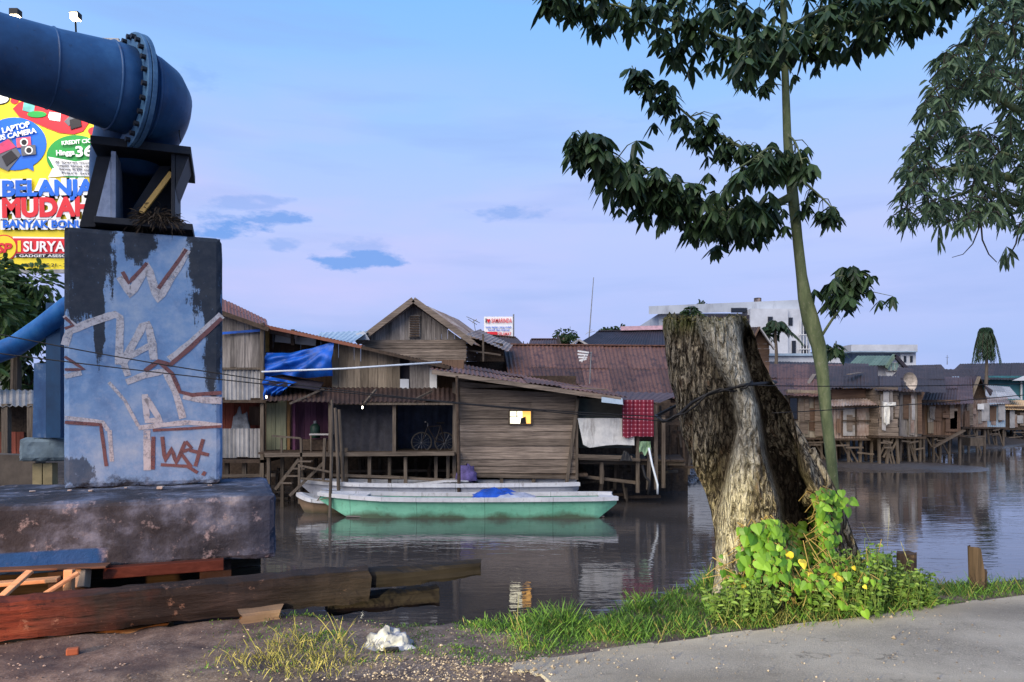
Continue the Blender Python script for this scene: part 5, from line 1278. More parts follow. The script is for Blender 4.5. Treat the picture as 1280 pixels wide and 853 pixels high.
pole(412, 655, 500, 18.9, .085, 'thin pole standing in the water at the green boat bow, left of the dark curtain', 415)
pole(424, 640, 510, 19.9, .10, 'pole leaning at the left edge of the charcoal curtain', 419)
pole(430, 632, 512, 20.2, .10, 'taller grey pole right against the charcoal curtain edge', 424)
pole(574, 640, 470, 20.0, .10, 'dark pole at the left corner of the hut with the lit window', 571, 'dark_wood')

# H3: gabled house behind
h3 = root('wooden_house', P(517, 500, 27), 'tall grey plank house with a steep gable rising behind the tarpaulin house', 'house')
MB().planks(P(452,436,27), P(583,436,27), P(583,425,27), P(452,425,27), 3, 'h', .03).build('gable_band', MT['grey_h'], h3)
mb = MB()
xs = [458]
while xs[-1] < 579: xs.append(xs[-1] + random.uniform(5, 10))
for a, b in zip(xs[:-1], xs[1:]):
    ya = lambda x: 381 + abs(x-517)*.72
    top0, top1 = ya(a), ya(b); bot = 425
    if max(top0, top1) > bot: top0, top1 = min(top0, bot-1), min(top1, bot-1)
    o_ = random.uniform(-.02, .02); mb.slab(P(a, bot, 27+o_), P(b-.25, bot, 27+o_), P(b-.25, top1, 27+o_), P(a, top0, 27+o_), .03)
mb.build('gable_wall', MT['grey_v'], h3)
MB().planks(P(455,452,27.02), P(583,452,27.02), P(583,436.5,27.02), P(455,436.5,27.02), 4, 'h').build('lower_wall', MT['grey_h'], h3)
sh = MB().slab(P(511,422,26.93), P(525,422,26.93), P(525,394,26.93), P(511,394,26.93), .04).build('shutter', MT['grey_v'], h3)
for y in np.linspace(396, 420, 9): MB().bar(P(512,y,26.9), P(524,y,26.9), .02, .05).build('slat', MT['dark_wood'], sh)
ap, le, re = P(517,375,26.6), P(446,429,26.6), P(592,430,26.6); bk_ = Vector((1.2, 6.0, 0))
MB().sheet(le, le+bk_, ap+bk_, ap, .16, .02, rows=2).build('roof', MT['zinc_rust'], h3); MB().sheet(re+bk_, re, ap, ap+bk_, .16, .02, rows=2).build('roof', MT['zinc_rust'], h3)
for e in (le, re): MB().bar(e+Vector((0,-.06,0)), ap+Vector((0,-.06,0)), .07, .2).build('barge_board', MT['grey_h'], h3)
MB().planks(P(583,452,27.05), P(628,446,31), P(628,424,31), P(583,424,27.05), 6, 'h').build('side_wall', MT['dark_wood'], h3)
MB().slab(P(456,456,27.2), P(583,456,27.2), P(583,424,27.2), P(456,424,27.2), .05).build('inner_wall', MT['dark_wood'], h3)
MB().slab(P(440,560,29), P(640,560,29), P(640,452,29), P(440,452,29), .05).build('back_wall', MT['dark_wood'], h3)
# right hand dark lean-to of the gabled house
MB().planks(P(584,452,28), P(630,452,28), P(630,430,28), P(584,422,28), 5, 'h').build('side_shed_wall', MT['dark_wood'], h3)
MB().sheet(P(582,418,27.2), P(634,440,27.2), P(640,432,30), P(600,412,30), .15, .02, rows=1).build('side_roof', MT['zinc_rust'], h3)
MB().bar(P(604,452,27.3), P(604,418,27.3), .07).build('post', MT['post'], h3); MB().bar(P(584,438,27.3), P(626,444,27.3), .06).build('rail', MT['beam'], h3)
MB().slab(P(440,425,26), P(462,425,26), P(455,414,26), P(443,418,26), .05).build('white_gable', MT['concrete_w'], h3)
MB().sheet(P(388,428,24), P(440,430,24), P(462,414,27), P(400,416,27), .15, .02).build('grey_side_roof', MT['pale_blue'], h3)

# H4: hut with the lit window
h4 = root('stilt_house', P(648, 640, 21.4), 'plank hut on stilts with one lit window and a rusty lean-to roof', 'house', DG)
YW = 20.9
def win_wall():
    mb = MB(); y0, y1, n = 592, 482, 14
    def topy(px): return lerp(461, 494, (px-545)/(775-545)) + 8
    cuts = [y0]
    for i in range(n): cuts.append(cuts[-1] - (y0-466)/n*random.uniform(.8, 1.2))
    for a, b in zip(cuts[:-1], cuts[1:]):
        o_ = random.uniform(-.015, .015); e0, e1 = 575 + random.uniform(-2, .5), 720 + random.uniform(-.5, 2)
        segs = [(e0, e1)] 
        if b < 530.5 and a > 513.5: segs = [(e0, 636.5), (664.5, e1)]
        for s0, s1 in segs:
            if s0 > s1: continue
            sw = random.uniform(-.4, .4)
            tl, tr = max(b, topy(s0)-2), max(b, topy(s1)-2)
            if a - tl < .8 and a - tr < .8: continue
            if a < topy(s1):   # clip against the sloping roof
                s1 = min(s1, 545 + (a-8-461)/(494-461)*230); tr = a - .6
                if s1 < s0 + 4: continue
            mb.slab(P(s0, a-.25, YW+o_), P(s1, a-.25+sw, YW+o_), P(s1, tr+.1+sw, YW+o_+.018), P(s0, tl+.1, YW+o_+.018), .025)
    return mb
win_wall().build('front_wall', MT['grey_h'], h4)
MB().planks(P(575,592,YW+.05), P(575,592,24.4), P(575,478,24.4), P(575,466,YW+.05), 12, 'h').build('side_wall', MT['brown_h'], h4)
MB().planks(P(720,592,24.4), P(720,592,YW+.05), P(720,492,YW+.05), P(720,492,24.4), 12, 'h').build('side_wall', MT['brown_h'], h4)
MB().planks(P(560,592,24.5), P(720,592,24.5), P(720,470,24.5), P(560,470,24.5), 12, 'v', .03, .002).build('back_wall', MT['dark_wood'], h4)
MB().box((P(648,593,22.6).x, 22.7, P(648,594,YW).z), (3.9, 3.6, .08)).build('floor', MT['dark_wood'], h4)
MB().bar(P(572,594,YW-.05), P(722,597,YW-.05), .08, .1).build('floor_beam', MT['beam'], h4)
# window: frame, pane with light inside
wf = root if 0 else None
fw = MB()
for a, b in (((636,530.5),(665,530.5)), ((636,513.5),(665,513.5)), ((636.5,530),(636.5,514)), ((664.5,530),(664.5,514))): fw.bar(P(*a, YW-.02), P(*b, YW-.02), .05, .035)
for y0_, y1_ in ((513.3, 504), (540, 530.7)): MB().slab(P(634,y0_,YW+.035), P(667,y0_,YW+.035), P(667,y1_,YW+.035), P(634,y1_,YW+.035), .02).build('infill_board', MT['grey_h'], h4)
fwo = fw.build('window', MT['dark_wood'], h4)
MB().slab(P(636,531,YW+.10), P(653,531,YW+.10), P(653,513,YW+.10), P(636,513,YW+.10), .01).build('lit_pane', glow('white_window_light', (255, 246, 214), 1.5), fwo)
MB().slab(P(653,531,YW+.101), P(665,531,YW+.101), P(665,513,YW+.101), P(653,513,YW+.101), .01).build('lit_pane', glow('orange_window_light', (255, 190, 96), 1.15), fwo)
sil_ = MB(); sil_.slab(P(650,531,YW+.06), P(658,531,YW+.06), P(657,521,YW+.06), P(651,523,YW+.06), .01); sil_.bar(P(646,522,YW+.05), P(646,514,YW+.05), .02); sil_.bar(P(637,521,YW+.05), P(652,520,YW+.05), .015); sil_.build('indoor_clutter', MT['black'], fwo)
# lean-to roof sloping to the right and towards the river
MB().sheet(P(538,462,20.2), P(782,497,20.2), P(752,487,25.2), P(545,451,25.2), .13, .02, rows=2, edge=.1, sag=.04).build('roof', MT['rust'], h4)
MB().bar(P(540,465,20.16), P(776,499.5,20.16), .05, .12).build('fascia', MT['grey_h'], h4)
MB().slab(P(752,503,20.12), P(779,506,20.12), P(778,498,20.14), P(752,494,20.14), .03).build('pale_patch', MT['pale_blue'], h4)
for (x0, x1, y0, y1, Y) in ((688, 760, 484.5, 490.5, 21.5), (620, 650, 474, 477, 21.2)): MB().bar(P(x0,y0-2,Y), P(x1,y1-3,Y), .12, .03).build('roof_batten', MT['grey_h'], h4)
for px, y1 in ((568, 478), (573, 590), (627, 597), (667, 597), (598, 597), (690, 597)): stilt(px, 640, y1, YW + (.0 if px in (568, 627, 667) else 1.2), h4, .1)
stilt(706, 622, 500, YW-.1, h4, .09, 722, name='leaning_post'); stilt(721, 600, 498, YW-.06, h4, .07, name='corner_post')
for (a, b) in (((576,603),(720,604)), ((578,612),(700,612)), ((600,597),(596,625))): MB().bar(P(*a, 21.3), P(*b, 21.3), .06, .08).build('cross_beam', MT['beam'], h4)
for px, y0, y1 in ((613, 630, 603), (640, 628, 600), (704, 625, 606), (582, 610, 600)): stilt(px, y0, y1, 21.6, h4, .08, px+random.uniform(-4, 4))
MB().slab(P(572,645,24.62), P(725,645,24.62), P(725,480,24.62), P(572,470,24.62), .05).build('underfloor_backing', MT['dark_wood'], h4)  # added dark backing that keeps gaps behind and below the hut in shade

# H5: lean-to beside the hut with the white sheet and red checked cloth
h5 = root('shed', P(770, 640, 22), 'open plank lean-to on stilts between the hut and the stump', 'shed')
MB().slab(P(723,560,21.6), P(790,560,21.6), P(790,500,21.6), P(723,498,21.6), .04).build('green_grey_panel', plain('green_grey_board', (84, 96, 92), .8, .2, 2), h5)
MB().sheet(P(770,503,20.9), P(822,505,20.9), P(850,492,24), P(770,490,24), .13, .02, edge=.08).build('roof', MT['rust_purple'], h5)
MB().planks(P(722,572,21.0), P(856,575,21.0), P(850,568,24.0), P(722,568,24.0), 10, 'v', .05, .01).build('deck', MT['dark_wood'], h5)
for a, b, Y in (((722,573),(800,575),20.9), ((724,578),(856,580),21.2), ((722,595),(800,604),21.2), ((820,569),(800,566),21.1), ((722,570),(790,572),20.7)): MB().bar(P(*a, Y), P(*b, Y), .07, .09).build('cross_beam', MT['beam'], h5)
for px, y0, y1, px1 in ((797, 616, 505, 797), (752, 605, 578, 752), (820, 612, 503, 819), (829, 610, 520, 829), (768, 612, 575, 770), (810, 612, 560, 812)): stilt(px, y0, y1, 21.0 if px != 768 else 22.4, h5, .10, px1)
MB().planks(P(722,630,24.6), P(860,630,25.0), P(860,505,25.0), P(722,500,24.6), 14, 'v', .03, .0).build('back_boards', MT['dark_wood'], h5)
MB().slab(P(722,632,25.1), P(838,632,25.2), P(838,500,25.2), P(722,500,25.1), .05).build('back_boards', MT['dark_wood'], h5)
def sheet_cloth():
    tp = [(722,523),(750,523),(782,523),(793,529)]; bt = [(729,556),(737,560),(757,557),(772,556),(793,557)]
    n, m = 24, 10; vs, fs = [], []
    for j in range(m+1):
        for i in range(n+1):
            u, v = i/n, j/m; a = Vector((np.interp(u, [0,.4,.85,1], [q[0] for q in tp]), np.interp(u, [0,.4,.85,1], [q[1] for q in tp]))); b = Vector((np.interp(u, [0,.12,.5,.7,1], [q[0] for q in bt]), np.interp(u, [0,.12,.5,.7,1], [q[1] for q in bt])))
            q = lerp(b, a, v); p = P(q.x, q.y, 20.8); p.y += .03*mn.noise(Vector((u*6, v*2, 1))); vs.append(p)
    for j in range(m):
        for i in range(n): a = j*(n+1)+i; fs.append((a, a+1, a+n+2, a+n+1))
    N = len(vs); vs += [p + Vector((0, .012, 0)) for p in vs]; fs += [tuple(N+k for k in f[::-1]) for f in fs]
    g = G('stained_white_sheet', .8, .2); a = g.noise(2.2, 6, .7, (1.3, 1, .25)); b = g.noise(7, 5, .7)
    g.color(g.mix(g.rng(a, .54, .66, 0, .75), g.ramp(b, [(.3, srgb((176, 180, 180))), (.7, srgb((206, 208, 204)))]), srgb((112, 108, 104))))
    tag(MB().add(vs, fs).build('white_sheet', g.m, None, True), 'stained white sheet hung over the rail of the lean-to beside the hut', 'sheet')
sheet_cloth()
g = G('red_checked_cloth', .85, .2); x, y, z = g.sep('Object')
fx = g.math('FRACT', g.math('MULTIPLY', x, 9.0)); fz = g.math('FRACT', g.math('MULTIPLY', z, 9.0))
lx = g.math('LESS_THAN', fx, .3); lz = g.math('LESS_THAN', fz, .3)
k = g.math('MULTIPLY', g.math('ADD', lx, lz), .5); k2 = g.math('MULTIPLY', lx, lz)
g.color(g.mix(k2, g.mix(k, srgb((104, 26, 44)), srgb((126, 56, 72))), srgb((168, 118, 130)))); MT['check'] = g.m
tag(hanging(778, 817, 500, 546, 20.7, .06, 13, torn=3).build('checked_cloth', MT['check'], None, True), 'red checked cloth hanging from the eave beside the white sheet', 'cloth')
gc = cloth_heap(Vector((0,0,0)), .3, .14, .3, 21); gc.v = [(a+P(806,556,20.8).x, b+20.75, c_+P(806,558,20.8).z) for a, b, c_ in gc.v]
gc = hanging(799, 813, 552, 566, 20.62, .1, 17, n=14, torn=6)
tag(gc.build('green_cloth', plain('pale_green_cloth', (120, 150, 120), .85, .2, 4), None, True), 'pale green cloth bundled on the rail under the checked cloth', 'cloth')
bc = cloth_heap(Vector((0,0,0)), .16, .1, .32, 22); bc.v = [(a+P(781,572,20.8).x, b+20.7, c_+P(781,575,20.8).z) for a, b, c_ in bc.v]
tag(bc.build('black_cloth', MT['black'], None, True), 'black rag hanging on the beam below the white sheet', 'cloth')
tag(MB().tube([P(811,560,20.6), P(815,580,20.5), P(822,606,20.3), P(822,618,20.3)], .03, 7).build('drain_pipe', MT['pipe_white'], None, True), 'thin white plastic pipe leaning down into the water beside the lean-to', 'pipe')
tag(MB().tube([P(803,582,20.7), P(806,596,20.6), P(812,602,20.6), P(810,618,20.5)], .04, 7).build('black_hose', MT['black'], None, True), 'black hose hanging down to the water beside the white pipe', 'hose')
# planks clutter between lean-to and stump
def clutter(px0, px1, y0, y1, Y0, Y1, n, label, ori=.5):
    o = root('plank_rack', P((px0+px1)/2, y1, (Y0+Y1)/2), label, 'planks')
    for _ in range(n):
        x, y, Y = random.uniform(px0, px1), random.uniform(y0, y1), random.uniform(Y0, Y1)
        if random.random() < ori: a, b = P(x-random.uniform(8, 26), y, Y), P(x+random.uniform(8, 26), y+random.uniform(-3, 3), Y)
        else: a, b = P(x, y+random.uniform(6, 18), Y), P(x+random.uniform(-4, 4), y-random.uniform(10, 25), Y)
        MB().bar(a, b, random.uniform(.05, .12), random.uniform(.05, .1)).build('plank', random.choice((MT['post'], MT['beam'], MT['dark_wood'], MT['dark_wood'])), o)
clutter(825, 885, 520, 600, 22, 25, 26, 'jumble of old planks and posts between the lean-to and the stump')
clutter(320, 570, 580, 625, 21.5, 23.5, 26, 'jumble of old planks and stakes under the porch of the tarpaulin house', .6)
clutter(590, 720, 602, 628, 21.6, 23.5, 12, 'jumble of old planks under the hut with the lit window', .5)
clutter(725, 800, 582, 622, 21.5, 23.5, 14, 'jumble of old planks under the lean-to with the white sheet', .5)
rb = LV()
for _ in range(900):
    px = random.uniform(826, 900); Y = random.uniform(27, 31); p = P(px, 590, Y); p.z = ground_z(p.x, p.y) + .02; rb.leaf(p, (random.gauss(0,1), random.gauss(0,1), random.uniform(0,.6)), random.uniform(.05,.22), random.uniform(.03,.12), .2)
tag(rb.build('shore_litter', leafmat('mixed_litter', (48, 56, 72), (150, 158, 170), .05, .6)), 'litter scattered on the muddy shore behind the stump', 'litter', kind='stuff')
# ------------------------------------------------------------------ roofs behind the front row
def roofhouse(label, Yf, Yb, fl, fr, br_, bl, m, wallm, base=560, rows=2, pitch=.16, name='wooden_house', eave=True, wall=True):
    """house of which mostly the roof shows: front eave fl-fr at Yf, ridge bl-br at Yb (pixels)"""
    o = root(name, P((fl[0]+fr[0])/2, 520, (Yf+Yb)/2), label, 'house')
    a, b, c, d = P(*fl, Yf), P(*fr, Yf), P(*br_, Yb), P(*bl, Yb)
    MB().sheet(a, b, c, d, pitch, .022, rows=rows, edge=.1).build('roof', m, o)
    MB().sheet(b + Vector((0, 2*(Yb-Yf), 0)), a + Vector((0, 2*(Yb-Yf), 0)), d + Vector((0, .05, .02)), c + Vector((0, .05, .02)), pitch, .022, rows=1).build('rear_roof', m, o)
    MB().bar(d+Vector((0,.02,.05)), c+Vector((0,.02,.05)), .3, .05).build('ridge_cap', m, o)
    if wall:
        k = Vector((.25, .35, -.08)); k2 = Vector((-.25, .35, -.08)); z0 = min(a.z, b.z) - 2.6
        A_, B_ = a+k, b+k2; A0, B0_ = A_.copy(), B_.copy(); A0.z = B0_.z = z0
        MB().planks(A0, B0_, B_, A_, max(4, int((B_-A_).length/.25)), 'v').build('front_wall', wallm, o)
        back = Vector((0, 2*(Yb-Yf)-.7, 0))
        for s, (q, r_) in enumerate(((B_, c), (A_, d))):
            g0 = q.copy(); g0.z = z0; mid = Vector((q.x, Yb, r_.z-.15))
            MB().prism([g0, q, mid, q+back, g0+back], (.04 if s else -.04, 0, 0)).build('gable_wall', wallm, o)
    return o
hr = roofhouse('big house under a wide rusty brown corrugated roof behind the hut', 25.5, 31, (640,496), (862,497), (845,434), (628,432), MT['rust'], MT['brown_v'], rows=2, pitch=.14)
ant = root('tv_antenna', P(737,478,26.5), 'fan shaped aerial on a thin pole on the wide rusty roof', 'antenna')
MB().tube([P(737,480,26.5), P(739,440,26.5)], .025, 6).build('mast', MT['steel'], ant)
for k, (x0, y0, x1, y1) in enumerate(((736,441,722,439), (735,444,722,443), (734,447,723,447), (733,449,724,451), (731,444,727,453))): MB().bar(P(x0,y0,26.4), P(x1,y1,26.4), .03, .06).build('blade', MT['white_paint'], ant)
MB().tube([P(739,441,26.5), P(730,443,26.45)], .02, 6).build('boom', MT['steel'], ant)
roofhouse('house under a black roof with a pink ridge left of the stump top', 34, 40, (700,443), (858,449), (846,413), (748,415), MT['black_roof'], MT['dark_wood'], rows=1)
MB().bar(P(776,411,39.8), P(848,409.5,39.8), .25, .22).build('ridge_flashing', plain('pink_paint', (196, 160, 168), .8), bpy.data.objects['wooden_house.002'])
roofhouse('small house with a purplish roof right of the little billboard', 36, 41, (655,440), (700,440), (697,425), (664,425), MT['rust_purple'], MT['dark_wood'], rows=1)
roofhouse('small house with a brown roof below the little billboard', 33, 38, (606,440), (664,442), (645,423), (600,419), MT['rust_dark'], MT['dark_wood'], rows=1)
gs = root('dormer', P(723, 440, 32), 'little pale gable standing on the roofline below the thin mast', 'house')
MB().prism([P(707,441,32), P(739,441,32), P(723,427,32)], (0, 2.0, 0)).build('gable_wall', MT['dark_wood'], gs)
for e in ((703,438), (744,438)): MB().bar(P(*e,31.9), P(723,425.5,31.9), .5, .08).build('roof', MT['zinc'], gs)
# house with a small gable behind the stump
h9 = root('wooden_house', P(925, 500, 34), 'small brown plank house with a gable just right of the stump top', 'house')
MB().planks(P(938,500,34), P(962,500,34), P(962,430,34), P(938,430,34), 12, 'h').build('front_wall', MT['brown_h'], h9)
MB().prism([P(940,430,34.0), P(961,430,34.0), P(950,414,34.0)], (0, .04, 0)).build('gable_wall', MT['brown_h'], h9)
MB().planks(P(890,500,36), P(939,500,34), P(939,428,34), P(890,430,36), 12, 'h').build('side_wall', MT['brown_h'], h9)
a_, b_, c_, d_ = P(886,436,36), P(937,437,33.6), P(949,409,33.6), P(905,411,37)
MB().sheet(a_, b_, c_, d_, .16, .02, rows=1).build('roof', MT['rust_dark'], h9); MB().sheet(P(967,435,33.6), P(960,430,37), d_, c_, .16, .02).build('roof', MT['rust_dark'], h9)
MB().bar(P(934,439,33.5), P(949,409,33.5), .06, .16).build('barge_board', MT['brown_h'], h9); MB().bar(P(968,437,33.5), P(949,409,33.5), .06, .16).build('barge_board', MT['zinc'], h9)
MB().tube([P(930,415,35), P(930,398,35)], .04, 6).build('chimney_pipe', MT['white_paint'], h9)

# pale concrete building
cb_ = root('concrete_building', P(915, 500, 85), 'large pale unfinished concrete building with a flat roof and roof tank', 'building')
def bx(px0, px1, py0, py1, Y, d, name, m, par):
    a, b, c, dd = P(px0, py1, Y), P(px1, py1, Y), P(px1, py0, Y), P(px0, py0, Y); return MB().hexa([a, b, b+Vector((0,d,0)), a+Vector((0,d,0)), dd, c, c+Vector((0,d,0)), dd+Vector((0,d,0))]).build(name, m, par)
CW = G('weathered_pale_render', .85, .2); _x, _y, _z = CW.sep(); _a = CW.noise(.25, 6, .65); _b = CW.noise(.8, 6, .7, (1, 1, .3), off=(2, 2, 2))
CW.color(CW.mix(CW.rng(_b, .54, .7, 0, .55), CW.ramp(_a, [(.3, srgb((150, 158, 168))), (.7, srgb((186, 192, 198)))]), srgb((120, 122, 126)))); CW.bump(_a, .1, .01)
bx(824, 1012, 392, 520, 86, 18, 'main_block', CW.m, cb_)
MB().hexa([P(811,393,85), P(1012,388,85), P(1012,388,104), P(811,393,104), P(811,383,85), P(1012,374.5,85), P(1012,374.5,104), P(811,383,104)]).build('roof_slab', CW.m, cb_)
bx(938, 985, 386, 520, 84, 3, 'stair_tower', MT['concrete_w'], cb_)
bx(984, 1002, 386, 520, 84.5, 2.5, 'bay', MT['concrete_w'], cb_)
for (x0, x1, y0, y1, Y) in ((914,934,385,391,84.9), (986,991,397,407,84.4), (990,995,426,442,84.4), (1000,1006,430,442,85.9), (960,966,396,408,83.9), (1004,1009,404,418,85.9), (1006,1010,432,442,85.9)):  # first entry is a recess, its shade put in as a dark panel
    f_ = bx(x0, x1, y0, y1, Y, .12, 'window', plain('window_recess', (58, 60, 68), .6), cb_); bx(x0+.6, x1-.6, y0+.8, y1-.8, Y-.05, .06, 'pane', MT['glass'], f_)
for x in (1000, 1004, 1008, 1012): bx(x, x+.9, 400, 444, 84.2, .1, 'balcony_bar', MT['white_paint'], cb_)
for y in (418, 436): bx(997, 1014, y, y+1, 84.1, .12, 'balcony_rail', MT['white_paint'], cb_)
tk = MB(); t0 = P(947, 381, 92); tk.tube([t0, t0+Vector((0,0,.8)), P(947, 374, 92), P(947, 372.5, 92)], [.45, .45, .45, .25], 16); tk.build('water_tank', plain('tank_plastic', (150, 134, 124), .7), cb_, True)
bx(886, 937, 394, 411, 78, 4, 'dark_roof_house', MT['black_roof'], root('flat_house', P(910, 420, 78), 'dark flat roofed house in front of the pale concrete building', 'house'))
wl = root('white_wall', P(1010, 470, 60), 'long white wall below the pale concrete building', 'wall')
bx(952, 1052, 445, 480, 60, .4, 'wall_panel', MT['concrete_w'], wl); bx(952, 1052, 442, 445, 59.8, .7, 'coping', MT['pale_blue'], wl)
# blue grey block and green roofed house
bb_ = root('flat_building', P(1105, 480, 95), 'long pale blue flat roofed building in the distance', 'building')
bx(1066, 1132, 439, 480, 95, 14, 'wing', MT['pale_blue'], bb_); bx(1126, 1145, 437, 480, 93, 14, 'end_tower', MT['concrete_w'], bb_)
bx(1064, 1147, 431, 439, 92.5, 16, 'parapet', MT['concrete_w'], bb_); bx(1064, 1147, 439.2, 440.4, 92.3, 16.3, 'parapet_ledge', MT['pale_blue'], bb_)  # thin pale blue ledge below the parapet
for x in (1130, 1138): bx(x, x+3, 445, 453, 92.9, .2, 'window', MT['glass'], bb_)
gh = root('green_roof_house', P(1098, 500, 70), 'house with a faded green roof and pale gable behind the right row', 'house')
bx(1064, 1108, 456, 500, 70, 6, 'wall', MT['concrete_w'], gh); bx(1108, 1130, 455, 500, 69.5, 6, 'wall', MT['concrete_w'], gh)
MB().prism([P(1108,458,69.4), P(1131,458,69.4), P(1118,446,69.4)], (0,.06,0)).build('gable_wall', MT['concrete_w'], gh)
MB().sheet(P(1060,457,68.8), P(1109,457,68.8), P(1118,445,73), P(1072,445,73), .3, .03).build('roof', MT['green_roof'], gh)
MB().bar(P(1107,460,69), P(1118,444,69), .3, .3).build('barge_board', MT['green_roof'], gh); MB().bar(P(1133,461,69), P(1118,444,69), .3, .3).build('barge_board', MT['black_roof'], gh)
f_ = bx(1109, 1124, 453, 464, 69.3, .1, 'window', MT['white_paint'], gh)
for k in range(3): bx(1110+k*4.8, 1113.5+k*4.8, 454, 463, 69.2, .1, 'pane', plain('pale_glass', (120, 146, 140), .3), f_)

# ------------------------------------------------------------------ right hand row of stilt houses
RG = 'shanty houses along the right bank'
def shanty(label, Y, x0, x1, ytop, ybot, wallm, mode='v', roof=None, roofm=None, stilts=4, depth=4.0, yaw=0, nplank=None, sheet=False, base=None):
    o = root('stilt_house', P((x0+x1)/2, ybot, Y), label, 'house', RG)
    a, b, c, d = P(x0,ybot,Y), P(x1,ybot,Y), P(x1,ytop,Y), P(x0,ytop,Y); dv = Vector((math.sin(R(yaw)), math.cos(R(yaw)), 0))*depth
    W = (b-a).length; n = nplank or max(4, int(W/.22) if mode == 'v' else int((d-a).length/.2))
    def wl_(nm, p, q, r_, s, mm):
        if sheet: MB().sheet(p, q, r_, s, .14, .018, cols=max(2, int((q-p).length/.8))).build(nm, mm, o)
        else: MB().planks(p, q, r_, s, n if nm == 'front_wall' else max(4, int(depth/.25)), mode, .03, .012, .02, .06).build(nm, mm, o)
    wl_('front_wall', a, b, c, d, wallm)
    wl_('side_wall', a+dv, a, d, d+dv, wallm); wl_('side_wall', b, b+dv, c+dv, c, wallm)
    lowz = Vector((0, 0, WATER - .1 - a.z)); MB().slab(b+dv+lowz, a+dv+lowz, d+dv, c+dv, .04).build('back_wall', MT['dark_wood'], o)  # back wall carried down to the water, added to darken the underfloor
    MB().hexa([a-Vector((.1,.25,.1)), b+Vector((.1,-.25,-.1)), b+dv+Vector((.1,0,-.1)), a+dv+Vector((-.1,0,-.1)), a-Vector((.1,.25,.003)), b+Vector((.1,-.25,-.003)), b+dv+Vector((.1,0,-.003)), a+dv+Vector((-.1,0,-.003))]).build('floor', MT['dark_wood'], o)
    for k in range(stilts):
        t = (k+.15)/(stilts-.7)
        for e in (0, .55):
            p = lerp(a, b, min(1, t)) + dv*e + Vector((random.uniform(-.1, .1), 0, -.1)); q = p.copy(); q.z = min(ground_z(p.x, p.y), WATER) - .3; q += Vector((random.uniform(-.15, .15), 0, 0))
            MB().bar(q, p, .11, .11).build('stilt', MT['post'] if e == 0 else MT['dark_wood'], o)
    for _ in range(2):
        t = random.random()*.6; p = lerp(a, b, t) - Vector((0, .02, .1)); q = lerp(a, b, t+.35); q.z = WATER - .1
        MB().bar(p, q, .07, .06).build('brace', MT['post'], o)
    if roof:
        (fx0, fy0), (fx1, fy1), (bx1, by1), (bx0, by0), Yb = roof
        MB().sheet(P(fx0,fy0,Y-.5), P(fx1,fy1,Y-.5), P(bx1,by1,Yb), P(bx0,by0,Yb), .18, .024, rows=2, edge=.18, sag=.06).build('roof', roofm, o)
    for _ in range(5):
        t = random.uniform(.05, .8); wd = random.uniform(.15, .5); h0, h1_ = random.uniform(0, .5), random.uniform(.55, 1.0); p = lerp(a, b, t) - Vector((0, .05 + .03*_, 0)); q = p + Vector((wd, 0, 0)); H = (d-a).length
        MB().slab(p + Vector((0, 0, h0*H)), q + Vector((0, 0, h0*H + random.uniform(-.05, .05))), q + Vector((random.uniform(-.05, .05), 0, h1_*H)), p + Vector((0, 0, h1_*H)), .02).build('patch_board', random.choice((MT['grey_v'], MT['brown_v'], MT['zinc_rust'], MT['brown_h'], MT['grey_h'], MT['zinc'])), o)
    for _ in range(3):
        t = random.uniform(-.05, .6); p = lerp(a, b, t) + Vector((0, -.3, random.uniform(-.7, -.2))); MB().bar(p, p + (b-a)*random.uniform(.3, .5) + Vector((0, 0, random.uniform(-.1, .1))), .06, .08).build('cross_beam', MT['beam'], o)
    return o
def pane(o, x0, x1, y0, y1, Y, name, m): return MB().slab(P(x0,y1,Y), P(x1,y1,Y), P(x1,y0,Y), P(x0,y0,Y), .03).build(name, m, o)
r1 = shanty('pale plank stilt house with a dark window just right of the stump', 38, 984, 1040, 488, 547, MT['offwhite'] if 0 else wood('pale_peeling_boards', (120, 114, 102), (166, 158, 142), 'z', .35), 'v', ((950,494),(1052,496),(1052,456),(950,456),45), MT['rust'], 5)
w_ = pane(r1, 986, 998, 496, 526, 37.94, 'window', MT['dark_wood']); pane(r1, 987.5, 996.5, 498, 524, 37.9, 'pane', MT['glass'])
MB().bar(P(980,528,37.8), P(1040,526,37.8), .05, .04).build('rail', MT['post'], r1)
MB().planks(P(984,497,37.85), P(1042,499,37.85), P(1042,489,37.9), P(984,487,37.9), 3, 'h').build('eave_board', MT['tan_v'], r1)
MB().slab(P(982,481,40.6), P(1002,482,40.6), P(1004,476,42), P(988,476,42), .02).build('roof_patch', MT['white_paint'], r1)
for (x0,y0,x1,y1) in ((1010,480,1018,468), (962,486,972,478), (1028,470,1046,466)): MB().bar(P(x0,y0,40), P(x1,y1,42), .22, .03).build('roof_plank', MT['grey_h'], r1)
r2 = shanty('stilt house with rusty zinc walls and a small awning behind the young tree trunk', 36.8, 1040, 1093, 505, 548, MT['zinc_rust'], 'v', ((1030,486),(1098,486),(1096,458),(1034,458),43), MT['rust_dark'], 4, sheet=True)
MB().sheet(P(1036,508,36.0), P(1096,506,36.0), P(1096,498,36.9), P(1036,500,36.9), .15, .02).build('awning', MT['zinc_rust'], r2)
MB().planks(P(1040,505,37.0), P(1096,505,37.0), P(1096,487,37.0), P(1040,487,37.0), 4, 'h').build('upper_wall', MT['brown_h'], r2)
for x in (1054, 1071): pane(r2, x, x+15, 510, 545, 36.72, 'zinc_panel', MT['zinc_rust'] if x > 1060 else MT['zinc'])
for a, b in (((1053,526),(1092,526)), ((1070,509),(1070,547))): MB().bar(P(*a,36.6), P(*b,36.6), .06).build('batten', MT['dark_wood'], r2)
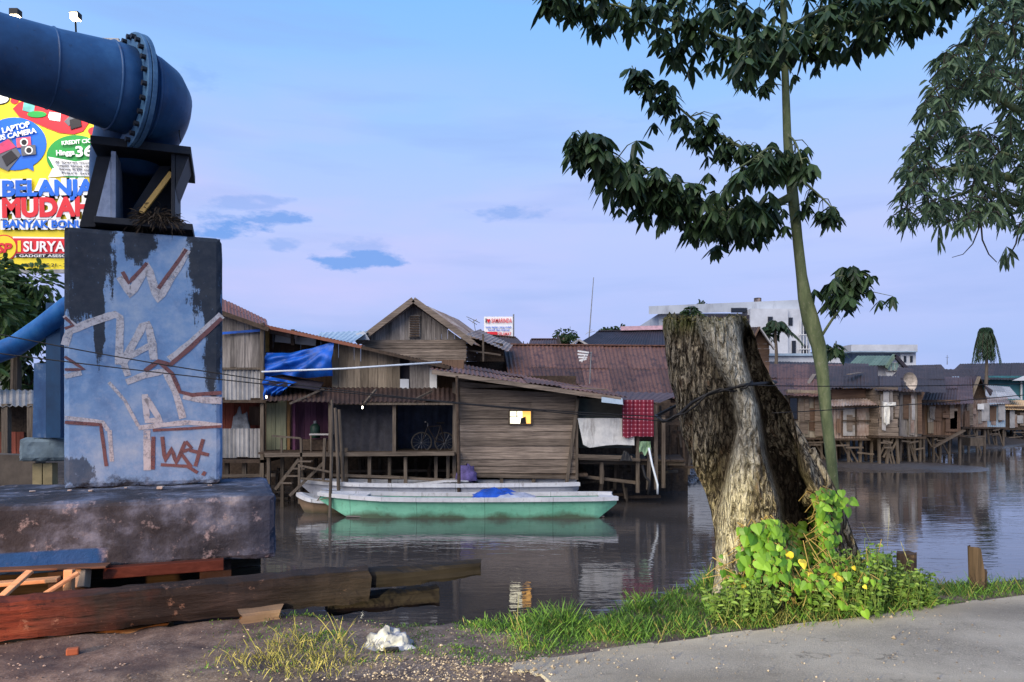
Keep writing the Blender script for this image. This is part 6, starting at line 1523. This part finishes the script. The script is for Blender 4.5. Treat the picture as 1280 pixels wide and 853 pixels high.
for (x0,y0,x1,y1) in ((1038,482,1046,472), (1048,478,1062,476), (1068,480,1078,478), (1062,468,1076,466)): MB().bar(P(x0,y0,38), P(x1,y1,40), .28, .03).build('roof_plank', MT['grey_h'], r2)
r3 = shanty('narrow dark siding stilt house with a white shirt hanging outside', 36.0, 1098, 1123, 484, 545, MT['grey_h'], 'h', None, None, 3, 4.5, -8)
MB().sheet(P(1094,488,35.7), P(1126,488,35.7), P(1124,470,42), P(1094,470,42), .18, .02).build('roof', MT['rust_dark'], r3)
for x0, x1 in ((1098, 1110), (1110, 1122), (1104, 1116), (1116, 1104)): MB().bar(P(x0,572,36), P(x1,549,36), .08, .07).build('cross_brace', MT['post'], r3)
ls = hanging(1105, 1112, 506, 530, 35.8, .1, 31, n=12, torn=5); tag(ls.build('white_shirt', MT['offwhite'], None, True), 'white shirt hanging on the narrow dark stilt house', 'laundry')
tag(hanging(1104, 1120, 503, 508, 35.78, .06, 33, n=16).build('white_towel', MT['offwhite'], None, True), 'small white cloth on the line above the white shirt', 'laundry')
r4 = shanty('grey vertical plank stilt house under a satellite dish', 39, 1124, 1152, 488, 546, MT['grey_v'], 'v', ((1118,490),(1182,492),(1178,462),(1122,460),47), MT['rust_dark'], 4)
ds = root('satellite_dish', P(1131, 486, 39.5), 'worn half broken satellite dish standing on a shanty roof', 'satellite dish')
mb = MB(); n_ = 20; cen = P(1131, 478, 39.4); vs = []
for j in range(5):
    for k in range(n_+1):
        a = -1.15 + 3.4*k/n_; r_ = .52*j/4; vs.append(cen + Vector((math.cos(a)*r_*.8 + .1*(j/4)**2, -.28*(j/4)**2, math.sin(a)*r_)))
fs = [(j*(n_+1)+k, j*(n_+1)+k+1, (j+1)*(n_+1)+k+1, (j+1)*(n_+1)+k) for j in range(4) for k in range(n_)]
N = len(vs); vs += [v+Vector((0,.02,0)) for v in vs]; fs += [tuple(N+q for q in f[::-1]) for f in fs]; mb.add(vs, fs); mb.build('dish', plain('dirty_dish', (170, 160, 148), .6, .3, 5), ds); MB().bar(P(1131,490,39.5), cen, .07).build('mount', MT['steel'], ds)
r5 = shanty('dark brown stilt house with patched walls and a purple brown roof', 41, 1153, 1201, 500, 544, MT['brown_v'], 'v', ((1150,507),(1216,505),(1214,472),(1164,472),48), MT['rust_purple'], 5)
pane(r5, 1160, 1167, 506, 542, 40.9, 'pale_board', MT['tan_v']); pane(r5, 1182, 1198, 514, 540, 40.92, 'window', MT['brown_h'])
tag(hanging(1162, 1169, 508, 524, 40.7, .12, 41, n=10, torn=4).build('grey_shirt', plain('grey_shirt_cloth', (124, 118, 112), .9), None, True), 'grey shirt hanging on the patched dark brown stilt house', 'laundry')
MB().bar(P(1165,560,40.3), P(1205,538,40.3), .3, .08).build('gangplank', MT['beam'], r5)
r6 = shanty('zinc walled stilt house with a steep brown gable roof near the right edge', 46, 1202, 1233, 500, 534, MT['zinc_rust'], 'v', None, None, 4, 5, sheet=True)
MB().prism([P(1212,502,46), P(1234,500,46), P(1224,472,46)], (0,.06,0)).build('gable_wall', MT['dark_wood'], r6)
MB().sheet(P(1204,506,45.4), P(1212,506,45.4), P(1224,470,45.4), P(1206,470,51), .2, .02).build('roof', MT['rust_purple'], r6)
MB().sheet(P(1238,496,45.4), P(1240,488,51), P(1212,470,51), P(1224,470,45.4), .2, .02).build('roof', MT['rust_dark'], r6)
MB().bar(P(1211,505,45.3), P(1224,471,45.3), .1, .22).build('barge_board', MT['tan_v'], r6)
pane(r6, 1222, 1230, 505, 512, 45.8, 'white_panel', MT['white_paint'])
r7 = shanty('small pale blue zinc shed on stilts close to the right edge', 52, 1234, 1256, 504, 534, MT['pale_blue'], 'v', ((1230,507),(1262,505),(1258,497),(1232,497),57), MT['zinc_rust'], 3, 4, sheet=True)
r8 = shanty('dark stilt shed under an orange lit roof edge at the right border', 58, 1254, 1310, 508, 536, MT['dark_wood'], 'v', ((1250,512),(1312,514),(1312,502),(1256,500),64), metal('sand_roofing', [(168, 136, 92), (204, 172, 124), (180, 150, 110)], 2), 5, 5)  # orange light on the roof put into its base colour
MB().box(P(1216,552,44.5), (.8, .8, .5)).build('landing_stage', MT['post'], r6)
tag(MB().sheet(P(1232,496,60), P(1276,500,60), P(1262,484,66), P(1232,482,66), .25, .03, rows=2).build('pale_tin_roof', MT['zinc'], None), 'pale tin roof between the gable shanty and the teal wall', 'roof')
tw_ = root('teal_house', P(1265, 500, 72), 'teal walled house under a long dark brown roof at the right edge', 'house')
bx(1236, 1340, 470, 505, 73, 8, 'wall', MT['teal'], tw_)
MB().sheet(P(1180,474,72), P(1345,476,72), P(1330,453,82), P(1200,455,82), .3, .03, rows=1).build('roof', MT['rust_dark'], tw_)
MB().prism([P(1266,476,71.9), P(1340,476,71.9), P(1300,462,71.9)], (0,.1,0)).build('gable_wall', MT['concrete_w'], tw_)
bx(1276, 1278, 477, 500, 72.8, .1, 'downpipe', MT['white_paint'], tw_); bx(1186, 1236, 476, 505, 74, 6, 'brown_wall', MT['brown_v'], tw_)
sl_ = root('skylight_roof', P(1150, 490, 54), 'brown roof with a bright skylight sheet behind the patched house', 'house')
MB().sheet(P(1168,486,54), P(1222,486,54), P(1215,462,62), P(1140,462,62), .22, .025, rows=2).build('roof', MT['rust_dark'], sl_)
MB().slab(P(1187,478,55.8), P(1196,478,55.8), P(1199,471,58), P(1190,471,58), .02).build('skylight_sheet', MT['pale_blue'], sl_)
bx(1168, 1222, 486, 530, 54.3, 6, 'wall', MT['brown_v'], sl_)
hb = root('brown_roof_house', P(1070, 480, 50), 'brown roofed house behind the row, between the stump and the narrow house', 'house')
MB().sheet(P(950,470,50), P(1090,472,50), P(1085,455,58), P(955,452,58), .22, .025, rows=1).build('roof', MT['rust_dark'], hb); bx(952, 1088, 471, 530, 50.4, 7, 'wall', MT['brown_v'], hb)
hc = root('low_roof_house', P(1155, 480, 64), 'low brown roofed house behind the satellite dish', 'house')
MB().sheet(P(1115,470,64), P(1190,472,64), P(1176,456,72), P(1130,457,72), .25, .025, rows=1).build('roof', MT['rust_dark'], hc); bx(1117, 1188, 471, 520, 64.4, 7, 'wall', MT['brown_v'], hc)
# filler sheds farther left on the same bank, seen beside the pier
fs_ = root('tin_shed', P(20, 560, 16), 'small shed with a pale tin roof seen left of the pier', 'shed')
MB().sheet(P(-40,509,15.6), P(44,509,15.6), P(44,489,17.5), P(-40,487,17.5), .13, .02).build('roof', MT['zinc'], fs_)
MB().planks(P(-40,600,16.4), P(44,600,16.4), P(44,505,16.4), P(-40,505,16.4), 12, 'v').build('wall', MT['dark_wood'], fs_)
MB().planks(P(-40,600,16.35), P(30,600,16.35), P(30,540,16.35), P(-40,540,16.35), 8, 'v').build('lower_wall', MT['red_v'], fs_)
for px in (8, 40): MB().bar(P(px,640,15.7), P(px,505,15.7), .13).build('post', MT['post'], fs_)
lw = root('mud_wall', P(20, 620, 13), 'low grey brown retaining wall left of the pier foot', 'wall')
MB().slab(P(-60,640,13), P(44,640,13), P(44,570,13), P(-60,566,13), .3).build('wall_panel', plain('grey_brown_wall', (82, 74, 66), .9, .3, 2), lw)

# ------------------------------------------------------------------ billboard
bbY = 24.0
bl_ = root('billboard', P(60, 560, bbY), 'big yellow advertising billboard with blue and red lettering behind the pier', 'billboard')
YL = plain('yellow_print', (236, 212, 46), .55, .07, .8, 0)
def flat(pts, off, m, name, par=bl_, th=.01): return MB().prism([P(x, y, bbY-off) for x, y in pts], (0, th, 0)).build(name, m, par)
def ell(cx, cy, rx, ry, n=32, a0=0): return [(cx+math.cos(a)*rx, cy+math.sin(a)*ry) for a in np.linspace(2*math.pi, 0, n, endpoint=False)]
MB().slab(P(-150,338,bbY), P(158,338,bbY), P(148,52,bbY), P(-150,44,bbY), .25).build('panel', YL, bl_)
for x in (-110, 10, 120): MB().bar(P(x,640,bbY+.5), P(x,338,bbY+.5), .35).build('leg', MT['steel'], bl_)
for a, b in (((-150,339.5),(160,339.5)), ((159.5,339),(149.5,52)), ((-150,43),(149,51))): MB().bar(P(*a,bbY-.03), P(*b,bbY-.03), .08, .12).build('frame', MT['steel'], bl_)
cRED, cBLU, cWHT, cGRN, cBLK = plain('red_print', (214, 40, 52), .55, .05, 1, 0), plain('blue_print', (26, 104, 208), .55, .05, 1, 0), plain('white_print', (236, 236, 232), .55, .03, 1, 0), plain('green_print', (36, 150, 66), .55, .05, 1, 0), plain('black_print', (32, 30, 34), .55, .05, 1, 0)
cGRY = plain('grey_print', (96, 98, 104), .55, .05, 1, 0)
# red splash with gadgets at the top
flat([(16,136),(24,128),(40,124),(60,128),(80,140),(100,148),(112,152),(104,164),(92,168),(74,166),(58,160),(40,152),(24,146)][::-1], .02, cRED, 'red_splash')
flat([(28,138),(30,126),(44,128),(42,142)][::-1], .035, plain('teal_print', (96, 168, 160), .5), 'gadget_picture'); flat(ell(46,143,12,4), .04, cGRN, 'gadget_picture'); flat([(60,146),(62,140),(76,142),(75,152),(62,150)][::-1], .035, cWHT, 'gadget_picture')
flat([(80,152),(90,142),(97,145),(86,158)][::-1], .035, cGRY, 'gadget_picture'); flat([(87,150),(100,146),(102,158),(88,162)][::-1], .045, cBLK, 'gadget_picture')
flat(ell(117,164,7,5), .02, cRED, 'red_blot'); flat(ell(-2,124,14,7), .02, cBLK, 'round_print'); flat(ell(-2,124,12.5,5.8), .03, cWHT, 'round_print'); flat(ell(18,126,5,4), .02, cRED, 'red_blot')
# blue speech bubble
flat(ell(18,180,40,33), .02, cBLU, 'blue_bubble'); flat([(26,206),(42,214),(40,196)], .022, cBLU, 'bubble_tail')
flat([(-8,186),(12,172),(26,194),(10,214),(-8,206)][::-1], .035, cGRY, 'laptop_picture'); flat([(-8,184),(10,174),(20,184),(-4,194)][::-1], .045, plain('pink_print', (206, 60, 104), .5), 'laptop_picture'); flat([(2,196),(14,188),(22,197),(8,208)][::-1], .05, cBLK, 'laptop_picture')
for cx, cy, m_ in ((29,178,plain('pink_camera', (214, 92, 110), .5)), (35,188,cGRY)):
    flat([(cx-9,cy-5),(cx+9,cy-7),(cx+10,cy+5),(cx-8,cy+7)][::-1], .05 if cy < 180 else .06, m_, 'camera_picture'); flat(ell(cx+1,cy,5,5), .055 if cy < 180 else .065, cWHT, 'camera_picture'); flat(ell(cx+1,cy,3.4,3.4), .06 if cy < 180 else .07, cBLK, 'camera_picture')
# green and white bubble
flat(ell(94,196,36,27), .02, cGRN, 'green_bubble'); flat([(60,196),(94,202),(128,198),(126,212),(116,221),(84,220),(70,214)][::-1], .03, cWHT, 'bubble_panel'); flat([(66,210),(60,222),(84,220)], .028, cWHT, 'bubble_tail')
def put(body, px, py, wpx, hpx, m, off=.06, rot=0, outline=0, backm=None, shear=0, bold=.012):
    k = bbY/F; size = hpx*k*1.38
    M_ = Matrix.Translation(P(px, py, bbY-off)) @ Matrix.Rotation(R(90), 4, 'X') @ Matrix.Rotation(R(rot), 4, 'Z')
    text(body, size, m, bl_, M_, 'lettering', bold*size, .006, shear, width=wpx*k)
    if backm:
        M2 = Matrix.Translation(P(px-outline*.5, py+outline*.35, bbY-off+.02)) @ Matrix.Rotation(R(90), 4, 'X') @ Matrix.Rotation(R(rot), 4, 'Z')
        text(body, size, backm, bl_, M2, 'lettering_outline', bold*size + outline*k, .006, shear, width=(wpx+outline)*k)
put('BELI LAPTOP', -17, 172, 56, 7, cWHT, rot=14, bold=.03); put('BONUS CAMERA', -23, 180.5, 70, 6.5, cWHT, rot=12, bold=.03)
put('KREDIT CICILAN', 77, 181.5, 52, 5, cWHT, rot=5, bold=.03); put('Hingga', 70, 194.5, 23, 6.5, cWHT, rot=3, bold=.03); put('36x', 94, 196, 34, 13, cWHT, rot=3, bold=.03)
for k, t in enumerate(('# Syarat mudah', 'cepat tanpa ribet', 'bawa KTP saja', 'hari ini')): put(t, 69+k*2.5, 203.5+k*4.6, 52-k*6, 2.8, cGRY, rot=-2, bold=.01)
put('BELANJA', 2, 245, 116, 19, cBLU, .08, 1, 2.6, cWHT, bold=.045)
put('MUDAH', 2, 271, 112, 23, cRED, .08, 1, 2.6, cWHT, bold=.05)
put('BANYAK BONUS', 3, 284.5, 108, 9, cBLU, .08, 0, 1.8, cWHT, bold=.035)
flat([(16,296),(158,298),(158,324),(16,322)][::-1], .02, cWHT, 'red_strip_border'); flat([(17,298),(158,299.5),(158,317),(17,317)][::-1], .03, cRED, 'red_strip'); flat([(20,317.4),(158,317.4),(158,322.5),(20,322)][::-1], .03, cBLK, 'black_strip')
put('SURYA', 29, 314.5, 52, 13, cWHT, .06, bold=.025); flat([(22,301),(26,301),(26,315),(22,315)][::-1], .045, YL, 'yellow_bar'); put('GADGET ASESORIS', 24, 321.5, 70, 3.2, cWHT, .06)
flat(ell(5,310,16.5,16.5), .04, cRED, 'logo_disc'); flat(ell(5,310,15,15), .05, YL, 'logo_disc'); put('SP', -5, 316, 20, 12, cRED, .07, bold=.04, shear=.2)
put('PERIODE 21 - 30 JUNI', 30, 333.5, 74, 4.2, cBLK, .05)
# floodlights on arms above the top edge
FLG = glow('floodlight_glow', (255, 236, 196), 40)
def floodlight(px, py, on):
    o = root('floodlight', P(px, 40, bbY-.1), 'lit floodlight on an arm above the billboard, ' + ('right one, shining bright over the pipe' if on else 'left one near the picture corner'), 'floodlight', 'billboard floodlights')
    MB().tube([P(px,40,bbY), P(px-1,py-6,bbY-.5), P(px,py-6,bbY-1.6)], .03, 6).build('arm', MT['black'], o)
    c = P(px, py, bbY-1.6); MB().box(c + Vector((0, -.02, .08)), (.26, .22, .18)).build('lamp_housing', MT['black'], o)
    MB().slab(c+Vector((-.11, .08, -.032)), c+Vector((.11, .08, -.032)), c+Vector((.11, -.12, -.034)), c+Vector((-.11, -.12, -.034)), .01).build('lamp_lens', FLG, o)
    if on: MB().box(c + Vector((0, -.138, .05)), (.2, .012, .15)).build('lamp_front', FLG, o)
    d = bpy.data.lights.new('floodlight_beam', 'SPOT'); L_ = bpy.data.objects.new('floodlight_beam', d); col.objects.link(L_); L_.parent = o
    d.energy = 420; d.color = (1, .93, .8); d.spot_size = R(120); d.spot_blend = .8; d.shadow_soft_size = .1
    L_.location = c + Vector((0, .0, -.12)) - o.location; L_.rotation_euler = (P(px, 200, bbY) - c).to_track_quat('-Z', 'Y').to_euler()
floodlight(20, 20, False); floodlight(95, 24, True)

# little billboard far back
sb_ = root('small_billboard', P(624, 440, 60), 'small white town billboard with red heart above the roofs', 'billboard')
MB().slab(P(605,421,60), P(641,421,60), P(641,396,60), P(605,396,60), .2).build('panel', cWHT, sb_); MB().bar(P(642,450,60.1), P(642,393,60.1), .12).build('leg', MT['steel'], sb_); MB().bar(P(610,450,60.3), P(610,421,60.3), .15).build('leg', MT['steel'], sb_)
def put2(body, px, py, wpx, hpx, m, bold=.02):
    k = 60/F; text(body, hpx*k*1.38, m, sb_, Matrix.Translation(P(px, py, 59.9)) @ Matrix.Rotation(R(90), 4, 'X'), 'lettering', bold*hpx*k, .01, width=wpx*k)
put2('I', 606.2, 403.5, 1.4, 5.5, cBLK); put2('SAMARINDA', 614.2, 403.5, 25.5, 5.5, cRED, .01); put2('kota tepian yang indah', 607, 410, 32, 2.4, cBLU); put2('bersih dan nyaman', 610, 413.5, 27, 2.2, cBLU)
MB().prism([P(x, y, 59.88) for x, y in ((610.7,404.2),(613,400.5),(612.3,398.9),(611.2,399),(610.7,400),(610.2,399),(609.1,398.9),(608.4,400.5))], (0,-.03,0)).build('heart', cRED, sb_)
MB().slab(P(606,420,59.9), P(622,420,59.9), P(622,415,59.9), P(606,415,59.9), .02).build('red_bar', cRED, sb_); put2('SELAMAT', 623, 419.5, 16, 4, cRED)
# thin mast, roof aerials
def mast(px, y0, px1, y1, Y, label, arms):
    o = root('radio_mast', P(px, y0, Y), label, 'antenna'); MB().tube([P(px,y0,Y), P(px1,y1,Y)], [.04, .02], 6).build('mast_pole', MT['steel'], o)
    for (a, b) in arms: MB().tube([P(*a,Y), P(*b,Y)], .015, 5).build('aerial_rod', MT['steel'], o)
mast(735, 440, 742, 347, 42, 'tall thin radio mast rising over the roofs in the middle', [((732,418),(740,412)), ((736,416),(744,414))])
mast(594, 440, 594, 412, 34, 'spiky roof aerial left of the little billboard', [((583,396),(597,402)), ((585,399),(596,406)), ((588,398),(600,404)), ((594,412),(592,400)), ((590,404),(596,399))])
mast(1184, 456, 1184, 444, 75, 'short red tipped aerial on the long brown roof at the right', [((1182,447),(1186,447))])

# ------------------------------------------------------------------ background trees
def tuft_tree(px, py0, py1, Y, rx, n, label, leafm, s=.3, name='background_tree', base=None, flat_=1.0):
    o = root(name, P(px, base or 480, Y), label, 'tree', None); c = P(px, (py0+py1)/2, Y); k = Y/F; ry = (py1-py0)/2*k; rx *= k
    MB().tube([P(px, base or 480, Y), c, c + Vector((0, 0, ry*.6))], [.16, .1, .03], 8).build('trunk', MT['post'], o)
    lobes = [(Vector((random.uniform(-.75, .75)*rx, random.uniform(-.6, .6)*rx, random.uniform(-.75, .8)*ry)), random.uniform(.25, .5)) for _ in range(12)]; lv = LV(); tw = MB()
    for L_, r_ in lobes: tw.tube([c - Vector((0, 0, ry*.3)), c + L_*.6 + Vector((0, 0, .05)), c + L_], [.05, .03, .012], 5)
    for _ in range(n):
        L_, r_ = random.choice(lobes); d = Vector((random.gauss(0, 1), random.gauss(0, 1), random.gauss(0, 1))).normalized(); p = c + L_ + Vector((d.x*rx*r_, d.y*rx*r_, d.z*ry*r_))*random.random()**.45
        lv.leaf(p, d + Vector((random.gauss(0, .5), random.gauss(0, .5), -.35)), s*random.uniform(.6, 1.3), s*.42*random.uniform(.7, 1.2), .3)
    tw.build('limbs', MT['dark_wood'], o); lv.build('foliage', leafm, o)
LB1 = leafmat('background_leaf', (30, 48, 26), (64, 84, 42), .25); LB2 = leafmat('near_bush_leaf', (36, 58, 30), (86, 112, 56), .3)
tuft_tree(705, 412, 436, 46, 16, 500, 'small green tree peeping above the roofs left of the thin mast', LB1, .28)
tuft_tree(765, 408, 432, 46, 18, 600, 'bushy green tree above the roofs right of the thin mast', LB1, .3)
tuft_tree(20, 330, 452, 19, 56, 2600, 'leafy green tree below the yellow billboard', LB2, .26, base=600)
tuft_tree(-50, 340, 500, 17, 60, 1200, 'leafy green tree at the left border behind the thin blue pipe', LB2, .26, base=600)
tuft_tree(38, 440, 520, 20, 40, 900, 'dull green undergrowth behind the blue column', LB1, .26, base=600)
tuft_tree(878, 376, 384, 88, 6, 80, 'scraggy little tree growing on the concrete roof', LB1, .35, base=386)
# pagoda shaped conifer behind the stump top
cf = root('conifer_tree', P(864, 470, 62), 'flat tiered dark conifer top showing above the stump', 'tree'); lv = LV(); MB().tube([P(864,470,62), P(864,383,62)], [.25, .05], 8).build('trunk', MT['dark_wood'], cf)
for y, w_ in ((384, 4), (388, 9), (392, 13), (396, 17), (401, 20), (408, 22)):
    for _ in range(int(w_*16)):
        a = random.random()*6.28; r_ = random.random()**.5*w_*62/F; p = P(864, y, 62) + Vector((math.cos(a)*r_, math.sin(a)*r_, -.18*r_ + random.gauss(0, .05))); lv.leaf(p, (math.cos(a), math.sin(a), -.15), .4, .12, .25)
lv.build('foliage', LB1, cf)
def palm(px, y0, y1, Y, n, L_, up, label, m, drop=.9):
    o = root('palm_tree', P(px, y0, Y), label, 'palm'); t = P(px, y1, Y); MB().tube([P(px, y0, Y), lerp(P(px,y0,Y), t, .5)+Vector((.1,0,0)), t], [.16, .13, .1], 8).build('trunk', MT['post'], o); lv = LV(); st = MB()
    for k in range(n):
        a = 2*math.pi*k/n + random.gauss(0, .2); el_ = random.uniform(*up); q = []; d = Vector((math.cos(a)*math.cos(el_), math.sin(a)*math.cos(el_), math.sin(el_)))
        for j in range(9): s = j/8; q.append(t + d*L_*s + Vector((0, 0, -drop*L_*s*s)))
        st.tube(q, [.03*(1-j/9)+.004 for j in range(9)], 4, False)
        for j in range(1, 9):
            for i in range(5):
                s = (j-1+i/5)/8; p = t + d*L_*s + Vector((0, 0, -drop*L_*s*s)); tg = (d + Vector((0, 0, -2*drop*s))).normalized(); sd = tg.cross(Vector((0, 0, 1))); sd = sd.normalized() if sd.length > .01 else Vector((1, 0, 0))
                for g_ in (-1, 1): lv.leaf(p, sd*g_ + tg*.7 + Vector((0, 0, -.35)), L_*.30*(1-.5*s), L_*.035, .5)
    st.build('fronds', MT['dark_wood'], o); lv.build('foliage', m, o)
PL = leafmat('palm_leaf', (26, 46, 32), (60, 84, 56), .2)
palm(969, 480, 410, 56, 15, 2.0, (.0, 1.5), 'feathery palm before the white tower of the concrete building', PL, .85)
palm(952, 480, 418, 58, 13, 1.5, (.1, 1.3), 'smaller palm left of the feathery palm', PL, .6)
palm(1232, 500, 413, 66, 36, 1.95, (.85, 1.57), 'lone coconut palm with limp hanging fronds above the right houses', PL, 2.3)
for px, Y in ((1040, 7.9),): pass
# ------------------------------------------------------------------ wires
def wire(pts, r_, label):
    q = [P(*p) for p in pts]; tag(MB().tube(q, r_, 5).build('overhead_wire', MT['black'], None, True), label, 'wire')
def fit(p1, p2, p3, x):
    (x1, y1), (x2, y2), (x3, y3) = p1, p2, p3
    return y1*(x-x2)*(x-x3)/((x1-x2)*(x1-x3)) + y2*(x-x1)*(x-x3)/((x2-x1)*(x2-x3)) + y3*(x-x1)*(x-x2)/((x3-x1)*(x3-x2))
wire([(x, fit((80,434),(280,468),(845,522),x), 5.35+.0006*(x+80)) for x in np.linspace(-120, 838, 30)], .0045, 'upper thin black wire crossing the pier front and running to the stump')
wire([(x, fit((80,452),(280,475),(845,528),x), 5.33+.0006*(x+80)) for x in np.linspace(-120, 838, 30)], .0045, 'lower thin black wire crossing the pier front and running to the stump')
wire([(x, fit((940,482),(1100,483),(1300,479),x), 5.9+.002*(x-940)) for x in np.linspace(938, 1340, 14)], .004, 'upper thin wire running right from the stump over the shanties')
wire([(x, fit((975,516),(1150,505),(1300,492),x), 5.95+.002*(x-940)) for x in np.linspace(965, 1340, 14)], .004, 'lower thin wire running right from the stump across the shanties')
